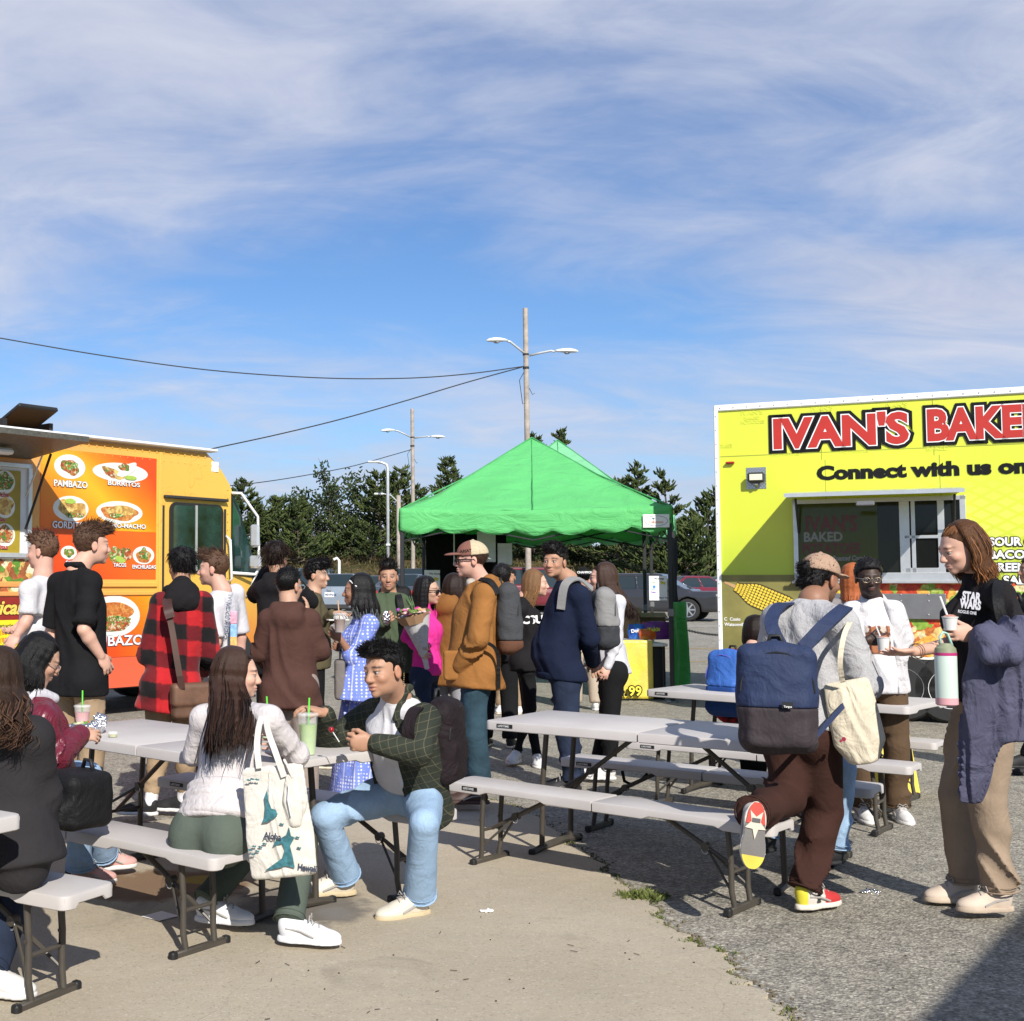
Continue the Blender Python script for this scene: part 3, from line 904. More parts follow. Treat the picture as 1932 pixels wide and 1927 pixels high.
   G.ell(ctr-t*L*0.24+u*0.004,(0.042*s.k,L*0.26,0.06),Rm,0.02)
   G.box(ctr+u*0.004,(0.04*s.k,L*0.33,0.05),Rm,0.02,0.02)
   G.cut(ctr+u*0.024,u);G.cut(ctr+u*0.0,-u)
   G.build(names[1],sole,o,s.base)
   if s.res<=0.006:
    m=MB()
    for j in range(4):
     pp=ctr+t*L*(0.20-0.055*j)+u*(0.0635+0.0085*j)-s.base;x_=1 if j%2 else-1
     m.tube([pp-sd*0.024-t*0.006*x_-u*0.006,pp+u*0.003,pp+sd*0.024+t*0.006*x_-u*0.006],0.0032,5)
    pp=ctr+t*L*0.02+u*0.10-s.base;
    for sg in(-1,1):m.tube([pp,pp+sd*sg*0.02+u*0.012,pp+sd*sg*0.034-u*0.006,pp+sd*sg*0.012-u*0.004],0.0028,5)
    m.build('laces',LACE,o)
    m=MB()
    for sg in(-1,1):m.tube([ctr+sd*sg*0.046*s.k+t*L*0.10+u*0.030-s.base,ctr+sd*sg*0.043*s.k-t*L*0.10+u*0.052-s.base,ctr+sd*sg*0.037*s.k-t*L*0.34+u*0.060-s.base],0.005,5)
    m.build('stripe',accents or LACE,o)
   if socks is not None:
    K=P['k'+c_];lo2,hi2=s.bounds([A],0.12);S_=Field(lo2,hi2,r_)
    S_.cap(A-u*0.01,A+unit(K-A)*0.09,0.042*s.k,0.046*s.k,0.01,wr=(0.002,90,0,1,0))
    S_.build('sock',socks,s.root,s.base)
  return s
 def hair(s,mat,t=0.010,top=0.0,front=0.0,back=0.0,nape=-0.055,side=0.0,tex=(0.003,130),tufts=600,tl=0.022,flow=(0,-0.4,-0.6),part=None,forehead=0.052,name='hair',curly=0.0,vol=(1,1,1),tr=0.0016,extra=None,sides=0.055):
  q=s.hs;Rm=s.HR();h=s.h
  lo,hi=s.bounds(['hd'],0.24);F=Field(lo,hi,min(s.res,0.006))
  F.ell(h(0,-0.014-back*0.3,0.038+top*0.3),np.array((0.074+t+side,0.093+t+back*0.7,0.079+t+top*0.7))*q*np.array(vol),Rm,0.01,nz=(tex[0],tex[1]))
  if top:F.ell(h(0,0.005+front*0.6,0.082+top*0.4),np.array((0.060+side*.5,0.078+front*0.5,0.035+top))*q,Rm,0.02,nz=(tex[0]*1.3,tex[1]))
  if front:F.ell(h(0.008,0.070+front*0.5,0.095+top*0.5),np.array((0.050,0.024+front*0.4,0.020+front*0.5))*q,Rm,0.02,nz=(tex[0]*1.3,tex[1]))
  for e in(extra or[]):F.ell(h(*e[0]),np.array(e[1])*q,Rm,0.02,nz=(tex[0]*1.5,tex[1]))
  F.box(h(0,0.112,forehead-0.105),np.array((0.060,0.075,0.115))*q,Rm,0.022,0.012,'sub')
  for sx in(-1,1):
   F.box(h(sx*0.085,0.058,sides-0.10),np.array((0.030,0.045,0.10))*q,Rm,0.02,0.010,'sub')
   F.ell(h(sx*0.088,-0.006,-0.010),np.array((0.020,0.026,0.036))*q,Rm,0.008,'sub')
  F.cut(h(0,-0.05,nape),-s.hu*1.0+s.hf*0.35)
  o=F.build(name,mat,s.root,s.base)
  V,Fc=F.V,F.F
  tufts=int(tufts*0.62);tr=tr*1.2
  if tufts and len(V):
   N=normals(V,Fc);i=RNG.integers(0,len(V),int(tufts)*2);Lq=(V[i]-s.P['hd'])@Rm.T/q;Nq=N[i]@Rm.T
   ok=~((Lq[:,1]>-0.03)&(Lq[:,2]<forehead+0.012))&(Nq[:,2]>-0.6);i=i[ok][:int(tufts)]
   p=V[i];n=N[i]
   L=(p-s.P['hd'])@Rm.T/q
   fl=s.hr*flow[0]+s.hf*flow[1]+s.hu*flow[2]
   m=4;tt=np.linspace(0,1,m)[None,:,None]
   ln=tl*(0.5+RNG.random(len(i)))[:,None,None]*(1+0.8*np.clip(L[:,2]/0.1,0,1))[:,None,None]
   d0=n*0.7+fl*0.5+RNG.normal(0,0.25,(len(i),3));d1=n*0.15+fl*1.0+RNG.normal(0,0.35,(len(i),3))
   Pn=p[:,None]-n[:,None]*0.004+(d0[:,None]*tt+(d1-d0)[:,None]*tt**2*0.5)*ln
   if curly:
    ph=RNG.random(len(i))*6.28
    a=np.cross(n,fl);a/=np.linalg.norm(a,axis=1)[:,None]+1e-6
    Pn+=curly*(np.sin(tt*9+ph[:,None,None])*a[:,None]+np.cos(tt*9+ph[:,None,None])*n[:,None])*tt
   Vr,Fr=ribbons(Pn,[tr,tr,tr*0.7,tr*0.2])
   me=mesh_np('hair_tufts',Vr-s.base,Fr);ob=link('hair_strands',me,mat,o,True)
   ob['kind']='stuff'
  s.hairo=o
  return s
 def longhair(s,mat,length=0.35,n=500,amp=0.006,freq=3.0,spread=1.0,th=(48,312),hang=(0,-0.02),bulk=0.022,tips=None,frontsplit=0.0,parent=None,m=14,tr=0.0022,inw=0.85,clump=26,asymlen=0.0,curls=0.0,zstart=0.02):
  q=s.hs;hr,hf=s.hr,s.hf;n=int(n*0.62);tr*=1.2
  g=-UP
  def path(th_d,j,rr=1.0,zl=1.0):
   a=R(th_d);sx,cy=math.sin(a),math.cos(a)
   p0=s.h(0.012*sx,-0.02+0.04*cy*(1 if cy>0 else 0.6),0.120)
   p1=s.h(sx*0.062*rr,-0.014+cy*0.074*rr,0.100)
   p2=s.h(sx*0.080*rr,-0.018+cy*0.098*rr,0.035)
   p3=s.h(sx*0.082*rr*(0.95+0.1*spread),-0.024+cy*0.094*rr,-0.035)
   Lb=length*zl*(1+asymlen*sx)
   hv=hr*hang[0]+hf*hang[1]if len(hang)==2 else np.asarray(hang,float)
   hxy=hr*sx*0.086+hf*(cy*0.088)
   c=s.h(0,-0.01,-0.035)
   p4=c+hxy*inw*spread+g*Lb*0.35+hv*0.4
   p5=c+hxy*inw*1.06*spread+g*Lb*0.7+hv*0.9
   p6=c+hxy*inw*1.0*spread+g*Lb+hv*1.1
   K=np.array([p0,p1,p2,p3,p4,p5,p6])
   u=np.linspace(0,6,m)
   i=np.minimum(u.astype(int),5);fr=(u-i)[:,None]
   A=K[np.maximum(i-1,0)];B=K[i];D=K[i+1];E_=K[np.minimum(i+2,6)]
   return 0.5*((2*B)+(-A+D)*fr+(2*A-5*B+4*D-E_)*fr**2+(-A+3*B-3*D+E_)*fr**3)
  lo,hi=None,None
  guides=[path(t_,0,0.97,0.92)for t_ in np.linspace(th[0]+8,th[1]-8,11)]
  A=np.concatenate(guides);F=Field(A.min(0)-0.06,A.max(0)+0.06,max(s.res,0.0075))
  F.ell(s.h(0,-0.018,0.040),np.array((0.077,0.096,0.080))*q,s.HR(),0.01)
  F.box(s.h(0,0.112,-0.062),np.array((0.060,0.078,0.115))*q,s.HR(),0.02,0.012,'sub')
  for sx in(-1,1):F.box(s.h(sx*0.085,0.062,-0.06),np.array((0.030,0.045,0.10))*q,s.HR(),0.02,0.010,'sub')
  F.cut(s.h(0,-0.06,-0.06),-s.hu+s.hf*0.5)
  for gi,G in enumerate(guides):
   for j in range(m-1):
    f0=j/(m-1);r0=bulk*0.62*(0.55+0.9*math.sin(math.pi*min(1,0.15+f0*0.85)))*(1 if f0<0.75 else(1-(f0-0.75)*3.2))
    F.cap(G[j],G[j+1],max(r0*0.75,0.005),max(r0*0.7,0.004),0.014,wr=None)
  o=F.build('hair',mat,s.root,s.base)
  P_=np.empty((n,m,3));t_=np.linspace(0,1,m)
  for i in range(n):
   thd=th[0]+(th[1]-th[0])*RNG.random()
   zl=0.82+0.2*RNG.random()+0.06*math.sin(thd*0.15)
   P_[i]=path(thd,i,0.99+0.09*RNG.random()**1.5,zl)
   cl=math.floor(thd/(360/clump));rr=(cl*0.618)%1*6.28
   ax=hr*math.cos(rr)+hf*math.sin(rr)
   w=np.clip((t_-0.3)*1.6,0,1)
   P_[i]+=(amp*np.sin(freq*6.28*t_+rr)*w)[:,None]*ax
   P_[i]+=(0.35*amp*np.sin(freq*9*t_+i)*w)[:,None]*UP
   if curls:
    ph=rr+RNG.random()*1.2
    ax2=hr*math.cos(rr+1.57)+hf*math.sin(rr+1.57)
    P_[i]+=(curls*np.sin(freq*12*t_+ph)*w)[:,None]*ax+(curls*np.cos(freq*12*t_+ph)*w)[:,None]*ax2
   if i%14==0:P_[i]+=(w*RNG.normal(0.012,0.012))[:,None]*(P_[i]-(s.P['hd']-UP*0.1))/0.12
   P_[i]+=RNG.normal(0,0.0045,3)+(t_**2)[:,None]*RNG.normal(0,0.010,3)
  ns=n//4;SC_=np.empty((ns,9,3));u9=np.linspace(0,1,9)[:,None]
  for i in range(ns):
   a=R(RNG.uniform(-80,80));sg=1 if a>0 else-1
   d0=np.array([math.sin(a)*1.0,math.cos(a)*0.95,0.52+0.5*RNG.random()]);d1=np.array([sg*(0.35+0.6*RNG.random()),-0.75,0.05+0.5*RNG.random()])
   d_=d0*(1-u9)+d1*u9+np.array([0,0,0.55])*np.sin(math.pi*u9);d_/=np.linalg.norm(d_,axis=1)[:,None]
   L_=d_*np.array([0.0785,0.0975,0.0815])*(1.0+0.02*RNG.random()+0.015*np.sin(math.pi*u9))+np.array([0,-0.018,0.040])
   SC_[i]=s.P['hd']+q*(L_[:,:1]*s.hr+L_[:,1:2]*s.hf+L_[:,2:]*s.hu)
  V,Fc=ribbons(SC_,tr*np.array([.3,.8,1,1,1,1,.9,.6,.2]));ob=link('hair_parting',mesh_np('hair_parting',V-s.base,Fc),mat,o,True);ob['kind']='stuff'
  rad=tr*np.concatenate([np.full(m-4,1.0),[0.9,0.75,0.5,0.15]])
  if tips is None:
   V,Fc=ribbons(P_,rad);ob=link('hair_strands',mesh_np('hair_strands',V-s.base,Fc),mat,o,True);ob['kind']='stuff'
  else:
   V,Fc=ribbons(P_[:,:m-3],rad[:m-3]);ob=link('hair_strands',mesh_np('hair_strands',V-s.base,Fc),mat,o,True);ob['kind']='stuff'
   V,Fc=ribbons(P_[:,m-4:],rad[m-4:]*1.1);ob=link('hair_tips',mesh_np('hair_tips',V-s.base,Fc),tips,o,True);ob['kind']='stuff'
  s.hairo=o
  return s
 def capp(s,col_front,col_back,back=False,logo=None):
  """baseball cap; back = turned so that the brim is behind"""
  q=s.hs;Rm=s.HR();lo,hi=s.bounds(['hd'],0.26);F=Field(lo,hi,min(s.res,0.005))
  sg=-1 if back else 1
  F.ell(s.h(0,-0.010,0.045),np.array((0.088,0.108,0.092))*q,Rm,0.01)
  F.cut(s.h(0,0,0.035),-s.hu-s.hf*0.10*sg)
  F.ell(s.h(0,-0.012,0.138),np.array((0.010,0.010,0.006))*q,Rm,0.002)
  def color(V):
   L=(V-s.P['hd'])@Rm.T/q
   fr=(L[:,1]*sg>0.012)
   c=np.where(fr[:,None],np.array(col_front),np.array(col_back))
   ang=np.arctan2(L[:,0],L[:,1]);seam=np.abs(np.sin(ang*3))<0.05
   mesh_=(~fr)&((np.sin(L[:,0]*1400)*np.sin(L[:,2]*1400))>0.2)
   c=c*(1-0.22*seam[:,None])*(1-0.12*mesh_[:,None])
   return c
  o=F.build('cap',attr_mat('cap_cloth',0.85,0,0.2,0.3,500,0.001),s.root,s.base,color)
  G=Field(lo,hi,min(s.res,0.005))
  G.ell(s.h(0,sg*0.105,0.034),np.array((0.072,0.078,0.020))*q,Rm,0.01)
  G.ell(s.h(0,sg*0.100,0.022),np.array((0.085,0.090,0.022))*q,Rm,0.006,'sub')
  G.cut(s.h(0,sg*0.060,0),-s.hf*sg)
  G.build('brim',attr_mat('cap_cloth'),o,s.base,lambda V:np.tile(np.array(col_front),(len(V),1)))
  s.capo=o
  return s
 def glasses(s,mat,lens=None,w=0.062,thick=0.0022):
  m=MB();q=s.hs;h=lambda*a:s.h(*a)-s.base
  lm=MB()
  for sx in(-1,1):
   ring=[h(sx*0.032+0.023*math.cos(a),0.103,-0.003+0.017*math.sin(a))for a in np.linspace(0,2*math.pi,15)]
   m.tube(ring,thick*q,5,False)
   m.tube([h(sx*0.054,0.102,0.004),h(sx*0.078,0.060,0.006),h(sx*0.082,-0.008,0.006),h(sx*0.080,-0.022,-0.012)],thick*q,5)
   lm.lathe([(0.022*q,-0.0006),(0.022*q,0.0006)],h(sx*0.032,0.103,-0.003),14,s.hf)
  m.tube([h(-0.009,0.104,0.002),h(0,0.107,0.005),h(0.009,0.104,0.002)],thick*q,5)
  o=m.build('glasses',mat,s.root,smooth=True)
  if lens is not None:lm.build('lens',lens,o)
  return s
def strap(name,pts,width,mat,parent,origin,nrm=None,thick=0.004,sides=None):
 """flat strap through world points; nrm gives its outward side at each point (one vector or a list)"""
 pts=[np.asarray(p,float)for p in pts];n=len(pts);m=MB()
 K=np.array(pts);M_=max(3,6*(n-1))+1;u=np.linspace(0,n-1,M_);i=np.minimum(u.astype(int),n-2);fr=(u-i)[:,None]
 A=K[np.maximum(i-1,0)];B=K[i];D=K[i+1];E_=K[np.minimum(i+2,n-1)]
 Q=0.5*((2*B)+(-A+D)*fr+(2*A-5*B+4*D-E_)*fr**2+(-A+3*B-3*D+E_)*fr**3)
 NN=np.asarray(nrm,float)
 if NN.ndim==1:NN=np.tile(NN,(M_,1))
 else:NN=np.stack([np.interp(u,range(n),NN[:,d])for d in range(3)],1)
 T=np.gradient(Q,axis=0);V=[];F=[]
 for j in range(M_):
  t=unit(T[j]);nn=unit(NN[j]-t*(NN[j]@t));sd=np.cross(t,nn)
  for a,b in((-1,-1),(1,-1),(1,1),(-1,1)):V.append(Q[j]+sd*a*width/2+nn*b*thick/2-origin)
 for j in range(M_-1):
  for k in range(4):F.append((j*4+k,j*4+(k+1)%4,(j+1)*4+(k+1)%4,(j+1)*4+k))
 F.append((3,2,1,0));F.append(tuple((M_-1)*4+k for k in range(4)))
 m.add(V,F)
 return m.build(name,mat,parent,auto=R(50))
# ===== ground, hill
def sstep(a,b,x):
 t=np.clip((np.asarray(x,float)-a)/(b-a),0,1);return t*t*(3-2*t)
def gz(x,y):return 0.47*sstep(17,42,y)
def hz(x,y):
 return 0.47+3.8*sstep(60,97,y)+1.2*sstep(97,150,y)+0.28*np.sin(x*0.11+1)*sstep(62,80,y)+0.12*np.sin(x*0.53+y*0.3)*sstep(62,70,y)-0.6*sstep(12,30,x)*sstep(60,90,y)
def grid(name,xs,ys,zf,mat,kind='structure',dz=0.0):
 X,Y=np.meshgrid(xs,ys,indexing='ij');Z=zf(X,Y)+dz
 V=np.stack([X,Y,Z+0*X],-1).reshape(-1,3);n,m=len(xs),len(ys)
 i=np.arange(n-1)[:,None]*m;j=np.arange(m-1)[None,:]
 F=np.stack([i+j,i+m+j,i+m+j+1,i+j+1],-1).reshape(-1,4)
 o=link(name,mesh_np(name,V,F),mat,smooth=True);o['kind']=kind
 return o
def asphalt():
 t=NT('asphalt')
 v=t.coord()
 s1=t.vor(95,v,out='Color');s1b=t.sep(s1)[0]
 s2=t.sep(t.vor(48,v,out='Color'))[1]
 big=t.noise(0.55,6,0.6,v);mid=t.noise(5.5,5,0.6,v)
 c=t.ramp(s1b,[(0,(0.11,0.103,0.09)),(0.3,(0.24,0.225,0.195)),(0.68,(0.38,0.355,0.305)),(0.9,(0.56,0.53,0.46)),(1.0,(0.72,0.69,0.61))])
 c2=t.ramp(s2,[(0,(0.17,0.16,0.14)),(0.6,(0.32,0.30,0.26)),(1,(0.48,0.455,0.39))])
 c=t.mix(0.45,c,c2)
 c=t.mix(t.rng(mid,0.25,0.75),t.mix(1.0,c,(0.72,0.71,0.70),'MULTIPLY'),t.mix(1.0,c,(1.12,1.10,1.05),'MULTIPLY'))
 c=t.mix(t.rng(big,0.35,0.70,0,0.8),c,t.mix(1.0,c,(0.80,0.79,0.76),'MULTIPLY'))
 vv=t.mapv(v,(1,1,0.0));w=t.n('ShaderNodeVectorMath',operation='ADD')
 nz=t.n('ShaderNodeTexNoise');nz.inputs['Scale'].default_value=1.3;t.l(vv,nz.inputs['Vector'])
 sc=t.n('ShaderNodeVectorMath',operation='SCALE');sc.inputs['Scale'].default_value=0.9;t.l(nz.outputs['Color'],sc.inputs[0])
 t.l(vv,w.inputs[0]);t.l(sc.outputs[0],w.inputs[1])
 cr=t.vor(0.28,w.outputs[0],'DISTANCE_TO_EDGE')
 c=t.mix(t.rng(cr,0.0,0.004,0.45,0),c,(0.07,0.066,0.06))
 oil=t.noise(2.1,3,0.5,v)
 c=t.mix(t.rng(oil,0.66,0.74,0,0.55),c,(0.07,0.065,0.06))
 t.set(color=c,rough=0.88,spec=0.25)
 t.bump(t.vor(80,v),0.8,0.006,t.bump(mid,0.25,0.02))
 return t.m
def concrete():
 t=NT('concrete')
 v=t.coord()
 big=t.noise(0.8,6,0.65,v);mid=t.noise(7,6,0.65,v);fine=t.noise(150,4,0.7,v)
 c=t.mix(t.rng(big,0.3,0.7),(0.38,0.325,0.24),(0.49,0.425,0.325))
 c=t.mix(t.rng(mid,0.35,0.75,0,0.45),c,(0.41,0.37,0.295))
 c=t.mix(t.rng(fine,0.25,0.8,0,1.0),t.mix(1.0,c,(0.80,0.79,0.77),'MULTIPLY'),t.mix(1.0,c,(1.15,1.15,1.15),'MULTIPLY'))
 sp=t.sep(t.vor(120,v,out='Color'))[0]
 c=t.mix(t.rng(sp,0.92,0.98,0,0.32),c,(0.14,0.12,0.09))
 c=t.mix(t.rng(sp,0.02,0.08,0.28,0),c,(0.62,0.58,0.5))
 st=t.noise(1.7,4,0.6,v,0.8)
 c=t.mix(t.rng(st,0.60,0.72,0,0.5),c,(0.20,0.175,0.14))
 s=t.sep(v)
 def spot(x,y,rx,ry,soft=0.6):
  a=t.math('POWER',t.math('DIVIDE',t.math('SUBTRACT',s[0],x),rx),2);b=t.math('POWER',t.math('DIVIDE',t.math('SUBTRACT',s[1],y),ry),2)
  d=t.math('ADD',t.math('ADD',a,b),t.math('MULTIPLY',t.math('SUBTRACT',mid,0.5),1.6))
  return t.rng(d,1.0-soft,1.0,1,0,True)
 c=t.mix(t.math('MULTIPLY',spot(-0.78,6.15,0.55,0.38),0.85),c,(0.17,0.095,0.05))
 c=t.mix(t.math('MULTIPLY',spot(-0.55,6.25,0.16,0.10),0.8),c,(0.42,0.30,0.06))
 c=t.mix(t.math('MULTIPLY',spot(-0.05,5.75,0.36,0.42),0.75),c,(0.09,0.085,0.085))
 c=t.mix(t.math('MULTIPLY',spot(0.10,5.62,0.10,0.14,0.9),0.35),c,(0.25,0.24,0.24))
 vv=t.mapv(v,(1,1,0));w=t.n('ShaderNodeVectorMath',operation='ADD')
 nz=t.n('ShaderNodeTexNoise');nz.inputs['Scale'].default_value=1.6;t.l(vv,nz.inputs['Vector'])
 sc=t.n('ShaderNodeVectorMath',operation='SCALE');sc.inputs['Scale'].default_value=0.7;t.l(nz.outputs['Color'],sc.inputs[0])
 t.l(vv,w.inputs[0]);t.l(sc.outputs[0],w.inputs[1])
 cr=t.vor(0.42,w.outputs[0],'DISTANCE_TO_EDGE')
 c=t.mix(t.rng(cr,0.0,0.0018,0.22,0),c,(0.13,0.11,0.08))
 t.set(color=c,rough=0.86,spec=0.25)
 t.bump(fine,0.5,0.004,t.bump(mid,0.3,0.02))
 return t.m
ASPH=asphalt()
xs=np.concatenate([np.linspace(-160,-14,12),np.linspace(-12,26,20),np.linspace(30,180,12)])
ys=np.concatenate([np.linspace(-60,14,8),np.linspace(15,62,36)])
grid('ground',xs,ys,gz,ASPH)
grid('far_ground',np.linspace(-900,900,20),np.linspace(60,1600,20),lambda x,y:-0.5+0*x,plain('far_field',(0.10,0.10,0.05)))
# concrete pad with its broken edge towards the asphalt
edge_px=[(860,1500),(922,1513),(985,1527),(1059,1582),(1104,1615),(1159,1657),(1225,1717),(1274,1761),(1307,1782),(1351,1803),(1415,1863),(1483,1927),(1560,1990)]
edge=[onz(*p)[:2]for p in edge_px]
pts=[]
for i in range(len(edge)-1):
 for k in range(14):
  f=k/14;p=edge[i]*(1-f)+edge[i+1]*f
  n=np.array([edge[i+1][1]-edge[i][1],-(edge[i+1][0]-edge[i][0])]);n/=np.linalg.norm(n)
  pts.append(p+n*(RNG.normal(0,0.008)+0.018*math.sin(i*9+k*0.9)+0.02*math.sin(k*0.35+i*4)))
left=[]
bl=[onz(x,y)[:2]for x,y in((-60,1600),(100,1580),(240,1562),(330,1548),(450,1560),(560,1570),(700,1540),(780,1510))]
for i in range(len(bl)-1):
 for k in range(10):
  f=k/10;p=bl[i]*(1-f)+bl[i+1]*f
  left.append(p+np.array([0,RNG.normal(0,0.01)+0.02*math.sin(k*1.1+i*3)]))
poly=[np.array([-14,-20.]),np.array([-14,5.6])]+left+pts+[np.array([pts[-1][0]+0.5,-20.])]
bmv=[(p[0],p[1],0.012)for p in poly]+[(p[0],p[1],-0.03)for p in poly]
me=bpy.data.meshes.new('concrete_pad');n_=len(poly)
me.from_pydata(bmv,[],[tuple(range(n_))[::-1]]+[(i,(i+1)%n_,n_+(i+1)%n_,n_+i)for i in range(n_)]);me.update()
pad=link('concrete_pad',me,concrete());pad['kind']='structure'
import bmesh
bm_=bmesh.new();bm_.from_mesh(me);bmesh.ops.recalc_face_normals(bm_,faces=bm_.faces);bm_.to_mesh(me);bm_.free()
# weeds in the joint
def leaves(name,centers,n,size,mat,spread,up=0.6,label=None,flat=1.0,lens=1.0):
 P0=[]
 for c in centers:
  k=max(1,int(n*(0.5+RNG.random())))
  a=RNG.random(k)*6.28;r=np.abs(RNG.normal(0,spread,k))
  base=np.stack([c[0]+r*np.cos(a),c[1]+r*np.sin(a),np.full(k,c[2])],1)
  d=np.stack([np.cos(a)*RNG.random(k),np.sin(a)*RNG.random(k),up+RNG.random(k)*up],1)+RNG.normal(0,0.25,(k,3))
  ln=size*(0.5+RNG.random(k))[:,None]*lens
  tip=base+d*ln;sd=np.cross(d,RNG.normal(0,1,(k,3)));sd/=np.linalg.norm(sd,axis=1)[:,None]+1e-6
  mid=(base+tip)/2;w=size*0.28
  P0.append(np.stack([base,mid+sd*w,tip,mid-sd*w],1))
 V=np.concatenate(P0).reshape(-1,3);F=np.arange(len(V)).reshape(-1,4)
 o=link(name,mesh_np(name,V,F),mat)
 o['kind']='stuff'
 if label:o['label']=label
 return o
def leafmat(name,a,b,rough=0.6,trans=0.0,sc=3.0):
 if name in MATS:return MATS[name]
 t=NT(name);g=t.n('ShaderNodeNewGeometry')
 r=t.math('FRACT',t.math('MULTIPLY',g.outputs['Random Per Island'],7.31))
 f=t.math('ADD',t.math('MULTIPLY',r,0.55),t.math('MULTIPLY',t.noise(sc,4),0.45))
 t.set(color=t.mix(t.rng(f,0.2,0.8),a,b),rough=rough,spec=0.2)
 MATS[name]=t.m
 return t.m
WEED=leafmat('weed_leaves',(0.05,0.075,0.02),(0.19,0.21,0.06))
cen=[]
for p in pts:
 if RNG.random()<0.42:cen.append((p[0]+RNG.normal(0.01,0.012),p[1],0.004))
tag(leaves('weeds',cen,16,0.012,WEED,0.016),'small green weeds and moss growing along the edge of the concrete','weeds')
c0=onz(1213,1697)
tag(leaves('weeds',[(c0[0]+RNG.normal(0,0.05),c0[1]+RNG.normal(0,0.035),0.006)for _ in range(46)],24,0.020,WEED,0.020),'low clump of green weeds at the corner of the concrete','weeds')
GRIT=plain('joint_grit',(0.16,0.13,0.085),0.95,0.5,60)
m=MB()
for p in pts[::1]:
 for _ in range(3):
  q=p+np.array([abs(RNG.normal(0,0.03))+0.005,RNG.normal(0,0.02)]);s_=0.004+0.006*RNG.random()
  m.box((q[0],q[1],s_*0.3),(s_*1.5,s_,s_),rotz(RNG.random()*3))
g_=m.build('grit',GRIT);tag(g_,'brown grit lying along the broken concrete edge','grit',kind='stuff')
# parking bay lines far off, sheets just above the ground
LINEM=plain('worn_white_paint',(0.62,0.60,0.56),0.8,0.2,20)
YLINE=plain('worn_yellow_paint',(0.46,0.30,0.10),0.85,0.3,20)
def ground_line(p,q,w,mat,name='painted_line',lift=0.006):
 p=np.array(p,float);q=np.array(q,float);d=q-p;L=np.linalg.norm(d);d/=L;n=np.array([-d[1],d[0]])*w/2
 k=max(2,int(L));V=[];F=[]
 for i in range(k+1):
  c=p+d*L*i/k
  for s_ in(-1,1):
   x,y=c+n*s_;V.append((x,y,float(gz(x,y))+lift))
 for i in range(k):F.append((2*i,2*i+2,2*i+3,2*i+1))
 o=link(name,mesh_np(name,V,F),mat);o['kind']='structure';return o
for i in range(9):ground_line((6+i*2.9,40),(9+i*2.9,46.5),0.12,LINEM)
for i in range(5):ground_line((-2.5+i*2.9,36),(-2.5+i*2.9,42),0.12,LINEM)
ground_line((6.5,26.5),(16,25.2),0.12,YLINE);ground_line((7,23.0),(14,22.4),0.10,YLINE)
ground_line((4.3,33),(22,36),0.14,LINEM)
# hill
def hillmat():
 t=NT('dry_hill_grass');v=t.coord()
 f=t.noise(0.35,7,0.7,v);g=t.noise(3.5,5,0.7,v)
 c=t.mix(t.rng(f,0.35,0.65),(0.055,0.062,0.022),(0.17,0.115,0.055))
 c=t.mix(t.rng(g,0.35,0.7,0,0.8),c,(0.05,0.045,0.02))
 t.set(color=c,rough=0.95,spec=0.1);t.bump(g,0.8,0.2);return t.m
hx=np.linspace(-130,170,150);hy=np.linspace(60,170,60)
grid('hill',hx,hy,hz,hillmat(),dz=-0.03)
GR=leafmat('hill_grass_blades',(0.035,0.042,0.014),(0.155,0.115,0.050),sc=0.25)
cc=[]
for _ in range(5200):
 y=61+40*RNG.random()**1.3;x=-25+75*RNG.random()*(y/80)
 cc.append((x,y,float(hz(x,y))-0.03))
tag(leaves('grass',cc,12,0.17,GR,0.35,0.9),'rough green and brown grass covering the low hill behind the cars','grass')
SHR=leafmat('shrub_leaves',(0.012,0.022,0.008),(0.055,0.075,0.025),sc=0.8)
cc=[]
for _ in range(210):
 px=420+960*RNG.random();Y=82+12*RNG.random();x=(px-PCX)/FPX*Y;r=0.5+0.9*RNG.random()
 for k in range(26):
  a=RNG.random()*6.28;e=RNG.random()**0.6
  cc.append((x+r*1.3*math.cos(a)*e,Y+r*math.sin(a)*e,float(hz(x,Y))+r*1.1*RNG.random()*(1.1-e)))
tag(leaves('shrubbery',cc,7,0.24,SHR,0.20,0.3),'dense dark undergrowth along the foot of the trees','undergrowth')
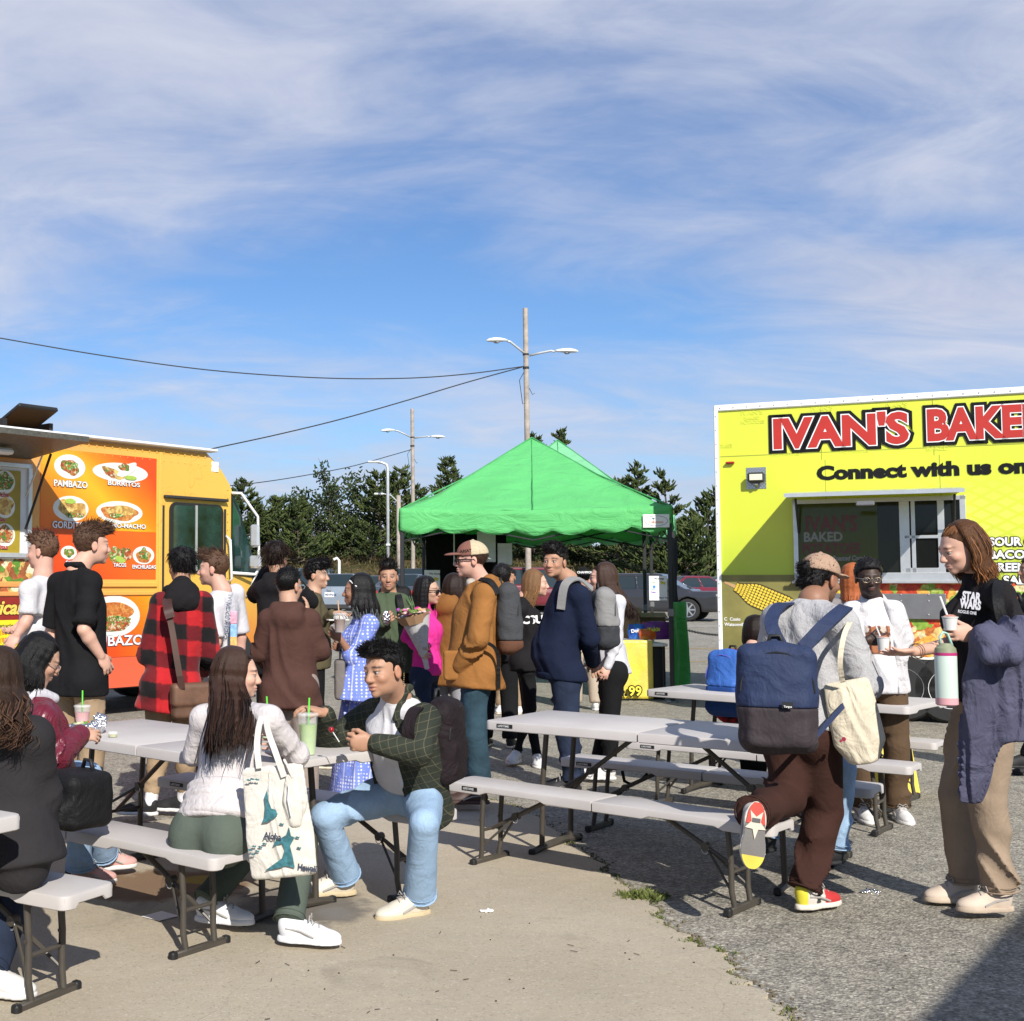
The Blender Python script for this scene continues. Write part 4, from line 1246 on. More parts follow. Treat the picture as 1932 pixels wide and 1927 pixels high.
# ===== trees
BARK=plain('cypress_bark',(0.10,0.075,0.055),0.95,0.3,6,0.8,20,bdist=0.03)
CYP=leafmat('cypress_foliage',(0.012,0.024,0.008),(0.098,0.125,0.035),0.7,sc=0.55)
PIN=leafmat('pine_foliage',(0.016,0.034,0.015),(0.085,0.110,0.038),0.7,sc=0.7)
def tree_data(seed,H=8.0,spread=2.6,kind='cypress',sparse=1.0,lean=0.0):
 g=np.random.default_rng(seed);wood=MB();starts=[];dirs=[];lens=[]
 def tp(z):return np.array([lean*(z/H)**1.6+0.12*math.sin(z*0.9+seed),0.10*math.sin(z*0.7+seed*2),z])
 wood.tube([tp(z)for z in np.linspace(-0.3,H*0.97,12)],0.22*H/8,7,True,0.02)
 nb=int(62*H/8*sparse)
 for i in range(nb):
  f=0.12+0.86*(i+g.random())/nb;z=f*H
  az=i*2.4+g.normal(0,0.5)
  prof=(1-f)**1.15 if kind=='cypress' else math.sqrt(max(0,1-((f-0.5)/0.55)**2))
  L=spread*prof*(0.55+0.75*g.random())+0.25
  if g.random()<0.12:L*=1.35
  up0=0.28+0.5*f+g.normal(0,0.12);o=tp(z)
  m=7;P=[]
  for j in range(m+1):
   u=j/m;r=L*u;zz_=L*(up0*u+0.22*u*u-0.10*math.sin(u*3.1))
   P.append(o+np.array([math.cos(az+0.3*u*math.sin(i))*r,math.sin(az+0.3*u*math.sin(i))*r,zz_*0.62]))
  wood.tube(P,0.045*(1-f)+0.018,4,False,0.008)
  P=np.array(P)
  ns=int((34 if kind=='cypress' else 26)*L/2+10)
  for _ in range(ns):
   u=0.22+0.78*g.random()**0.8;q=u*m;a=int(min(q,m-1));p=P[a]+(P[a+1]-P[a])*(q-a)
   d=unit(P[a+1]-P[a])
   if kind=='cypress':
    p=p+g.normal(0,1,3)*np.array([0.16,0.16,0.06])*(0.5+L*0.25)
    dd=d*0.9+g.normal(0,0.5,3)*np.array([1,1,0.35])+np.array([0,0,0.25]);ln=0.22+0.26*g.random()
   else:
    cl=P[int(m*(0.6+0.4*g.random()))];p=cl+g.normal(0,0.26,3);dd=g.normal(0,1,3)+np.array([0,0,0.5]);ln=0.16+0.2*g.random()
   starts.append(p);dirs.append(unit(dd));lens.append(ln)
 S=np.array(starts);D=np.array(dirs);L=np.array(lens)[:,None]
 t=np.array([0,0.5,1.0])[None,:,None]
 PP=S[:,None]+D[:,None]*t*L[:,None]
 PP[:,1]+=g.normal(0,0.025,(len(S),3))
 V,F=ribbons(PP,[0.055,0.065,0.008])
 return wood,V,F
TD={}
def tree(kind,px,ytop,Y,seed,spread,label,group=None,lean=0.0,sparse=1.0,rz=0.0,name='cypress_tree',base=None):
 key=(seed,)
 x=(px-PCX)/FPX*Y;zb=float(hz(x,Y))if Y>61 else float(gz(x,Y))
 top_=at(px,ytop,Y)[2];H=top_-zb
 if key not in TD:
  w,V,F=tree_data(seed,H,spread,kind,sparse,lean)
  me=mesh_np('crown',V,F);mw=bpy.data.meshes.new('trunk');mw.from_pydata(w.v,[],w.f);mw.update()
  me.materials.append(CYP if kind=='cypress' else PIN);mw.materials.append(BARK)
  TD[key]=(me,mw,H)
 me,mw,H0=TD[key]
 t=empty(name,(x,Y,zb-0.05),label,'tree',group,rz)
 s_=H/H0;t.scale=(s_*spread/spread,s_,s_)
 for nm,mm in(('trunk',mw),('crown',me)):
  o=bpy.data.objects.new(nm,mm);C.objects.link(o);o.parent=t
  if nm=='crown':mm.polygons.foreach_set('use_smooth',np.ones(len(mm.polygons),dtype=bool))
 return t
G_='cypress trees on the hill'
tree('cypress',452,908,86,1,3.6,'dark cypress directly behind the orange truck windshield, tips swept right',G_,0.5)
tree('cypress',497,962,90,2,3.0,'low dense cypress just right of the orange truck mirror',G_,0.2)
tree('cypress',527,938,88,3,3.0,'pointed cypress above the man in the black hoodie',G_)
tree('cypress',556,945,84,4,2.8,'slim spire-topped cypress right of the pointed one',G_)
tree('pine',622,926,87,5,3.3,'rounded pine with clumpy needles left of the steel lamp post','trees on the hill',name='pine_tree')
tree('pine',596,952,92,6,2.6,'shorter pine with two tufted tops beside the rounded pine','trees on the hill',name='pine_tree')
tree('cypress',716,892,85,7,3.7,'tall cypress directly left of the steel lamp post, long low boughs',G_)
tree('cypress',751,882,88,8,3.2,'tall cypress between the steel lamp post and the second wooden pole',G_,0.2)
tree('cypress',790,921,92,9,3.2,'cypress partly hidden behind the left slope of the green canopy',G_)
tree('cypress',845,862,95,10,2.4,'lone cypress tip poking above the left slope of the green canopy',G_)
tree('cypress',1028,820,95,11,3.6,'leaning cypress tip between the two green canopy peaks',G_,-0.8)
tree('cypress',1057,812,98,12,2.2,'cypress tip directly above the rear green canopy peak',G_)
tree('cypress',1212,878,72,13,2.6,'open-branched cypress spire right of the green canopy',G_,-0.3,0.75)
tree('cypress',1278,892,70,14,2.9,'gaunt twisted cypress with bare upper limbs left of the yellow trailer',G_,-0.9,0.5)
tree('cypress',1335,926,68,15,3.4,'broad dark cypress tucked against the corner of the yellow trailer',G_,0.2)
tree('cypress',1300,985,64,16,2.8,'low bushy cypress above the red sedan',G_)
tree('cypress',1252,975,66,17,2.6,'dense cypress seen just right of the canopy leg',G_)
tree('cypress',660,985,84,18,2.8,'small cypress in the dip right of the rounded pine',G_)
tree('cypress',560,985,80,2,3.0,'low sunlit cypress in front of the slim spire-topped one',G_,rz=1.2)
tree('cypress',930,900,88,3,3.0,'cypress hidden behind the front of the green canopy',G_,rz=2)
tree('cypress',1110,900,84,4,3.0,'cypress seen under the canopy behind the man in navy',G_,rz=1)
tree('cypress',1170,905,80,7,3.7,'dark cypress seen under the canopy behind the curly-haired woman',G_,rz=2.2)
tree('cypress',1003,915,82,8,3.2,'cypress seen under the canopy behind the wooden pole',G_,rz=.7)
tree('cypress',700,990,80,16,2.8,'squat cypress at the foot of the steel lamp post',G_,rz=3)
tree('cypress',455,1000,78,17,2.8,'squat cypress seen past the orange truck bonnet',G_,rz=4)
# ===== poles and wires
WOODP=plain('weathered_pole_wood',(0.36,0.31,0.26),0.9,0.25,5,0.6,40,bdist=0.01)
GALV=plain('galvanised_steel',(0.55,0.57,0.58),0.45,0.1,8,metal=0.4)
LAMPW=plain('lamp_housing',(0.72,0.73,0.70),0.5,0.08)
LENSM=plain('lamp_lens',(0.30,0.33,0.34),0.25,0.1)
BLKRUB=plain('black_cable',(0.02,0.02,0.02),0.7,0.1)
def cobra(m_arm,m_head,m_lens,p0,p1,L=0.85):
 """arm from the pole to the head; the head continues outwards"""
 p0=np.array(p0,float);p1=np.array(p1,float);d=unit(np.array([p1[0]-p0[0],p1[1]-p0[1],0]))
 m_arm.tube([p0,p0+(p1-p0)*0.45+UPV*0.04,p0+(p1-p0)*0.85+UPV*0.06,p1],0.045,8)
 sd=np.array([-d[1],d[0],0])
 prof=[(0.0,0.05,0.05),(0.12,0.09,0.08),(0.35,0.15,0.12),(0.62,0.17,0.13),(0.85,0.12,0.09),(0.97,0.04,0.03)]
 V=[];F=[];n=12
 for u,w,h in prof:
  for k in range(n):
   a=2*math.pi*k/n
   V.append(p1+d*u*L+sd*math.cos(a)*w+UPV*(math.sin(a)*(h if math.sin(a)>0 else h*0.35)+0.02-0.06*u))
 for i in range(len(prof)-1):
  for k in range(n):F.append((i*n+k,(i+1)*n+k,(i+1)*n+(k+1)%n,i*n+(k+1)%n))
 F.append(tuple(range(n)));F.append(tuple((len(prof)-1)*n+k for k in range(n))[::-1])
 m_head.add(V,F)
 m_lens.lathe([(0.11,0.0),(0.10,-0.03),(0.05,-0.05)],p1+d*0.5*L-UPV*0.06,12,(0,0,1))
UPV=np.array([0,0,1.0])
def wood_pole(px,ytop,Y,r,arms,label,ybase=None):
 x=(px-PCX)/FPX*Y;zb=float(gz(x,Y))if Y<61 else float(hz(x,Y));zt=at(px,ytop,Y)[2]
 t=empty('utility_pole',(x,Y,zb),label,'pole','wooden poles with double street lamps')
 b=np.array([x,Y,zb]);m=MB()
 m.tube([(0,0,-0.5),(0.02,0,(zt-zb)*0.5),(0,0,zt-zb)],r,14,True,r*0.82)
 m.build('post',WOODP,t,auto=R(40))
 for(ax,ay),(hx_,hy_)in arms:
  a=MB();h=MB();l=MB()
  p0=at(ax,ay,Y)-b;p1=at(hx_,hy_,Y-0.25)-b;p0[0]+=0.0
  cobra(a,h,l,p0,p1,0.9*Y/46*46/Y)
  ao=a.build('lamp_arm',GALV,t,smooth=True);ho=h.build('lamp_head',LAMPW,t,smooth=True);l.build('lamp_lens',LENSM,ho,smooth=True)
 hw=MB();zc=at(px,ytop,Y)[2]
 for(ax,ay),_ in arms[:1]:
  z=at(ax,ay,Y)[2]-zb
  hw.lathe([(r*1.05,-0.04),(r*1.05,0.04)],(0,0,z-0.5),14);hw.lathe([(r*1.05,-0.03),(r*1.05,0.03)],(0,0,z+0.02),14)
  hw.tube([(r*0.9,-0.1,z-1.3),(r*1.9,-0.12,z-1.55),(r*2.6,-0.15,z-1.5)],0.012,5)
  hw.tube([(-r*0.9,-0.1,z-0.7),(-r*2.4,-0.12,z-1.0),(-r*1.4,-0.1,z-1.9),(-r*0.8,-0.1,z-1.9)],0.014,5)
 hw.build('hardware',BLKRUB,t)
 return t
wood_pole(996,582,46,0.115,[((993,670),(957,644)),((999,671),(1047,664))],'nearer and taller weathered wooden pole rising behind the green canopy, two street lamps')
wood_pole(779,772,72,0.125,[((777,826),(745,813)),((781,827),(812,825))],'farther wooden pole left of the green canopy with two street lamps')
def steel_lamp(px,ytop,Y,label):
 x=(px-PCX)/FPX*Y;zb=float(hz(x,Y));zt=at(px,ytop,Y)[2]
 t=empty('street_lamp',(x,Y,zb),label,'street lamp');H=zt-zb;m=MB()
 m.tube([(0,0,-0.3),(0,0,H-0.3),(-0.06,0,H-0.1),(-0.3,0,H),(-0.5,0,H+0.01)],0.085,12,True,0.06)
 m.build('post',GALV,t,smooth=True)
 m=MB();m.box((-0.72,0,H+0.03),(0.62,0.28,0.09),None,0.03);m.build('lamp_head',LAMPW,t)
 m=MB();m.box((0,-0.1,H*0.42),(0.22,0.1,0.1));m.build('junction_box',GALV,t)
 return t
steel_lamp(732,873,62.5,'slim shiny steel lamp post left of the green canopy with one flat head')
x=(752.5-PCX)/FPX*64;t=empty('street_lamp',(x,64,float(hz(x,64))),'short wooden lamp post with one thin arm close to the left canopy corner','street lamp')
H_=at(752,935,64)[2]-float(hz(x,64));m=MB();m.tube([(0,0,0),(0,0,H_)],0.13,10,True,0.11);m.build('post',WOODP,t,smooth=True)
m=MB();m.tube([(0,0,H_-0.4),(-0.4,0,H_+0.0),(-0.85,0,H_+0.1)],0.03,6);m.build('lamp_arm',GALV,t)
m=MB();m.box((-1.05,0,H_+0.08),(0.5,0.2,0.10),None,0.03);m.build('lamp_head',LAMPW,t)
def wire(pts,r,label):
 m=MB();K=np.array(pts);n=len(K);u=np.linspace(0,n-1,60);i=np.minimum(u.astype(int),n-2);fr=(u-i)[:,None]
 A=K[np.maximum(i-1,0)];B=K[i];D=K[i+1];E_=K[np.minimum(i+2,n-1)]
 Q=0.5*((2*B)+(-A+D)*fr+(2*A-5*B+4*D-E_)*fr**2+(-A+3*B-3*D+E_)*fr**3)
 c=Q.mean(0)
 m.tube(list(Q-c),r,5)
 o=m.build('overhead_wire',BLKRUB);o.location=c;tag(o,label,'wire','overhead wires')
wire([at(-120,616,40),at(0,638,41),at(200,672,42),at(400,699,43),at(600,713,44),at(760,714,45),at(880,706,45.6),at(992,691,46)],0.022,'overhead wire crossing the sky from the left edge to the nearer pole')
wire([at(330,864,40),at(400,847,40.6),at(520,821,42),at(640,792,43),at(760,758,44),at(880,722,45),at(985,693,46)],0.022,'overhead wire running down from the nearer pole to behind the orange truck')
wire([at(380,921,60),at(470,913,63),at(560,900,66),at(660,881,69),at(740,859,71),at(778,848,72)],0.024,'lowest overhead wire running from the farther pole behind the trees')
# chain fence of the lot
CHW=plain('chain_steel',(0.55,0.55,0.54),0.5,0.1,metal=0.5);CHB=plain('chain_dark',(0.04,0.04,0.04),0.6,0.1)
def chain(p,q,sag,mat,n,label):
 p=np.array(p);q=np.array(q);c=(p+q)/2;m=MB();d=unit(q-p)
 for i in range(n):
  u=(i+0.5)/n;o=p+(q-p)*u-UPV*sag*4*u*(1-u)-c
  x_,y_,z_=frame(d);s_=UPV if i%2 else unit(np.cross(d,UPV));L=np.linalg.norm(q-p)/n*0.8
  ring=[o+d*math.cos(a)*L+s_*math.sin(a)*L*0.6 for a in np.linspace(0,2*math.pi,9)]
  m.tube(ring,L*0.2,4,False)
 o=m.build('chain',mat);o.location=c;tag(o,label,'chain','chains around the parking lot')
def post(px,Y,h,label):
 x=(px-PCX)/FPX*Y;m=MB();m.tube([(0,0,0),(0,0,h)],0.045,10);m.lathe([(0.06,h),(0.05,h+0.03),(0.0,h+0.05)],n=10)
 o=m.build('chain_post',CHB,smooth=False);o.location=(x,Y,float(gz(x,Y)));tag(o,label,'post','posts holding the parking lot chains')
chain(at(588,1170,21),at(672,1170,21),0.10,CHW,30,'pale steel chain hanging behind the woman in the blue patterned dress')
post(584,21,0.92,'dark post at the left end of the pale chain');post(676,21,0.92,'dark post at the right end of the pale chain')
chain(at(1276,1183,19),at(1368,1199,18),0.03,CHB,34,'black chain between the green canopy and the yellow trailer')
post(1274,19.05,0.88,'dark post behind the right leg of the green canopy');post(1371,18,0.80,'dark post behind the corner of the yellow trailer')
# small white pipe and a timber kerb by the hill
x=(640-PCX)/FPX*60;m=MB();m.tube([(0,0,0),(0,0,1.25),(-0.12,0,1.38),(-0.28,0,1.30)],0.07,8);o=m.build('vent_pipe',plain('white_pvc',(0.75,0.75,0.72),0.5));o.location=(x,60,0.47+1.0);tag(o,'white curved vent pipe standing at the foot of the hill','pipe')
m=MB();m.box((0,0,0.35),(5.2,0.25,0.7),None,0.03);o=m.build('timber_barrier',plain('timber',(0.42,0.30,0.18),0.9,0.2));o.location=((643-PCX)/FPX*59,59,0.47+0.75);tag(o,'low tan timber barrier in front of the white vent pipe','barrier')
m=MB();dB=np.array([0.64,0.768,0]);nB=np.array([0.768,-0.64,0]);q0=np.array([2.93,-0.10,0])-dB*9
m.prism([(0,0),(12.6,0),(12.6,3),(0,3)],q0,dB,UPV,nB*5.0)
bw_=m.build('wall',plain('shadow_wall',(0.45,0.42,0.36),0.9,0.1,3));bw_['kind']='structure'  # unseen wall added to cast the shadow at bottom right
# ===== cars
TYRE=plain('tyre_rubber',(0.022,0.022,0.022),0.85,0.15,20)
ALLOY=plain('alloy',(0.55,0.56,0.57),0.35,0.05,metal=0.8)
GLASSD=plain('car_glass',(0.02,0.03,0.032),0.06,0.05,spec=0.8)
TAILL=plain('tail_light',(0.42,0.02,0.015),0.2,0.05)
HEADL=plain('head_light',(0.75,0.77,0.78),0.12,0.05)
BLKP=plain('black_plastic',(0.03,0.03,0.03),0.6,0.1)
PLATEM=plain('licence_plate',(0.72,0.72,0.70),0.5,0.03)
INKB=plain('dark_blue_ink',(0.03,0.05,0.16),0.5,0.02)
def paint(name,col):return plain(name,col,0.28,0.04,2,coat=0.7)
CARM={}
def car(px,Y,yaw,col,label,kind='sedan',plate=None):
 x=(px-PCX)/FPX*Y
 t=empty('parked_car',(x,Y,float(gz(x,Y))),label,'car','cars in the parking lot',R(yaw))
 L,W=(4.6,1.80)if kind=='sedan' else(4.5,1.86)
 top=1.44 if kind=='sedan' else 1.72;h=0.05
 key=kind
 if key not in CARM:
  F=Field((-L/2-.1,-W/2-.1,0),(L/2+.1,W/2+.1,top+.1),h)
  F.box((0,0,0.56),(L/2,W/2,0.30),None,0.13,0.02)
  if kind=='sedan':
   F.box((L*0.30,0,0.72),(L*0.19,W/2-0.04,0.17),None,0.12,0.08)
   F.box((-L*0.36,0,0.80),(L*0.13,W/2-0.03,0.20),None,0.11,0.08)
  else:
   F.box((L*0.32,0,0.80),(L*0.17,W/2-0.03,0.20),None,0.12,0.08)
   F.box((-L*0.26,0,0.82),(L*0.23,W/2-0.02,0.26),None,0.11,0.08)
  F.box((-0.1,0,0.80),(L*0.34,W/2-0.03,0.16),None,0.1,0.05)
  r0,r1=((-0.95,0.45)if kind=='sedan' else(-1.75,0.50))
  F.box(((r0+r1)/2,0,top-0.06),((r1-r0)/2,0.60,0.06),None,0.055,0.03)
  fb=(1.25,-1.75)if kind=='sedan' else(1.30,-2.05)
  for sy in(-1,1):
   F.cap((fb[0],sy*0.74,0.93),(r1,sy*0.58,top-0.08),0.045,0.045,0.03)
   F.cap((fb[1],sy*0.74,0.96),(r0,sy*0.58,top-0.08),0.075,0.06,0.03)
   F.cap(((r0+r1)/2+0.1,sy*0.78,0.93),((r0+r1)/2,sy*0.60,top-0.08),0.04,0.04,0.02)
   F.cap((r0,sy*0.58,top-0.07),(r1,sy*0.58,top-0.07),0.05,0.05,0.02)
  for wx in(L*0.295,-L*0.285):
   F.cap((wx,-W,0.33),(wx,-W/2+0.24,0.33),0.38,0.38,0.01,'sub');F.cap((wx,W/2-0.24,0.33),(wx,W,0.33),0.38,0.38,0.01,'sub')
  F.cut((0,0,0.22),(0,0,-1))
  V,Fc=F.polys();body=mesh_np('body',V,Fc)
  G=Field((-L/2,-W/2,0.8),(L/2,W/2,top+.1),h)
  G.box(((fb[0]+fb[1])/2,0,1.05),((fb[0]-fb[1])/2,0.745,top-1.05-0.01),None,0.06,0.01)
  n1=np.array([top-0.9,0,fb[0]-r1]);G.cut((fb[0]-0.03,0,0.93),n1)
  n2=np.array([-(top-0.9),0,r0-fb[1]]);G.cut((fb[1]+0.03,0,0.95),n2)
  for sy in(-1,1):G.cut((0,sy*0.76,0.93),(0,sy*(top-0.95),0.17))
  V,Fc=G.polys();glass=mesh_np('windows',V,Fc);glass.materials.append(GLASSD)
  w=MB();w.lathe([(0.20,-0.11),(0.31,-0.11),(0.335,-0.07),(0.335,0.07),(0.31,0.11),(0.20,0.11)],(0,0,0),22,(0,1,0));wm=bpy.data.meshes.new('wheel');wm.from_pydata(w.v,[],w.f);wm.materials.append(TYRE)
  r=MB()
  for k in range(7):
   a=2*math.pi*k/7;r.box((0.11*math.cos(a),-0.10,0.11*math.sin(a)),(0.20,0.03,0.045),np.array([[math.cos(a),0,-math.sin(a)],[0,1,0],[math.sin(a),0,math.cos(a)]]))
  r.lathe([(0.205,-0.113),(0.225,-0.118),(0.225,-0.08)],(0,0,0),22,(0,1,0),False);r.lathe([(0.05,-0.12),(0.05,-0.05)],(0,0,0),10,(0,1,0))
  rm=bpy.data.meshes.new('rim');rm.from_pydata(r.v,[],r.f);rm.materials.append(ALLOY)
  CARM[key]=(body,glass,wm,rm,V)
 body,glass,wm,rm,_=CARM[key]
 b=body.copy();b.materials.append(col)
 o=link('body',b,None,t,True)
 o=link('windows',glass,None,t,True)
 for wx in(L*0.295,-L*0.285):
  for sy in(-1,1):
   wo=bpy.data.objects.new('wheel',wm);C.objects.link(wo);wo.parent=t;wo.location=(wx,sy*(W/2-0.14),0.335);wo.rotation_euler=(0,0,0 if sy<0 else math.pi)
   ro=bpy.data.objects.new('rim',rm);C.objects.link(ro);ro.parent=wo
 zl=0.72 if kind=='sedan' else 0.85
 for sy in(-1,1):
  m=MB();m.box((-L/2+0.03,sy*0.68,zl+0.05),(0.14,0.36,0.16),None,0.04);m.build('tail_light',TAILL,t)
  m=MB();m.box((L/2-0.06,sy*0.66,zl-0.05),(0.16,0.36,0.15),None,0.05);m.build('headlight',HEADL,t)
  m=MB();m.box((0.78,sy*0.96,0.97),(0.12,0.20,0.14),None,0.04);m.build('side_mirror',col,t)
 m=MB();m.box((L/2+0.005,0,0.50),(0.03,1.0,0.16));m.build('grille',BLKP,t)
 m=MB();m.box((-L/2+0.02,0,0.34),(0.05,1.3,0.12));m.build('lower_bumper',BLKP,t)
 m=MB();m.box((-L/2-0.006,0,0.72),(0.015,0.32,0.16));po=m.build('licence_plate',PLATEM,t)
 if plate:text_mesh('plate_number',plate,0.105,basis((-L/2-0.016,0.14,0.685),(0,-1,0),(0,0,1)),INKB,po,0.003,0.0008)
 m=MB();m.box((-L/2-0.01,0,0.90 if kind=='sedan' else 1.0),(0.02,0.14,0.09),None,0.008);m.build('badge',ALLOY,t)
 for sy in(-1,1):
  for dx in(0.35,-0.62):
   m=MB();m.box((dx,sy*(W/2+0.005),0.78),(0.17,0.025,0.03));m.build('door_handle',col,t)
 return t
car(645,43,78,paint('paint_silver_blue',(0.22,0.26,0.31)),'silver-blue sedan seen from behind, left of the woman in the blue dress',plate='9EVP614')
car(600,50,84,paint('paint_teal_grey',(0.07,0.10,0.11)),'dark teal hatchback parked behind the silver-blue sedan','suv')
car(672,55,90,paint('paint_light_blue',(0.30,0.36,0.42)),'pale blue car, roof only, beyond the silver-blue sedan')
car(772,44,70,paint('paint_slate',(0.05,0.06,0.075)),'slate blue sedan right behind the man in the green sweatshirt')
car(792,51,72,paint('paint_dark_navy',(0.018,0.022,0.032)),'black sport utility car at the left leg of the green canopy','suv')
car(705,51,86,paint('paint_grey',(0.12,0.125,0.13)),'grey car between the blue dress woman and the green sweatshirt man')
car(1012,47,8,paint('paint_wine',(0.14,0.012,0.02)),'wine red sport utility car seen under the canopy beside the wooden pole','suv')
car(1090,50,20,paint('paint_dark_navy',(0.018,0.022,0.032)),'dark sedan seen under the canopy behind the man in navy')
car(1222,38,-28,paint('paint_charcoal',(0.03,0.031,0.036)),'charcoal sedan facing right behind the canopy payment sign')
car(1304,52,28,paint('paint_red',(0.15,0.012,0.022)),'dark red sedan between the green canopy and the yellow trailer')
car(1368,58,24,paint('paint_lavender',(0.30,0.31,0.38)),'pale lilac grey car half hidden by the yellow trailer corner')
car(1345,66,15,paint('paint_black',(0.02,0.02,0.022)),'black car beyond the red sedan, only its roof showing')
# ===== food print helpers
WHITEP=plain('white_print',(0.80,0.80,0.78),0.5,0.03)
REDP=plain('red_print',(0.44,0.024,0.015),0.45,0.05)
BLACKP=plain('black_print',(0.008,0.008,0.008),0.6,0.05,spec=0.15)
NAVYP=plain('navy_outline',(0.06,0.07,0.16),0.5,0.05)
PLATEW=plain('plate_white',(0.74,0.73,0.66),0.4,0.05)
ALU=plain('aluminium',(0.62,0.63,0.64),0.32,0.06,12,metal=0.6)
ALUD=plain('brushed_steel',(0.22,0.22,0.225),0.4,0.08,8,metal=0.5)
WHITEM=plain('white_metal',(0.76,0.76,0.75),0.4,0.04)
def foodmat(name,cols,scale=30.0,seed=0.0):
 if name in MATS:return MATS[name]
 t=NT(name);v=t.mapv(t.coord(),loc=(seed,seed*2,seed))
 w=t.n('ShaderNodeVectorMath',operation='ADD');nz=t.n('ShaderNodeTexNoise');nz.inputs['Scale'].default_value=scale*0.7;t.l(v,nz.inputs['Vector'])
 s_=t.n('ShaderNodeVectorMath',operation='SCALE');s_.inputs['Scale'].default_value=1.2/scale*1.6;t.l(nz.outputs['Color'],s_.inputs[0]);t.l(v,w.inputs[0]);t.l(s_.outputs[0],w.inputs[1])
 f=t.sep(t.vor(scale,w.outputs[0],out='Color'))[0]
 g=t.noise(scale*1.6,4,0.6,v)
 n=len(cols)
 c=t.ramp(f,[(i/n,cols[i])for i in range(n)],'CONSTANT')
 c=t.mix(t.rng(g,0.3,0.7),t.mix(1.0,c,(0.55,0.5,0.45),'MULTIPLY'),t.mix(1.0,c,(1.3,1.3,1.2),'MULTIPLY'))
 t.set(color=c,rough=0.45,spec=0.4);MATS[name]=t.m
 return t.m
F_MEAT=foodmat('food_meat',[(0.30,0.07,0.03),(0.45,0.16,0.05),(0.10,0.22,0.04),(0.60,0.50,0.35),(0.40,0.08,0.03)],38,1)
F_TORT=foodmat('food_tortilla',[(0.62,0.42,0.12),(0.55,0.33,0.10),(0.66,0.48,0.18),(0.40,0.22,0.07)],18,2)
F_GREEN=foodmat('food_greens',[(0.10,0.24,0.04),(0.20,0.36,0.08),(0.60,0.60,0.40),(0.45,0.12,0.04),(0.07,0.15,0.03)],55,3)
F_BREAD=foodmat('food_bread',[(0.55,0.20,0.05),(0.62,0.28,0.08),(0.50,0.15,0.04)],22,4)
F_LOADED=foodmat('food_loaded',[(0.50,0.05,0.02),(0.62,0.10,0.03),(0.25,0.42,0.06),(0.75,0.40,0.08),(0.72,0.62,0.35),(0.55,0.05,0.02)],11,5)
F_CHEESE=foodmat('food_cheese',[(0.78,0.42,0.08),(0.80,0.55,0.22),(0.75,0.68,0.42),(0.62,0.20,0.05)],13,6)
F_KERNEL=foodmat('food_kernels',[(0.75,0.55,0.03),(0.80,0.62,0.08),(0.62,0.42,0.02)],24,7)
LIME=plain('lime_print',(0.35,0.50,0.08),0.5,0.2,60)
class Wall:
 """a flat upright side of a vehicle: picture positions become (along, height) on it"""
 def __init__(s,p0,p1):
  s.o=np.array([p0[0],p0[1],0.0]);s.w=unit(np.array([p1[0]-p0[0],p1[1]-p0[1],0.0]))
  s.n=np.array([s.w[1],-s.w[0],0.0])
  if s.n@(-s.o)<0:s.n=-s.n
 def sz(s,px,py):
  r=ray(px,py);c=np.array([0,0,CAMH]);t=((s.o-c)@s.n)/(r@s.n);p=c+r*t
  return float((p-s.o)@s.w),float(p[2])
 def pt(s,a,z,out=0.0):return s.o+s.w*a+UPV*z+s.n*out
 def quad(s,mb,pxy0,pxy1,out0,out1):
  """box between two picture corners, from depth out0 to out1 off the wall"""
  a0,z0=s.sz(*pxy0);a1,z1=s.sz(*pxy1)
  a0,a1=min(a0,a1),max(a0,a1);z0,z1=min(z0,z1),max(z0,z1)
  mb.prism([(a0,z0),(a1,z0),(a1,z1),(a0,z1)],s.o+s.n*out0,s.w,UPV,s.n*(out1-out0));return a0,a1,z0,z1
 def disc(s,mb,px,py,rx,ry,out0,out1,n=28,wob=0.0,rot=0.0):
  a,z=s.sz(px,py);a1,_=s.sz(px+rx,py);_,z1=s.sz(px,py-ry);ra,rz_=abs(a1-a),abs(z1-z)
  pts=[]
  for k in range(n):
   t=2*math.pi*k/n;q=1+wob*math.sin(5*t+px)+wob*math.sin(3*t+py)
   x,y=ra*q*math.cos(t),rz_*q*math.sin(t);pts.append((a+x*math.cos(rot)-y*math.sin(rot),z+x*math.sin(rot)+y*math.cos(rot)))
  mb.prism(pts,s.o+s.n*out0,s.w,UPV,s.n*(out1-out0))
 def text(s,name,txt,px,py,pxend,cap,mat,parent,org,out=0.01,offset=0.0,shear=0.0,layers=()):
  """txt from (px,py) baseline to pxend, capital height cap in picture px; layers: [(offset, material)] drawn behind"""
  a,z=s.sz(px,py);a1,_=s.sz(pxend,py);_,z1=s.sz(px,py-cap)
  size=(z1-z)/0.70
  x=s.w if(s.sz(px+10,py)[0]>a)else-s.w
  def mk(nm,off,mm,o_):
   cu_=text_mesh(nm,txt,size,Matrix.Identity(4),mm,parent,off*size,0.0015,shear)
   xs_=[v.co.x for v in cu_.data.vertices];return cu_,min(xs_),max(xs_)
  c,x0,x1=mk(name,offset,mat,out);sx=abs(a1-a)/(x1-x0)
  def place(c,o_):
   M=basis(tuple(s.pt(a,z,o_)-org),tuple(x),tuple(UPV))@Matrix.Diagonal((sx,1,1,1))@Matrix.Translation((-x0,0,0))
   c.data.transform(M);c.data.update()
  place(c,out)
  for i,(off,mm)in enumerate(layers):
   c2,_,_=mk('outline',off,mm,0);c2.parent=parent;place(c2,out-0.0034*(i+1))
  return c
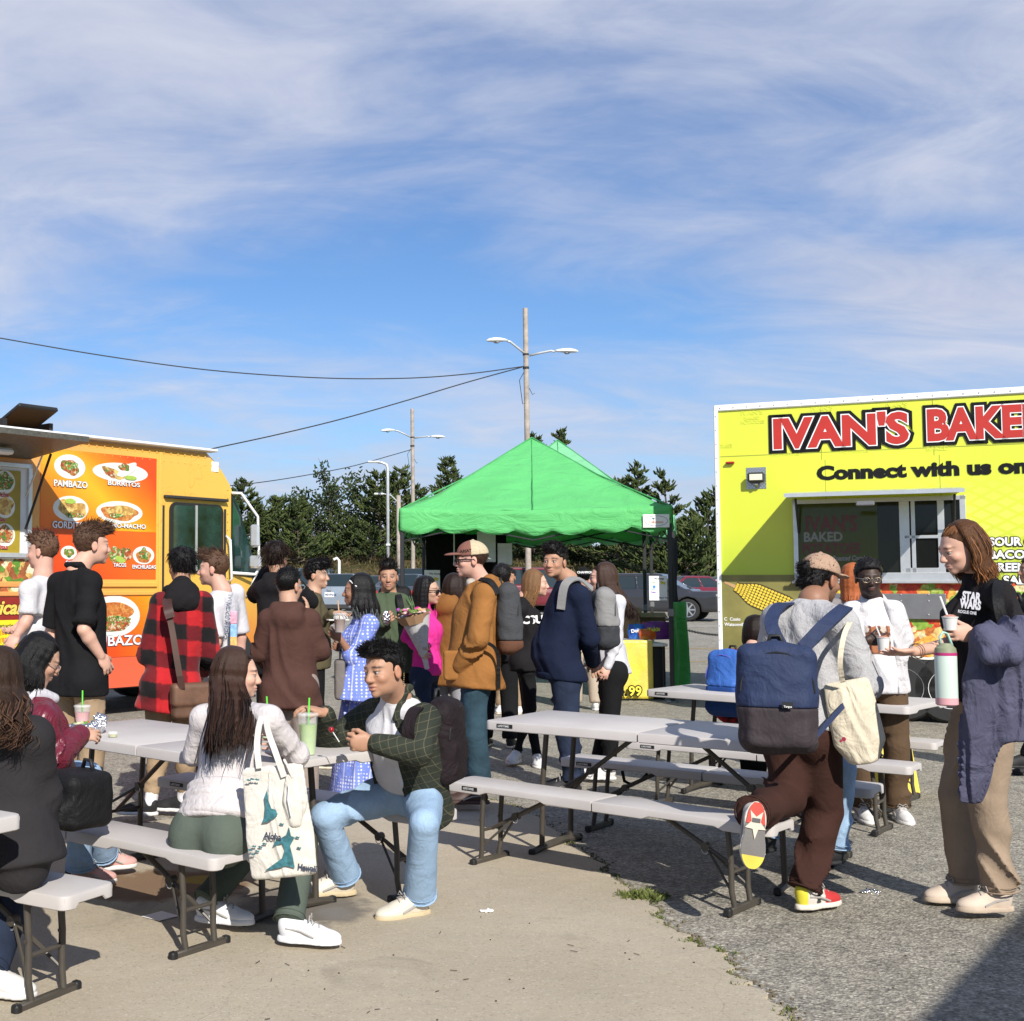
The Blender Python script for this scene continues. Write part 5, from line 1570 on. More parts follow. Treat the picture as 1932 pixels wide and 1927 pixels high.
# ===== orange food truck
TW=Wall((-1.21,15.0),(-3.28,12.75))
def orange_paint():
 t=NT('orange_wrap');v=t.coord();s_=t.sep(v)
 gx=t.rng(s_[0],-0.6,4.2);gz_=t.rng(s_[2],0.2,3.1)
 top=t.ramp(gx,[(0,(0.74,0.47,0.085)),(0.35,(0.74,0.42,0.075)),(0.7,(0.74,0.33,0.09)),(1,(0.72,0.31,0.11))])
 low=t.ramp(gx,[(0,(0.72,0.24,0.04)),(0.3,(0.68,0.12,0.05)),(1,(0.64,0.085,0.06))])
 c=t.mix(t.rng(gz_,0.15,0.50,0,1,True),low,top)
 w=t.n('ShaderNodeVectorMath',operation='ADD');nz=t.n('ShaderNodeTexNoise');nz.inputs['Scale'].default_value=1.8;t.l(v,nz.inputs['Vector'])
 sc=t.n('ShaderNodeVectorMath',operation='SCALE');sc.inputs['Scale'].default_value=1.3;t.l(nz.outputs['Color'],sc.inputs[0]);t.l(v,w.inputs[0]);t.l(sc.outputs[0],w.inputs[1])
 l1=t.vor(1.9,t.mapv(w.outputs[0],(1,1,1.7)),'DISTANCE_TO_EDGE')
 k=t.math('MULTIPLY',t.rng(l1,0.0,0.012,1,0),t.rng(t.noise(1.1,2),0.48,0.55))
 c=t.mix(t.math('MULTIPLY',k,0.40),c,(0.72,0.10,0.03))
 t.set(color=c,rough=0.38,spec=0.5,coat=0.2)
 t.bump(t.noise(1.5,3),0.15,0.05)
 return t.m
ORP=orange_paint()
def menu_mat(name,stops,rot=0.0):
 t=NT(name);v=t.coord();s_=t.sep(v)
 f=t.math('ADD',t.math('MULTIPLY',s_[0],-0.30+rot),t.math('MULTIPLY',s_[2],0.32));f=t.math('ADD',f,t.math('MULTIPLY',t.noise(0.8,2),0.5))
 c=t.ramp(t.math('FRACT',f),stops);t.set(color=c,rough=0.3,spec=0.5);MATS[name]=t.m;return t.m
MENU_A=menu_mat('menu_print_orange',[(0,(0.70,0.07,0.01)),(0.25,(0.78,0.17,0.01)),(0.5,(0.82,0.42,0.02)),(0.62,(0.80,0.24,0.01)),(0.85,(0.74,0.07,0.01)),(1,(0.70,0.07,0.01))])
MENU_B=menu_mat('menu_print_red',[(0,(0.68,0.05,0.01)),(0.5,(0.76,0.13,0.015)),(1,(0.68,0.05,0.01))])
MENU_Y=plain('contact_yellow',(0.80,0.66,0.02),0.5,0.04)
o_=TW.o
truck=empty('food_truck',tuple(o_),'orange and yellow food truck covered in menu pictures, at the left edge','food truck')
XL=TW.w;NL=TW.n
truck.rotation_euler=(0,0,math.atan2(XL[1],XL[0]))
RT=np.array(rotz(-math.atan2(XL[1],XL[0])))
class LWall(Wall):
 def __init__(s,base):
  s.src=base
  s.o=np.zeros(3);s.w=np.array([1.0,0,0]);s.n=RT@base.n
 def sz(s,px,py):return s.src.sz(px,py)
LW=LWall(TW);nY=LW.n[1]
TWID=2.25
def sect(mb,st,close=True):
 V=[];F=[]
 for a,inset,z0,z1,far,rr in st:
  near=nY*(0-inset);fr=nY*(-(TWID)+far)
  V+=[(a,near,z0),(a,near,z1-rr),(a,near-nY*rr,z1),(a,fr+nY*rr,z1),(a,fr,z1-rr),(a,fr,z0)]
 n=6
 for i in range(len(st)-1):
  for k in range(n):
   f=(i*n+k,i*n+(k+1)%n,(i+1)*n+(k+1)%n,(i+1)*n+k)
   F.append(f)
 F.append(tuple(range(n))[::-1]);F.append(tuple((len(st)-1)*n+k for k in range(n)))
 mb.add(V,F)
def fixn(o):
 b=bmesh.new();b.from_mesh(o.data);bmesh.ops.recalc_face_normals(b,faces=b.faces);b.to_mesh(o.data);b.free();return o
m=MB()
sect(m,[(8.0,0,0.34,3.15,0,0.10),(0.06,0,0.34,3.15,0,0.10),(-0.12,0.01,0.34,3.03,0.01,0.10),(-0.26,0.01,0.36,2.86,0.01,0.10),(-0.36,0.03,0.36,2.70,0.03,0.10),(-0.86,0.13,0.40,1.68,0.13,0.08),(-1.10,0.22,0.42,1.60,0.22,0.08),(-1.24,0.34,0.46,1.42,0.34,0.08),(-1.27,0.40,0.5,0.60,0.40,0.05)])
tb=fixn(m.build('body',ORP,truck,auto=R(30)))
# white roof rail, seams, mouldings, rivets
m=MB();m.box((4.0,nY*-0.02,3.165),(8.0,0.16,0.035),None,0.01);m.build('roof_rail',WHITEM,truck)
YEL=plain('yellow_wrap',(0.74,0.46,0.08),0.4,0.04)
def mould(name,p0,p1,out=0.02,mat=None):
 m=MB();LW.quad(m,p0,p1,0.0,out);return m.build(name,mat or ORP,truck,bevel=0.004)
def zat(a,z0,z1,h=0.0):pass
m=MB()
a76,_=LW.sz(77,1100);a295,zz1=LW.sz(295,1100)
m.box(((a295+a76)/2+0.9,nY*0.012,zz1-0.02),(a76-a295+1.8,0.03,0.06),None,0.008);m.box(((a295+a76)/2+0.9,nY*0.012,zz1-0.12),(a76-a295+1.8,0.03,0.05),None,0.008)
m.build('moulding',ORP,truck)
m=MB();aD,zt=LW.sz(303,852);m.box((aD,nY*0.008,1.72),(0.05,0.02,2.72),None,0.005);m.build('seam_strip',ORP,truck)
m=MB();a0,z0=LW.sz(308,937);a1,z1=LW.sz(426,944);m.box(((a0+a1)/2,nY*0.03,z0),(abs(a1-a0),0.06,0.035),None,0.006);m.build('door_rain_rail',BLKP,truck)
m=MB();a1b,_=LW.sz(424,1000);m.box((a1b,nY*0.006,1.45),(0.02,0.02,2.0));m.box((a0,nY*0.006,1.45),(0.02,0.02,2.0));m.build('door_gap',BLKP,truck)
m=MB()
for k in range(64):
 a=-0.05+k*0.11;m.box((a,nY*0.003,2.98),(0.016,0.010,0.016),None,0.004);m.box((a,nY*0.003,3.08),(0.016,0.010,0.016),None,0.004)
for k in range(26):
 m.box((aD,nY*0.020,0.45+k*0.1),(0.014,0.008,0.014),None,0.004)
 if k<22:m.box((a1b-0.05,nY*0.004,0.6+k*0.1),(0.014,0.010,0.014),None,0.004);m.box((a0+0.05,nY*0.004,0.6+k*0.1),(0.014,0.010,0.014),None,0.004)
rv=m.build('rivets',ORP,truck);rv['kind']='stuff'
# menu panels
ORG=np.zeros(3)
def panel(name,p0,p1,mat,out=0.006,label=None):
 m=MB();LW.quad(m,p0,p1,0.0005,out);o=m.build(name,mat,truck)
 if label:o['label']=label
 return o
pa=panel('menu_panel',(77,868),(295,1005),MENU_A)
a0_,z_=LW.sz(77,845);a1_,z2_=LW.sz(295,866);_,zlo=LW.sz(295,1005)
pa.data.clear_geometry();m=MB();m.prism([(a1_,2.0),(a0_,2.0),(a0_,z_),(a1_,z_)],ORG+LW.n*0.0005,LW.w,UPV,LW.n*0.005)
zsp=LW.sz(200,1001)[1];m=MB();m.prism([(a1_,zsp),(a0_,zsp),(a0_,z2_-0.0),(a1_,z2_)],ORG+LW.n*0.0005,LW.w,UPV,LW.n*0.006)
pa.data.from_pydata(m.v,[],m.f);pa.data.update()
zlo=LW.sz(290,1093)[1]
m=MB();m.prism([(a1_,zlo),(a0_+0.6,zlo),(a0_+0.6,zsp-0.004),(a1_,zsp-0.004)],ORG+LW.n*0.0005,LW.w,UPV,LW.n*0.006);pb=m.build('menu_panel',MENU_B,truck)
zu=LW.sz(290,1118)[1];zl=LW.sz(290,1236)[1];ae=LW.sz(293,1180)[0];al=LW.sz(60,1180)[0]
m=MB();m.prism([(ae,zl),(al,zl),(al,zu),(ae,zu)],ORG+LW.n*0.0005,LW.w,UPV,LW.n*0.006);pc=m.build('menu_panel',MENU_A,truck)
a3,_=LW.sz(308,1120);a4,_=LW.sz(420,1120)
m=MB();m.prism([(a4,zl+.25),(a3,zl+.25),(a3,zu-0.1),(a4,zu-0.1)],ORG+LW.n*0.0005,LW.w,UPV,LW.n*0.006);m.build('menu_panel',MENU_B,truck)
def dish(parent,px,py,rx,ry,foods):
 m=MB();LW.disc(m,px,py,rx,ry,0.006,0.0095);po=m.build('plate_picture',PLATEW,parent)
 for i,(fx,fy,frx,fry,fm,wob,rot)in enumerate(foods):
  m=MB();LW.disc(m,px+fx,py+fy,frx,fry,0.0095,0.0120+0.002*i,26,wob,rot);m.build('food_picture',fm,parent)
dish(pa,131,881,29,23,[(0,1,18,13,F_MEAT,0.08,0.3),(2,-3,12,8,F_GREEN,0.14,0)])
dish(pa,227,892,51,18,[(-14,1,22,8,F_TORT,0.05,0.3),(-20,2,12,6,F_MEAT,0.1,0.3),(12,-5,20,9,PLATEW,0.04,-0.5),(6,-10,10,7,F_MEAT,0.1,0),(18,10,11,4,LIME,0.03,0)])
dish(pa,133,960,33,24,[(-3,0,22,15,F_TORT,0.06,0.3),(14,3,15,14,F_TORT,0.08,0),(6,12,18,5,F_GREEN,0.14,0),(-2,-14,10,5,LIME,0.04,0)])
dish(pa,225,967,43,21,[(0,1,34,14,F_BREAD,0.07,0),(2,-3,28,9,F_TORT,0.08,0),(-8,6,14,4,F_GREEN,0.1,0)])
dish(pb,129,1043,15,13,[(0,0,10,8,F_GREEN,0.1,0)])
dish(pb,178,1046,16,13,[(0,0,11,8,F_MEAT,0.1,0)])
m=MB();LW.disc(m,217,1047,13,15,0.0065,0.0095,26,0.05,0.3);m.build('food_picture',F_GREEN,pb);m=MB();LW.disc(m,236,1045,12,12,0.0065,0.0100,26,0.05,0.3);m.build('food_picture',F_MEAT,pb);m=MB();LW.disc(m,226,1056,10,6,0.0065,0.0110,20,0.05,0.3);m.build('food_picture',LIME,pb)
dish(pb,270,1048,20,17,[(0,2,14,12,F_BREAD,0.05,0),(0,-2,9,11,F_GREEN,0.12,0)])
dish(pc,214,1163,49,39,[(-2,-8,38,19,F_BREAD,0.03,0),(0,8,34,8,F_GREEN,0.12,0),(0,18,28,10,F_MEAT,0.08,0)])
lay=[(0.045,NAVYP)]
def mt(txt,x,y,xe,cap,par):LW.text('lettering',txt,x,y,xe,cap,WHITEP,par,ORG,0.019,0.016,layers=lay)
mt('PAMBAZO',100,917,163,12,pa);mt('BURRITOS',202,915,262,8,pa);mt('GORDITAS',97,996,161,13,pa);mt('PLATANO-MACHO',175,994,273,8.5,pa)
mt('SOPES',122,1066,156,8,pb);mt('TACOS',212,1069.5,236,7,pb);mt('ENCHILADAS',248,1073,292,7,pb);mt('PAMBAZO',150,1221,268,19,pc)
# cab side window, corner windscreen, hood details
RUBB=plain('window_rubber',(0.015,0.015,0.015),0.6,0.1)
TGL=NT('tinted_glass');TGL.set(color=TGL.mix(TGL.rng(TGL.noise(2.2,5),0.35,0.6),(0.006,0.012,0.010),(0.02,0.055,0.05)),rough=0.05,spec=0.9);TGL=TGL.m
def rquad(p0,p1,r=0.05):
 a0,z0=LW.sz(*p0);a1,z1=LW.sz(*p1);a0,a1=min(a0,a1),max(a0,a1);z0,z1=min(z0,z1),max(z0,z1)
 pts=[]
 for cx,cz,st in((a1-r,z1-r,0),(a0+r,z1-r,90),(a0+r,z0+r,180),(a1-r,z0+r,270)):
  for k in range(5):an=R(st+k*22.5);pts.append((cx+r*math.cos(an),cz+r*math.sin(an)))
 return pts
m=MB();m.prism(rquad((319,947),(419,1082),0.10),ORG,LW.w,UPV,LW.n*0.022);wf=m.build('window_frame',RUBB,truck)
m=MB();m.prism(rquad((325,953),(365,1077),0.05),ORG,LW.w,UPV,LW.n*0.026);m.build('pane',TGL,wf)
m=MB();m.prism(rquad((370,954),(414,1077),0.05),ORG,LW.w,UPV,LW.n*0.026);m.build('pane',TGL,wf)
m=MB();LW.quad(m,(366,954),(369,1077),0.022,0.034);m.build('sash_bar',ALU,wf)
def tp_(a,inset,z,out=0.0):
 return np.array([a,nY*(-inset),z])+np.array([-0.20,nY*0.98,0])*out
g=[tp_(-0.30,0.018,1.66),tp_(-0.83,0.124,1.62),tp_(-0.82,0.122,1.70),tp_(-0.42,0.042,2.52),tp_(-0.30,0.018,2.62)]
def slab(pts,d,th,mat,name,parent):
 pts=[np.asarray(p)for p in pts];n=len(pts);m=MB();m.add([p+d*0.001 for p in pts]+[p+d*th for p in pts],[tuple(range(n)),tuple(range(n,2*n))[::-1]]+[(i,n+i,n+(i+1)%n,(i+1)%n)for i in range(n)])
 return fixn(m.build(name,mat,parent))
dn=unit(np.array([-0.20,nY*0.98,0]))
fr_=slab([p+(p-sum(g)/5)*0.06 for p in g],dn,0.012,RUBB,'windscreen_seal',truck);slab(g,dn,0.020,TGL,'pane',fr_)
# front windscreen
g2=[np.array([-0.40,nY*-0.10,2.60]),np.array([-0.40,nY*-2.12,2.60]),np.array([-0.84,nY*-2.0,1.74]),np.array([-0.84,nY*-0.20,1.74])]
slab(g2,unit(np.array([-0.9,0,0.43])),0.02,TGL,'windscreen',truck)
m=MB();pts=[tp_(-0.28,0.02,2.66,0.02),tp_(-0.36,0.03,2.66,0.10),tp_(-0.66,0.08,2.38,0.14),tp_(-0.70,0.09,1.72,0.14),tp_(-0.64,0.08,1.64,0.12),tp_(-0.26,0.02,1.66,0.02)]
m.tube(pts,0.019,8);m.tube([pts[3],tp_(-0.60,0.08,1.36,0.02)],0.012,6);mb_=m.build('mirror_bracket',WHITEM,truck,smooth=True)
m=MB();m.box(tp_(-0.60,0.07,2.13,0.14),(0.06,0.13,0.29),rotz(0.4),0.03);m.box(tp_(-0.62,0.08,1.80,0.14),(0.06,0.17,0.16),rotz(0.4),0.04);m.build('mirror',ALU,mb_)
m=MB();p=LW.pt(*LW.sz(425,1012),0.02);q=LW.pt(*LW.sz(428,1100),0.02);m.tube([p,p+LW.n*0.07-UPV*0.05,q+LW.n*0.07+UPV*0.05,q],0.016,8);m.build('grab_handle',WHITEM,truck,smooth=True)
m=MB()
for k in range(9):m.box(tp_(-0.93,0.16,1.36-k*0.045,0.008),(0.20,0.03,0.018),rotz(0.3*nY*-1))
m.build('vent_louvre',BLKP,truck)
m=MB();LW.quad(m,(399,871),(412,891),0.001,0.004);m.build('sticker',WHITEP,truck)
# service hatch, awning and hatch interior
m=MB();a_l=LW.sz(-60,900)[0];a_r=LW.sz(57,900)[0];zT=LW.sz(0,872)[1];zB=LW.sz(0,1052)[1]
fw=0.05
for(x0,x1,z0_,z1_)in((a_r,a_r+fw,zB,zT),(a_r,a_l+2,zT-fw,zT),(a_r,a_l+2,zB,zB+fw)):
 m.prism([(x0,z0_),(x1,z0_),(x1,z1_),(x0,z1_)],ORG,LW.w,UPV,LW.n*0.05)
m.build('hatch_frame',ALU,truck,bevel=0.004)
m=MB();m.prism([(a_r+0.04,zB+.04),(a_l+2,zB+.04),(a_l+2,zT-.04),(a_r+.04,zT-.04)],ORG,LW.w,UPV,LW.n*0.015);m.build('hatch_lining',WHITEM,truck)
m=MB();LW.quad(m,(-60,882),(34,1046),0.015,0.03);mbd=m.build('menu_board',plain('menu_board_olive',(0.36,0.26,0.02),0.4,0.2,3),truck)
for k,(y,w_)in enumerate(((910,'LECHE'),(956,'TORTAS'),(1010,'SALSAS'))):
 m=MB();LW.disc(m,6,y,19,22,0.030,0.034);m.build('plate_picture',PLATEW,mbd);m=MB();LW.disc(m,6,y-1,15,17,0.034,0.038,24,0.08);m.build('food_picture',(F_GREEN,F_TORT,F_MEAT)[k],mbd)
LW.text('lettering','Leche',-14,937,13,9,REDP,mbd,ORG,0.044,0.02,layers=[(0.05,WHITEP)]);LW.text('lettering','Tortas',-26,983,5,8,REDP,mbd,ORG,0.044,0.02,layers=[(0.05,WHITEP)]);LW.text('lettering','Gorditas',-30,1035,10,8,REDP,mbd,ORG,0.044,0.02,layers=[(0.05,WHITEP)])
zA=LW.sz(57,868)[1];aw0=LW.sz(50,868)[0]
m=MB();aw=empty('awning',tuple(truck.location));bpy.data.objects.remove(aw)
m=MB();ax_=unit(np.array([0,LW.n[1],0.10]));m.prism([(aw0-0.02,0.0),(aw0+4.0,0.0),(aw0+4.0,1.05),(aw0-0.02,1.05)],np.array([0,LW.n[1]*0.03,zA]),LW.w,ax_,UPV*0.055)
awo=fixn(m.build('awning',plain('shaded_tread_metal',(0.11,0.105,0.085),0.5,0.3,30,metal=0.3),truck));awo['label']='raised metal hatch cover coloured dark as if shaded'  # dark tone paints the shade on the underside of the cover
m=MB();m.box((aw0+1.5,LW.n[1]*0.55,zA-0.005),(1.9,0.12,0.06),None,0.02);m.build('strip_lamp',WHITEM,awo)
m=MB();m.tube([np.array([aw0+0.04,LW.n[1]*0.06,zA-0.75]),np.array([aw0+0.04,LW.n[1]*0.5,zA+0.02])],0.014,8);m.build('gas_strut',BLKRUB,awo);m=MB();m.tube([np.array([aw0+0.04,LW.n[1]*0.06,zA-0.40]),np.array([aw0+0.04,LW.n[1]*0.35,zA+0.02])],0.010,8);m.build('gas_strut',ALU,awo)
m=MB();LW.quad(m,(-60,1052),(62,1122),0.0005,0.012);m.build('food_picture',foodmat('food_tacos_big',[(0.12,0.26,0.04),(0.45,0.12,0.05),(0.72,0.68,0.5),(0.30,0.10,0.04),(0.62,0.42,0.15)],14,9),truck)
m=MB();LW.quad(m,(-60,1052),(64,1055),0.012,0.05);m.build('counter_edge',ALU,truck)
m=MB();LW.quad(m,(-60,1122),(62,1170),0.0005,0.010);rb=m.build('name_panel',plain('dark_red_print',(0.25,0.02,0.015),0.4,0.1),truck)
LW.text('lettering','Mexican',-60,1160,46,26,plain('gold_print',(0.80,0.55,0.10),0.4,0.05),rb,ORG,0.016,0.03,shear=0.3,layers=[(0.06,BLACKP)])
m=MB();LW.quad(m,(-60,1172),(36,1228),0.0005,0.012);cp=m.build('contact_panel',MENU_Y,truck)
OLV=plain('olive_ink',(0.10,0.12,0.02),0.5,0.02);ORI=plain('orange_ink',(0.65,0.22,0.02),0.5,0.02)
for s_,y,xe,mm in(('Catering',1185,29,OLV),('(831)',1197.5,21,ORI),('(831)',1211.5,21,ORI),('Salinas',1225,24,OLV)):
 LW.text('lettering',s_,-2-(8 if s_[0]in 'CS' else 0),y,xe,8,mm,cp,ORG,0.016,0.012)
# skirt shadow gap, wheels, roof box
m=MB();m.box((3.6,nY*-0.9,0.42),(7.2,1.2,0.25));m.build('chassis',BLKP,truck)
for a in(-0.36,4.6):
 for sd_ in(0,1):
  m=MB();yy=nY*((-0.17 if a<0 else-0.12)if sd_==0 else-1.95);m.lathe([(0.24,-0.12),(0.40,-0.12),(0.43,-0.08),(0.43,0.08),(0.40,0.12),(0.24,0.12)],(a,yy-nY*0.06*(1 if a<0 else 0),0.43),26,(0,1,0));w_o=m.build('wheel',TYRE,truck,auto=R(40))
  m=MB();m.lathe([(0.0,0.02),(0.10,0.06),(0.20,0.03),(0.245,0.10)],(a,yy,0.43),20,(0,nY,0));m.build('rim',ALU,w_o)
m=MB()
pts=[]
def ins(a):return float(np.interp(-a,[0.06,0.12,0.26,0.36,0.86,1.10,1.24],[0,0.0,0.01,0.03,0.13,0.22,0.34]))
for k in range(21):
 an=math.pi*k/20;pts.append((-0.36+0.50*math.cos(an),0.36+0.60*math.sin(an)))
pts+=[(x,0.36)for x in np.linspace(-0.86,0.14,12)[1:-1]]
n=len(pts);V=[(a,nY*(-ins(a)+0.006),z)for a,z in pts]+[(a,nY*(-ins(a)-0.1),z)for a,z in pts]
cI=2*n;V.append((-0.36,nY*(-ins(-0.36)+0.006),0.6))
m.add(V,[(i,(i+1)%n,n+(i+1)%n,n+i)for i in range(n)]+[(cI,(i+1)%n,i)for i in range(n)]);fixn(m.build('wheel_arch',BLKP,truck))
a0,z0=LW.sz(46,812);a1,z1=LW.sz(120,815)
m=MB();m.box(((a0+a1)/2,nY*-0.45,3.32),(abs(a0-a1),0.75,0.05),np.array([[1,0,0],[0,0.93,-0.36*nY],[0,0.36*nY,0.93]]),0.012)
m.box(((a0+a1)/2-0.3,nY*-0.5,3.22),(0.05,0.4,0.2));m.box(((a0+a1)/2+0.3,nY*-0.5,3.22),(0.05,0.4,0.2));m.build('roof_panel',RUBB,truck)
# ===== yellow trailer
YW=Wall((4.80,14.35),(7.62,13.0))
trailer=empty('food_trailer',tuple(YW.o),'bright yellow-green food trailer with red lettering at the right edge','food trailer',rz=math.atan2(YW.w[1],YW.w[0]))
RY=np.array(rotz(-math.atan2(YW.w[1],YW.w[0])))
KW=LWall(YW);KW.n=RY@YW.n;kY=KW.n[1]
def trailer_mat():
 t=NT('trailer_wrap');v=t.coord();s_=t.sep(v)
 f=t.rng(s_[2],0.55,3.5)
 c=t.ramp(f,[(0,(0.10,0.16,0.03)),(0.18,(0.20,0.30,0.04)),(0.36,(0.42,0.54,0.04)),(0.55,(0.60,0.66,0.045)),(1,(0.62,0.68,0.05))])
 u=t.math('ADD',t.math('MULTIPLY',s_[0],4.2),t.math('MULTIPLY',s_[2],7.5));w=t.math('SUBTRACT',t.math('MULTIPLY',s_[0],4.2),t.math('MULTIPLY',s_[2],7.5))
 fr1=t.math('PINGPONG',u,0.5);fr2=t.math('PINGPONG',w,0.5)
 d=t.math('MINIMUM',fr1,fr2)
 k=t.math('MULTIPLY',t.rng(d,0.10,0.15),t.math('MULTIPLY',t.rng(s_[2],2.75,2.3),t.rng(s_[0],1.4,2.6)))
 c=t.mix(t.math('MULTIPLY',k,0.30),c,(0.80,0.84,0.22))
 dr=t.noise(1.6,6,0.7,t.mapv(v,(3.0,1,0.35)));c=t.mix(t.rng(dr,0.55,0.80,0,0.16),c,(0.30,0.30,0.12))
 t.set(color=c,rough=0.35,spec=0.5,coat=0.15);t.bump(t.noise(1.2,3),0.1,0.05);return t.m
TRM=trailer_mat()
Ltr=7.0
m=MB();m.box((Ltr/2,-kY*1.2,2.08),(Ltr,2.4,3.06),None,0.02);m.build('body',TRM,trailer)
m=MB();m.box((Ltr/2,kY*0.004,3.60),(Ltr+0.05,0.05,0.07),None,0.01);m.box((0.0,kY*0.008,2.08),(0.05,0.04,3.0),None,0.008);m.box((Ltr/2,-kY*1.2,3.62),(Ltr,2.44,0.04));m.build('roof_rail',WHITEM,trailer)
SEAM=plain('panel_seam',(0.40,0.42,0.05),0.6,0.05)
m=MB()
for z_ in(KW.sz(1400,860)[1],):m.box((Ltr/2,kY*0.002,z_),(Ltr,0.006,0.008))
for pxx in(1549,1761,1990):
 a_,_=KW.sz(pxx,800);m.box((a_,kY*0.002,3.25),(0.007,0.006,0.62))
for pxx in(1558,1774,2010):
 a_,_=KW.sz(pxx,900);m.box((a_,kY*0.002,2.70),(0.007,0.006,0.48))
m.build('panel_seams',SEAM,trailer)
m=MB()
for k in range(46):m.box((0.05+k*0.15,kY*0.034,3.60),(0.014,0.008,0.014),None,0.003)
for k in range(18):m.box((0.0,kY*0.034,0.7+k*0.165),(0.012,0.008,0.012),None,0.003)
rw_=m.build('rivets',ALU,trailer);rw_['kind']='stuff'
YINK=plain('faint_yellow_ink',(0.62,0.66,0.05),0.5,0.02)
for(tx,x,y,xe,cp_)in(("IVAN'S",1398,784,1440,8),('BAKED',1404,793,1434,6),('POTATOES',1398,801,1443,6),("IVAN'S",1530,776,1572,8),('BAKED',1748,851,1790,8),("IVAN'S",1672,770,1712,8),('POTATOES',1456,861,1510,6),('POTATOES',1585,856,1640,6),("IVAN'S",1352+8,846,1382,8)):
 KW.text('faint_lettering',tx,x,y,xe,cp_,YINK,trailer,ORG,0.003,0.03)
lay=[(0.072,WHITEP),(0.15,BLACKP)]
def big(txt,x,y,xe,cap,off=0.02,layers=lay,mat=REDP,sh=0.0):return KW.text('lettering',txt,x,y,xe,cap,mat,trailer,ORG,0.018,off,sh,layers=layers)
big("IVAN'S",1460,845,1716,52,0.045);big('BAKED POTATOES',1750,830,2440,55,0.045)
KW.text('lettering','Connect with us on',1541,905,1940,24,BLACKP,trailer,ORG,0.006,0.055)
for s_,y in(('SOUR CREAM',1030),('BACON BITS',1054),('GREEN ONION',1078),('SALSA',1102)):
 KW.text('lettering',s_,1866 if s_!='SALSA' else 1893,y,1866+14.4*len(s_)if s_!='SALSA' else 1965,15,WHITEP,trailer,ORG,0.012,0.04,layers=[(0.11,BLACKP)])
# printed food band along the lower side
def band(p0,p1,mat,o1=0.006,name='food_picture'):
 m=MB();KW.quad(m,p0,p1,0.0005,o1);return m.build(name,mat,trailer)
aB0=KW.sz(1560,1100)[0]
zb0,zb1=KW.sz(1700,1240)[1],KW.sz(1700,1101)[1]
OLB=plain('olive_print',(0.20,0.18,0.05),0.5,0.35,2.0)
m=MB();m.prism([(0.03,0.72),(aB0,0.72),(aB0,KW.sz(1450,1085)[1]),(0.03,KW.sz(1450,1085)[1])],ORG+KW.n*0.0005,KW.w,UPV,KW.n*0.004);m.build('print_panel',OLB,trailer)
m=MB();m.prism([(aB0,zb0),(Ltr,zb0),(Ltr,zb1),(aB0,zb1)],ORG+KW.n*0.0005,KW.w,UPV,KW.n*0.006);m.build('food_picture',F_LOADED,trailer)
m=MB();a_=KW.sz(1680,1200)[0];m.prism([(a_,zb0),(Ltr,zb0),(Ltr,zb0+0.26),(a_+.5,zb0+0.34),(a_,zb0+0.22)],ORG+KW.n*0.006,KW.w,UPV,KW.n*0.003);m.build('food_picture',F_CHEESE,trailer)
m=MB();KW.quad(m,(1562,1101),(1620,1120),0.006,0.010);m.build('food_picture',F_KERNEL,trailer)
for(x,y,rx,ry)in((1768,1118,13,8),(1800,1140,10,16),(1812,1172,12,14),(1795,1190,14,12),(1745,1108,8,5)):
 m=MB();KW.disc(m,x,y,rx,ry,0.008,0.011,20,0.05);m.build('food_picture',foodmat('food_onion',[(0.30,0.42,0.06),(0.42,0.52,0.12)],20,3),trailer)
# the printed corn cob
ca_,cz_=KW.sz(1444,1131);KERN=plain('kernel_yellow',(0.80,0.58,0.05),0.45,0.08,30);OUT=plain('ink_outline',(0.05,0.035,0.01),0.6,0.05)
cL,cH,rot=0.36,0.13,-0.42
def rr(x,z):return(ca_+x*math.cos(rot)-z*math.sin(rot),cz_+x*math.sin(rot)+z*math.cos(rot))
prof=lambda u:cH*(0.35+0.65*sstep(0,0.35,u))*(1 if u<0.85 else 1-(u-0.85)*2.5)
m=MB();pts=[rr(-cL+2*cL*u,prof(u)+0.012)for u in np.linspace(0,1,12)]+[rr(-cL+2*cL*u,-prof(u)-0.012)for u in np.linspace(1,0,12)]
m.prism(pts,ORG+KW.n*0.005,KW.w,UPV,KW.n*0.003);cob=m.build('corn_picture',OUT,trailer)
m=MB()
for i in range(19):
 u=(i+0.5)/19;h_=float(prof(u));n_r=8
 for j in range(n_r):
  zc=-h_+2*h_*(j+0.5)/n_r;x=-cL+2*cL*u;q=[rr(x+dx*0.0155,zc+dz*h_/n_r*0.80)for dx,dz in((-1,-.6),(-.6,-1),(.6,-1),(1,-.6),(1,.6),(.6,1),(-.6,1),(-1,.6))]
  m.prism(q,ORG+KW.n*0.008,KW.w,UPV,KW.n*0.002)
kr=m.build('kernel_print',KERN,cob);kr['kind']='stuff'
m=MB();m.prism([rr(-cL-0.13,0.012),rr(-cL-0.13,-0.012),rr(-cL,-0.02),rr(-cL,0.02)][::-1],ORG+KW.n*0.006,KW.w,UPV,KW.n*0.002);m.build('stick_print',plain('stick_tan',(0.50,0.30,0.14),0.5),cob)
KW.text('lettering','C  Cosio',1366.5,1171,1397,6,WHITEP,trailer,ORG,0.008,0.02);KW.text('lettering','Watsonville CA 95076',1366.8,1181,1446,6,WHITEP,trailer,ORG,0.008,0.02)
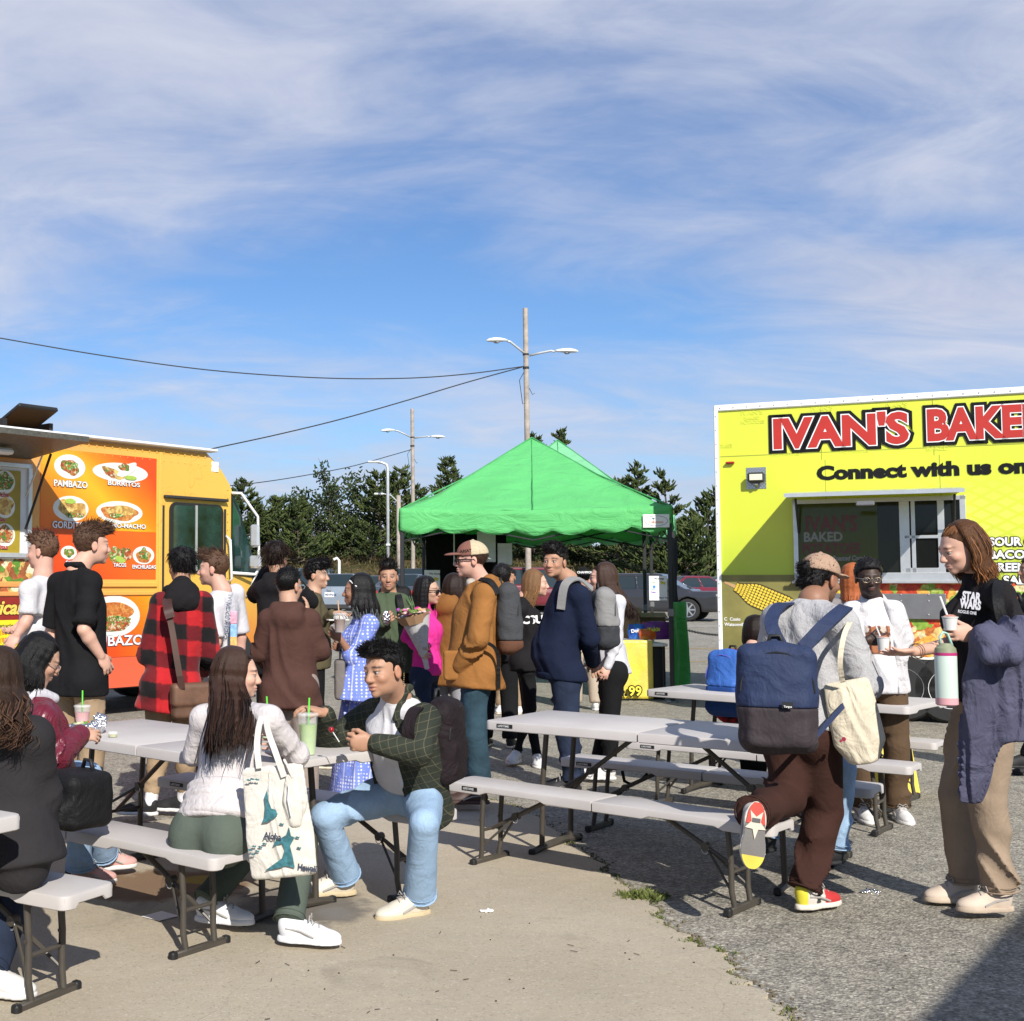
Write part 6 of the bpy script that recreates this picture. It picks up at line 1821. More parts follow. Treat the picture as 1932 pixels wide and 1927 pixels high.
# serving window with its frame, sashes and raised cover
zT,zB=KW.sz(1600,941)[1],KW.sz(1600,1096)[1];aL,aR=KW.sz(1497,1000)[0],KW.sz(1823,1000)[0]
def bar(mb,a0,a1,z0,z1,o0=0.0,o1=0.05):mb.prism([(a0,z0),(a1,z0),(a1,z1),(a0,z1)],ORG+KW.n*o0,KW.w,UPV,KW.n*(o1-o0))
m=MB()
for q in((aL,aR,zT-.05,zT),(aL,aR,zB,zB+.09),(aL,aL+.05,zB,zT),(aR-.06,aR,zB,zT)):bar(m,*q)
bar(m,aL-.02,aR+.02,zB-0.03,zB+0.0,0,0.10)
wfr=m.build('window_frame',ALU,trailer,bevel=0.005)
a1_=KW.sz(1697,1000)[0];a2_=KW.sz(1706,1000)[0];a3_=KW.sz(1769,1000)[0];a4_=KW.sz(1782,1000)[0]
m=MB()
for q in((a1_,a1_+.10,zB+.09,zT-.05),(a3_,a4_,zB+.09,zT-.05),(a2_,a3_,zB+.09,zB+.14),(a2_,a3_,(zT+zB)/2-0.0,(zT+zB)/2+.035),(a2_+.07,a2_+.11,zB+.09,zT-.05)):bar(m,*q,0.0,0.035)
m.build('sash',ALU,wfr,bevel=0.003)
GLW=NT('serving_glass');GLW.set(color=(0.008,0.009,0.009),rough=0.05,spec=0.3);GLW=GLW.m
def pane(a0,a1,mat=GLW):
 m=MB();bar(m,a0,a1,zB+.05,zT-.03,0.002,0.010);return m.build('pane',mat,wfr)
GLY=NT('painted_reflection_glass');GLY.set(color=(0.045,0.055,0.006),rough=0.08,spec=0.3);GLY=GLY.m  # yellow-green tint paints the reflection of the print into this pane
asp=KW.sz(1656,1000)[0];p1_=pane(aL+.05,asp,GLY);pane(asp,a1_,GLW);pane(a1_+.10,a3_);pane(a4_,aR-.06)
DRD=plain('reflection_red',(0.10,0.012,0.010),0.3,0.05);DWH=plain('reflection_white',(0.20,0.20,0.20),0.3,0.05)
def dim(tx,x,y,xe,cap,mm,sh=0.0):KW.text('dim_lettering',tx,x,y,xe,cap,mm,p1_,ORG,0.0125,0.03,sh)  # dim letters painted on the pane stand in for reflected lettering
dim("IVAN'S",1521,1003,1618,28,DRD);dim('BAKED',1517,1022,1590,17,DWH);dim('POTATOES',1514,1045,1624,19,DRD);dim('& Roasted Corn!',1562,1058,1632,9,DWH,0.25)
# raised cover seen edge-on, with its lock and prop
aC=KW.sz(1500,935)[0]
m=MB();ax_=unit(np.array([0,kY,-0.085]));zc=zT+0.05
m.prism([(aL-0.02,0),(aR-0.05,0),(aR-0.05,0.98),(aL-0.02,0.98)],np.array([0,kY*0.03,zc]),KW.w,ax_,UPV*0.04);cv=fixn(m.build('window_cover',ALU,trailer))
m=MB();m.prism([(aL+0.03,0.04),(aR-0.10,0.04),(aR-0.10,0.94),(aL+0.03,0.94)],np.array([0,kY*0.03,zc-0.006]),KW.w,ax_,UPV*0.004);m.build('cover_lining',TRM,cv)
m=MB();m.box(((aL+aR)/2-.1,kY*0.99,zc-0.17),(0.18,0.03,0.05),None,0.01);m.build('latch',ALUD,cv)
for a_ in(aL+0.06,aR-0.12):
 m=MB();m.tube([np.array([a_,kY*0.04,zB+0.55]),np.array([a_,kY*0.45,zc-0.07])],0.013,8);m.build('gas_strut',BLKRUB,cv)
# work lamp on tread plate, marker lamps
def tread():
 t=NT('tread_plate');v=t.mapv(t.coord(),(1,1,1),rot=(0,0.785,0));f=t.vor(38,v,rnd=0.0)
 t.set(color=t.mix(t.rng(f,0.2,0.45),(0.62,0.63,0.64),(0.38,0.39,0.40)),rough=0.3,metal=0.8);t.bump(f,0.8,0.004);return t.m
TRD=tread()
m=MB();KW.quad(m,(1408,883),(1446,922),0.0005,0.006);tpz=m.build('tread_plate',TRD,trailer)
a0,z0=KW.sz(1428,904)
m=MB();m.box((a0,kY*0.09,z0+0.01),(0.19,0.07,0.12),None,0.02);lo_=m.build('work_lamp',BLKP,trailer);m=MB();m.box((a0,kY*0.128,z0+0.012),(0.14,0.006,0.07),None,0.002);m.build('lens',plain('lamp_lens_warm',(0.72,0.70,0.52),0.3,0.05),lo_)
m=MB();m.tube([(a0,kY*0.0,z0-0.09),(a0,kY*0.09,z0-0.06)],0.02,8);m.build('bracket',ALUD,lo_)
REDL=plain('red_marker',(0.35,0.02,0.015),0.2,0.05)
for x,y in((1378,874),(1386,1226)):
 m=MB();a_,z_=KW.sz(x,y);m.box((a_,kY*0.03,z_),(0.10,0.05,0.028),None,0.01);m.build('marker_lamp',REDL,trailer)
# fold-down counter
m=MB();KW.quad(m,(1572,1120),(1786,1169),0.02,0.05);ct=m.build('counter',ALUD,trailer,bevel=0.006)
m=MB()
for x in(1752,1700):
 for y in(1122,1134,1160):
  a_,z_=KW.sz(x,y);m.box((a_,kY*0.053,z_),(0.018,0.010,0.018),None,0.004)
m.build('bolts',ALU,ct)
# lower skirt, wheels
m=MB();KW.quad(m,(1364,1240),(1440,1256),-0.02,0.006);m.build('skirt_plate',TRD,trailer)
m=MB();m.box((3.5,-kY*1.2,0.50),(6.8,1.9,0.14));m.build('chassis',BLKP,trailer)
for px_ in(1702,1792):
 a_=KW.sz(px_,1280)[0]
 for yy in(kY*0.02,-kY*2.3):
  m=MB();m.lathe([(0.20,-0.11),(0.345,-0.11),(0.375,-0.07),(0.375,0.07),(0.345,0.11),(0.20,0.11)],(a_,yy-kY*0.10,0.375),30,(0,1,0));wo_=m.build('wheel',TYRE,trailer,auto=R(40))
  m=MB();m.lathe([(0.0,0.10),(0.06,0.10),(0.07,0.07),(0.16,0.06),(0.19,0.09),(0.215,0.115),(0.215,0.09)],(a_,yy-kY*0.10,0.375),26,(0,kY,0),False);m.build('rim',WHITEM,wo_,smooth=False)
a_=KW.sz(1745,1240)[0]
m=MB();pts=[(a_+0.98*math.cos(t_),0.42+0.46*math.sin(t_))for t_ in np.linspace(0,math.pi,17)];m.prism(pts,ORG-KW.n*0.2,KW.w,UPV,KW.n*0.205);fixn(m.build('wheel_arch',BLKP,trailer))
m=MB();KW.disc(m,1750,1233,40,12,0.010,0.016,24);m.build('plate_picture',PLATEW,trailer);m=MB();KW.disc(m,1750,1230,34,10,0.016,0.018,24);m.build('food_picture',F_CHEESE,trailer)
# ===== canopies
def canopymat(name,col,trans=0.35):
 t=NT(name)
 f=t.noise(1.2,5);c=t.mix(t.rng(f,0.3,0.7),tuple(x*0.92 for x in col),tuple(x*1.05 for x in col))
 g=t.noise(7,5,0.7);c=t.mix(t.rng(g,0.68,0.78,0,0.4),c,(0.10,0.25,0.10))
 t.set(color=c,rough=0.65,spec=0.3,sheen=0.1)
 b1=t.bump(t.noise(2.2,4,0.55,t.mapv(t.coord(),(1,1,2.4)),1.2),0.55,0.08)
 t.bump(t.noise(500,2),0.1,0.001,b1)
 tr=t.n('ShaderNodeBsdfTranslucent');t.l(c,tr.inputs[0]);mx=t.n('ShaderNodeMixShader');mx.inputs[0].default_value=trans
 t.l(t.b.outputs[0],mx.inputs[1]);t.l(tr.outputs[0],mx.inputs[2]);t.l(mx.outputs[0],t.out.inputs[0])
 MATS[name]=t.m;return t.m
CAN_G=canopymat('green_canopy_cloth',(0.15,0.62,0.205),0.30)
CAN_L=canopymat('backlit_green_canopy_cloth',(0.26,0.66,0.36),0.30)  # lighter green paints the sun shining through the rear canopy
CAN_W=canopymat('green_side_cloth',(0.10,0.58,0.12),0.30)
TUBEB=plain('black_tent_tube',(0.018,0.018,0.020),0.45,0.1)
def canopy(cx,cy,th,W,D,z0,z1,zp,mat,label,lw=None,legs=True):
 ux=np.array([math.cos(th),-math.sin(th),0]);uy=np.array([math.sin(th),math.cos(th),0])
 t=empty('canopy_tent',(cx,cy,0),label,'tent','green canopy tents',-th)
 cor=[(-W/2,-D/2),(W/2,-D/2),(W/2,D/2),(-W/2,D/2)]
 for s_ in range(4):
  a=np.array([*cor[s_],z1]);b=np.array([*cor[(s_+1)%4],z1]);pk=np.array([0,0,zp]);n,m_=28,22
  V=[]
  for j in range(m_+1):
   v=j/m_
   for i in range(n+1):
    u=i/n;e=a+(b-a)*u;p=e+(pk-e)*v
    sag=0.10*math.sin(math.pi*v)*(1-v)*(1-0.3*math.sin(math.pi*u))+0.05*math.sin(math.pi*u)*(1-v)**2
    wr=0.020*math.sin(19*u+5*math.sin(4*v+s_))*math.sin(9*v+3*u)*(1-v)+0.016*math.sin(33*v+4*math.sin(7*u))*math.sin(math.pi*u)*(1-v)
    p=p-UPV*(sag-wr);V.append(p)
  F=[(j*(n+1)+i,j*(n+1)+i+1,(j+1)*(n+1)+i+1,(j+1)*(n+1)+i)for j in range(m_)for i in range(n)]
  mm=MB();mm.add(V,F);ro=mm.build('roof_panel',mat,t,smooth=True)
  sm_=ro.modifiers.new('thickness','SOLIDIFY');sm_.thickness=0.004
  o=np.array([(b-a)[1],-(b-a)[0],0]);o=o/np.linalg.norm(o);n2,m2=90,5;V=[]
  for j in range(m2+1):
   for i in range(n2+1):
    u=i/n2;sc=0.075*abs(math.sin(math.pi*u*7))**0.8
    zb=z0+0.075-sc+(0.02*math.sin(9*u))
    z=z1+0.022-0.05*math.sin(math.pi*u)*1.0*(1-j/m2)-(z1-zb)*j/m2
    wv=0.018*math.sin(24*u+s_)*(j/m2)+0.010*math.sin(60*u+3*j)*(j/m2)**2
    V.append(a+(b-a)*u-UPV*z1+UPV*z+o*(0.012+wv))
  F=[(j*(n2+1)+i,j*(n2+1)+i+1,(j+1)*(n2+1)+i+1,(j+1)*(n2+1)+i)for j in range(m2)for i in range(n2)]
  mm=MB();mm.add(V,[f[::-1]for f in F]);vo=mm.build('valance',mat,t,smooth=True);sm_=vo.modifiers.new('thickness','SOLIDIFY');sm_.thickness=0.004
 mm=MB()
 for i in range(1):mm.tube([(0,-D/2-0.008,z1-0.02),(0,-D/4,z1+(zp-z1)*0.47),(0,-0.05,zp-0.02)],0.006,5)
 for c in cor:mm.tube([(c[0],c[1],z1+0.004),(c[0]*.5,c[1]*.5,(z1+zp)/2-0.055),(0,0,zp+0.012)],0.011,6)
 mm.build('seam',plain('seam_dark_green',(0.05,0.30,0.09),0.7),t)
 if legs:
  for i,c in enumerate(cor):
   mm=MB();mm.box((c[0]*0.985,c[1]*0.985,z1/2+0.01),(0.055,0.055,z1-0.02),None,0.006);lo=mm.build('leg',TUBEB,t)
   mm=MB();mm.box((c[0]*0.985,c[1]*0.985,0.006),(0.14,0.14,0.012));mm.box((c[0]*0.985,c[1]*0.985,1.15),(0.08,0.08,0.10),None,0.01);mm.build('foot_plate',ALUD,lo)
  mm=MB()
  for s_ in range(4):
   a=np.array([*cor[s_],0.0])*0.98;b=np.array([*cor[(s_+1)%4],0.0])*0.98
   for k in range(2):
    p,q,r_=a+(b-a)*k/2,a+(b-a)*(k+0.5)/2,a+(b-a)*(k+1)/2
    zt_,zb_=z1-0.06,z1-0.42
    mm.tube([p+UPV*zt_,r_+UPV*zb_],0.012,5);mm.tube([p+UPV*zb_,r_+UPV*zt_],0.012,5)
  mm.tube([(0,0,z1-0.2),(0,0,zp-0.03)],0.022,8);mm.build('truss',TUBEB,t)
 return t,ux,uy
TH=R(10)
FR=np.array([4.65,15.7]);W_=3.53
ux=np.array([math.cos(TH),-math.sin(TH)]);uy=np.array([math.sin(TH),math.cos(TH)])
c1=FR-ux*W_/2+uy*W_/2
tent,_,_=canopy(c1[0],c1[1],TH,W_,W_,2.15,2.52,3.66,CAN_G,'nearer bright green canopy tent with scalloped edge and white oval sticker')
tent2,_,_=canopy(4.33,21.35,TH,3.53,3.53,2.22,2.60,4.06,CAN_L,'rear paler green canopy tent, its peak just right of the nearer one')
# sticker on the front valance
def tl(x,y,z):return np.array([x,y,z])
m=MB();m.box((W_/2-0.20,-W_/2-0.050,2.335),(0.33,0.006,0.17),None,0.0);st=m.build('sticker',WHITEP,tent)
m=MB();ring=[(W_/2-0.20+0.145*math.cos(a),-W_/2-0.055,2.335+0.065*math.sin(a))for a in np.linspace(0,2*math.pi,25)]
m.tube(ring,0.0025,4,False);m.tube([(W_/2-0.24,-W_/2-0.055,2.30),(W_/2-0.235,-W_/2-0.055,2.365)],0.003,4)
for k in range(7):
 a=k*0.9;m.tube([(W_/2-0.235,-W_/2-0.055,2.365),(W_/2-0.235+0.022*math.cos(a),-W_/2-0.055,2.368+0.014*math.sin(a))],0.0025,4)
m.build('emblem',plain('slate_print',(0.12,0.20,0.28),0.5),st)
text_mesh('emblem_lettering','CARAVAN',0.038,basis((W_/2-0.29,-W_/2-0.054,2.305),(1,0,0),(0,0,1)),plain('orange_emblem',(0.65,0.25,0.15),0.5),st,0.001,0.001)
def curtain(name,x0,y0,x1,y1,zt,zb,mat,parent,label=None,cat=None,amp=0.05,fr=3.0,flare=0.0):
 a=np.array([x0,y0,0.]);b=np.array([x1,y1,0.]);d=b-a;L=np.linalg.norm(d);o=np.array([d[1],-d[0],0])/L;n,m_=40,20;V=[]
 c=(a+b)/2
 for j in range(m_+1):
  z=zt+(zb-zt)*j/m_
  for i in range(n+1):
   u=i/n;V.append(a+d*u*(1+flare*j/m_)+UPV*z+o*amp*math.sin(2*math.pi*fr*u+0.6*math.sin(j*0.4))*(0.4+0.6*j/m_)-c)
 F=[(j*(n+1)+i,j*(n+1)+i+1,(j+1)*(n+1)+i+1,(j+1)*(n+1)+i)for j in range(m_)for i in range(n)]
 mm=MB();mm.add(V,F);ob=mm.build(name,mat,parent,smooth=True);ob.location=c;s_=ob.modifiers.new('thickness','SOLIDIFY');s_.thickness=0.005
 if label:tag(ob,label,cat)
 return ob
p0=onz(1266,1322);Yc=16.1
def XA(px,Y):return(px-PCX)/FPX*Y
curtain('side_curtain',XA(1263,Yc),Yc,XA(1290,Yc+0.5),Yc+0.5,1.28,0.03,CAN_W,None,'bright green cloth curtain hanging to the ground at the right leg of the canopy','curtain',0.05,1.3,0.1)
BLC=fabric('black_tarp',(0.006,0.006,0.0065),0.9)
curtain('side_curtain',XA(1258,17.5),17.4,XA(1277,18.2),18.2,2.2,1.05,BLC,None,'black cloth strip hanging behind the right leg of the canopy','curtain',0.03,1)
curtain('tent_wall',XA(803,18.2),18.2,XA(955,18.8),18.8,2.28,0.02,BLC,None,'black cloth wall at the left side under the green canopy','tent wall',0.02,5)
# tables, cloth, cartons and snacks under the canopy
YCL=NT('yellow_vinyl');f=YCL.noise(3.5,5);YCL.set(color=YCL.mix(YCL.rng(f,0.4,0.72),(0.78,0.62,0.07),(0.62,0.52,0.14)),rough=0.35,spec=0.5);YCL.bump(YCL.noise(6,3,dist=1.0),0.5,0.03);YCL=YCL.m
Yt=16.0
def xb(px,Y=Yt):return XA(px,Y)
stt=empty('folding_table',(xb(1203),Yt+0.35,0),'narrow vending table under the canopy, front draped in yellow vinyl','table')
m=MB();m.box((0,0,0.72),(xb(1258)-xb(1150),0.7,0.04),None,0.01);m.build('tabletop',WHITEM,stt)
for sx in(-1,1):
 for sy in(-1,1):m=MB();m.tube([(sx*0.33,sy*0.28,0),(sx*0.33,sy*0.28,0.7)],0.015,8);m.build('leg',TUBEB,stt)
zt_=at(1200,1208,Yt)[2];zb_=at(1200,1318,Yt)[2]
cl=curtain('table_banner',xb(1160),Yt-0.03,xb(1226),Yt-0.05,zt_,zb_,YCL,None,'yellow vinyl banner with price ending 99 hung on the vending table front','banner',0.015,1.5)
text_mesh('lettering','99',0.17,basis((xb(1186)-cl.location[0]-0.06,-0.075,at(1190,1311,Yt)[2]),(1,0,0),(0,0,1)),BLACKP,cl,0.018,0.002)
text_mesh('lettering','99',0.17,basis((xb(1186)-cl.location[0]-0.06,-0.079,at(1190,1311,Yt)[2]),(1,0,0),(0,0,1)),plain('bright_yellow',(0.80,0.68,0.06),0.4),cl,0.004,0.002)
text_mesh('lettering','$4.',0.17,basis((xb(1170)-cl.location[0]-0.18,-0.075,at(1190,1311,Yt)[2]),(1,0,0),(0,0,1)),BLACKP,cl,0.01,0.002)
CARD=plain('cardboard',(0.30,0.19,0.11),0.85,0.12,12)
def carton(px0,px1,py0,py1,Y,d,label):
 a=at(px0,py1,Y);b=at(px1,py0,Y);t=empty('cardboard_box',((a[0]+b[0])/2,Y+d/2,a[2]),label,'box');w,h=b[0]-a[0],b[2]-a[2]
 m=MB();m.box((0,0,h/2),(w,d,h),None,0.004);m.build('carton',CARD,t)
 m=MB();m.box((0,-d/2-0.05,h-0.01),(w*0.96,0.16,0.006),np.array([[1,0,0],[0,0.9,-0.4],[0,0.4,0.9]]));m.build('flap',CARD,t)
carton(1187,1207,1150,1206,16.7,0.3,'tall brown cardboard box on the vending table beside the curly-haired woman')
carton(1204,1256,1159,1199,17.0,0.35,'wide brown cardboard box behind the snack bags')
def packet(px,py,w,h,Y,cols,txt,label,txc):
 p=at(px,py,Y);F=Field((-w/2-.02,-0.06,-0.01),(w/2+.02,.06,h+.02),0.012)
 F.ell((0,0,h/2),(w*0.52,0.05,h*0.47),None,0.01,nz=(0.004,50));F.box((0,0,h/2),(w/2,0.008,h/2),None,0.005,0.03)
 def color(V):
  c=np.tile(np.array(cols[0]),(len(V),1));k=(np.sin(V[:,0]*40+3)+np.cos(V[:,2]*36))>0.6
  return np.where(k[:,None],np.array(cols[1]),c)
 t=empty('snack_bag',tuple(p),label,'snack bag','snack bags on the vending table')
 F.build('packet',attr_mat('foil_print',0.3,0,0.5,0.5,40,0.006),t,(0,0,0),color)
 if txt:text_mesh('lettering',txt,h*0.32,basis((-w*0.42,-0.058,h*0.42),(1,0,0.12),(0,0,1)),txc,t,0.002,0.002)
packet(1207,1206,0.30,0.20,16.2,((0.02,0.10,0.45),(0.02,0.20,0.62)),'Doritos','blue snack bag on the vending table, leftmost',WHITEP)
packet(1222,1207,0.22,0.14,16.12,((0.60,0.12,0.02),(0.65,0.28,0.03)),'','orange-red snack bag between the blue and the purple one',WHITEP)
packet(1241,1207,0.34,0.24,16.15,((0.13,0.02,0.22),(0.10,0.02,0.18)),'Takis','purple snack bag with yellow lettering on the vending table',plain('yellow_green_print',(0.65,0.72,0.05),0.5))
packet(1196,1200,0.16,0.12,16.35,((0.20,0.45,0.05),(0.35,0.60,0.10)),'','small green snack bag behind the blue one',WHITEP)
packet(1228,1195,0.24,0.16,16.4,((0.40,0.03,0.02),(0.10,0.02,0.02)),'','dark red snack bag behind the orange one',WHITEP)
m=MB();a=at(1228,1322,16.1);b=at(1256,1216,16.1);m.box((0,0.3,(b[2])/2),(b[0]-a[0],0.6,b[2]),None,0.03);o=m.build('storage_crate',plain('crate_black',(0.012,0.012,0.013),0.6),None);o.location=((a[0]+b[0])/2,16.1,0);tag(o,'black upright container beside the yellow banner under the canopy','container')
# payment signs
def paysign(px0,py0,px1,py1,Y,label):
 a=at(px0,py1,Y);b=at(px1,py0,Y);w,h=b[0]-a[0],b[2]-a[2]
 t=empty('payment_sign',((a[0]+b[0])/2,Y,a[2]),label,'sign','payment signs on the canopy')
 m=MB();m.box((0,0,h/2),(w,0.01,h));m.build('sheet',plain('paper_white',(0.74,0.75,0.76),0.6,0.02),t)
 def tx(s_,size,x,z,mm):text_mesh('lettering',s_,size*h,basis((x*w,-0.007,z*h),(1,0,0),(0,0,1)),mm,t,0.0006,0.0006)
 tx('We Accept',0.085,-0.20,0.86,BLACKP);tx('CASH',0.075,-0.40,0.70,plain('green_ink',(0.25,0.45,0.15),0.5));tx('Zelle',0.10,-0.42,0.30,plain('purple_ink',(0.18,0.03,0.45),0.5));tx('venmo',0.06,-0.40,0.45,plain('blue_ink',(0.02,0.25,0.75),0.5));tx('Thank You!',0.085,0.02,0.08,BLACKP)
 m=MB();m.box((-0.22*w,-0.007,0.56*h),(0.14*w,0.004,0.10*h),None,0.001);m.build('logo',plain('blue_ink',(0.02,0.25,0.75),0.5),t)
 m=MB();m.box((0.26*w,-0.007,0.72*h),(0.28*w,0.004,0.09*h),np.array([[.95,0,.3],[0,1,0],[-.3,0,.95]]));m.build('logo',plain('taco_yellow',(0.55,0.48,0.03),0.5,0.4,80),t)
 return t
paysign(1225,1087,1258,1133,15.63,'white payment sign taped to the right front leg of the canopy')
paysign(801,1076,830,1136,18.05,'white payment sign hanging by the black cloth wall behind the woman in pink')
# things hung under the roof
m=MB();m.tube([(0,0,0),(0,0,0.55)],0.01,6);m.lathe([(0.045,-0.02),(0.05,0.03),(0.03,0.06)],(0.02,0,0.0),14,(0.9,0.2,-0.2));o=m.build('hanging_lamp',plain('lamp_white',(0.6,0.6,0.58),0.4));o.location=at(857,1062,17.6);tag(o,'small round lamp hanging under the left part of the green canopy','lamp')
m=MB();m.box((0,0,0.25),(0.26,0.006,0.42),rotz(0.1));m.box((0.26,0.02,0.15),(0.2,0.006,0.30),rotz(-0.2));o=m.build('paper_notice',plain('notice_white',(0.5,0.5,0.5),0.7));o.location=at(918,1066,16.9);tag(o,'pale paper notices hanging under the canopy above the man in the tan cap','notice')
# ===== folding tables and benches
HDPE=NT('speckled_plastic');_f=HDPE.noise(3,5);_g=HDPE.noise(240,2)
_c=HDPE.mix(HDPE.rng(_f,0.3,0.7),(0.46,0.43,0.41),(0.53,0.50,0.48));_c=HDPE.mix(HDPE.rng(_g,0.62,0.75,0,0.35),_c,(0.40,0.38,0.37))
_st=HDPE.noise(9,4,0.7,dist=0.8);_c=HDPE.mix(HDPE.rng(_st,0.64,0.78,0,0.30),_c,(0.42,0.34,0.25))
HDPE.set(color=_c,rough=0.62,spec=0.35);HDPE.bump(HDPE.noise(300,3),0.35,0.001);HDPE=HDPE.m
LEGM=plain('bronze_leg_paint',(0.058,0.050,0.040),0.45,0.12,14,spec=0.5)
LEGC=plain('leg_end_cap',(0.010,0.010,0.010),0.6,0.1)
def half_top(L,W,th,notch):
 """one folding half, from x=0 (seam) to x=L, with a skirt that is cut back under the middle"""
 r=0.035;out=[]
 def arc(cx,cy,rr,a0,n=5):return[(cx+rr*math.cos(R(a0+90*k/n)),cy+rr*math.sin(R(a0+90*k/n)))for k in range(n+1)]
 xs_=[0.30*L,0.34*L,0.5*L,0.70*L,0.745*L]if notch else[0.5*L]
 out+=[(x,-W/2)for x in[0.004]+xs_]+arc(L-r,-W/2+r,r,-90)+[(L,-0.3*W),(L,-0.24*W),(L,0.24*W),(L,0.3*W)]+arc(L-r,W/2-r,r,0)+[(x,W/2)for x in xs_[::-1]+[0.004]]
 n=len(out);cx,cy=L/2,0
 def zb(x,y):
  if notch and 0.335*L<x<0.705*L:return-th*0.72
  if abs(y)<0.26*W and x>L*0.99:return-th*0.70
  return-th
 V=[];lv=[(0.006,'b'),(0.0,'b2'),(0.0,-0.010),(0.003,-0.003),(0.010,0.0)]
 for ins_,z in lv:
  for x,y in out:
   dx=x-np.clip(x,r,L-r);dy=y-np.clip(y,-W/2+r,W/2-r);l=math.hypot(dx,dy)or 1
   zz_=zb(x,y)if z=='b' else(zb(x,y)+0.004 if z=='b2' else z)
   V.append((x-dx/l*ins_,y-dy/l*ins_,zz_))
 F=[]
 for i in range(len(lv)-1):
  for k in range(n):F.append((i*n+k,i*n+(k+1)%n,(i+1)*n+(k+1)%n,(i+1)*n+k))
 F.append(tuple(range((len(lv)-1)*n,len(lv)*n)))
 m=MB();m.add(V,F)
 m.box((L/2,0,-0.016),(L-0.02,W-0.02,0.012))
 return m
FURN={}
def furniture(kind):
 if kind in FURN:return FURN[kind]
 if kind=='table':L,W,H,th,lx,ly,rail=0.915,0.74,0.74,0.052,0.66,0.17,0.56
 else:L,W,H,th,lx,ly,rail=0.915,0.265,0.43,0.052,0.70,0.085,0.30
 notch=kind=='bench'
 t=empty('folding_'+kind,(0,0,0))
 for sg in(1,-1):
  m=half_top(L,W,th,notch)
  m.v=[(sg*(x+0.0015),sg*y,z+H)for x,y,z in m.v]
  m.build('tabletop' if kind=='table' else 'seat',HDPE,t,auto=R(35))
  for sy in(-1,1):
   m=MB()
   if kind=='table':
    zk=0.30
    m.tube([(sg*(lx-0.03),sy*ly,H-th*0.5),(sg*lx,sy*ly,zk+0.1),(sg*(lx+0.01),sy*ly,0.035)],0.0155,10)
   else:
    m.tube([(sg*(lx-0.015),sy*ly,H-th*0.5),(sg*lx,sy*ly,0.24),(sg*lx,sy*ly,0.10),(sg*(lx+0.012),sy*(ly-0.004),0.03)],0.0135,10)
   m.lathe([(0.007,-0.002),(0.007,0.002)],(sg*lx,sy*ly-0.016,0.24),8,(0,1,0))
   m.build('leg',LEGM,t,auto=R(40))
  m=MB();hx=sg*(lx+0.012)
  if kind=='table':
   ys_=np.linspace(-rail/2,rail/2,9);m.tube([(hx,y,0.020+0.020*(1-(2*y/rail)**2))for y in ys_],0.019,8)
  else:m.box((hx,0,0.020),(0.028,rail,0.034),None,0.006)
  ro=m.build('foot_rail',LEGM,t,auto=R(40))
  for sy in(-1,1):
   m=MB();m.box((hx,sy*rail/2,0.020),(0.036,0.035,0.040),None,0.008);m.build('end_cap',LEGC,ro)
  m=MB();zc=0.30 if kind=='table' else 0.185
  m.tube([(sg*lx,-ly,zc),(sg*lx,ly,zc)],0.009,8);m.build('cross_bar',LEGM,t,auto=R(40))
  m=MB();z1=H-th*0.5
  p,q=np.array([sg*(0.12 if kind=='table' else 0.28),0,z1]),np.array([sg*(lx-0.005),0,zc])
  k_=p+(q-p)*0.62
  if kind=='bench':
   m.tube([p,k_],0.0125,8);m.tube([k_,q],0.010,8);m.tube([k_,(sg*lx,-ly,0.10)],0.007,6);m.tube([k_,(sg*lx,ly,0.10)],0.007,6)
  else:
   m.tube([p,k_],0.013,8);m.tube([k_,q+np.array([0,0,0.0])],0.011,8);m.tube([k_,(sg*lx,-ly,zc)],0.008,6);m.tube([k_,(sg*lx,ly,zc)],0.008,6)
  m.lathe([(0.020,-0.018),(0.020,0.018)],k_,10,(0,1,0));br=m.build('brace',LEGM,t,auto=R(40))
  m=MB();m.tube([k_+np.array([0.018*math.cos(a),-0.012,0.022*math.sin(a)-0.012])for a in np.linspace(0,6.283,11)],0.0022,4,False);m.build('lock_ring',ALU,br)
 m=MB();m.box((0.0,0,H-th+0.004),(0.05,W*0.8,0.02),None,0.004);m.build('hinge',LEGC,t)
 m=MB();m.box((-L+(0.13 if kind=='table' else 0.17),-W/2-0.0015,H-0.024),(0.10,0.004,0.021),None,0.0008);nb_=m.build('name_badge',LEGC,t)
 text_mesh('lettering','LIFETIME',0.016,basis((-L+(0.13 if kind=='table' else 0.17)-0.042,-W/2-0.0040,H-0.030),(1,0,0),(0,0,1)),plain('badge_silver',(0.55,0.55,0.55),0.4),nb_,0.0003,0.0004,sx=1.15)
 FURN[kind]=t
 return t
USED=set()
def put(kind,x,y,ang,label,corner=None,px=None,z0=0.0):
 t=furniture(kind)
 if kind in USED:t=copy_tree(t)
 USED.add(kind)
 t.location=(x,y,z0);t.rotation_euler=(0,0,R(ang));tag(t,label,'table' if kind=='table' else 'bench','folding %s'%('tables' if kind=='table' else 'benches'))
 t.parent=None
 return t
def from_front_seam(px,py,z,ang,W):
 p=onz(px,py,z);v=np.array([-math.sin(R(ang)),math.cos(R(ang))])
 return p[0]+v[0]*W/2,p[1]+v[1]*W/2
TL=(-0.82+0.26,5.77+0.27);TLA=-43.5
TABLES={}
tl_=put('table',*(from_front_seam(257,1407,0.74,-44,0.74)),-44.5,'left folding table carrying the foil tray and the tall green drink');TABLES['TL']=tl_
tc_=put('table',*(from_front_seam(1200.5,1382.5,0.74,-40,0.74)),-39.5,'empty middle folding table in front of the man in navy');TABLES['TC']=tc_
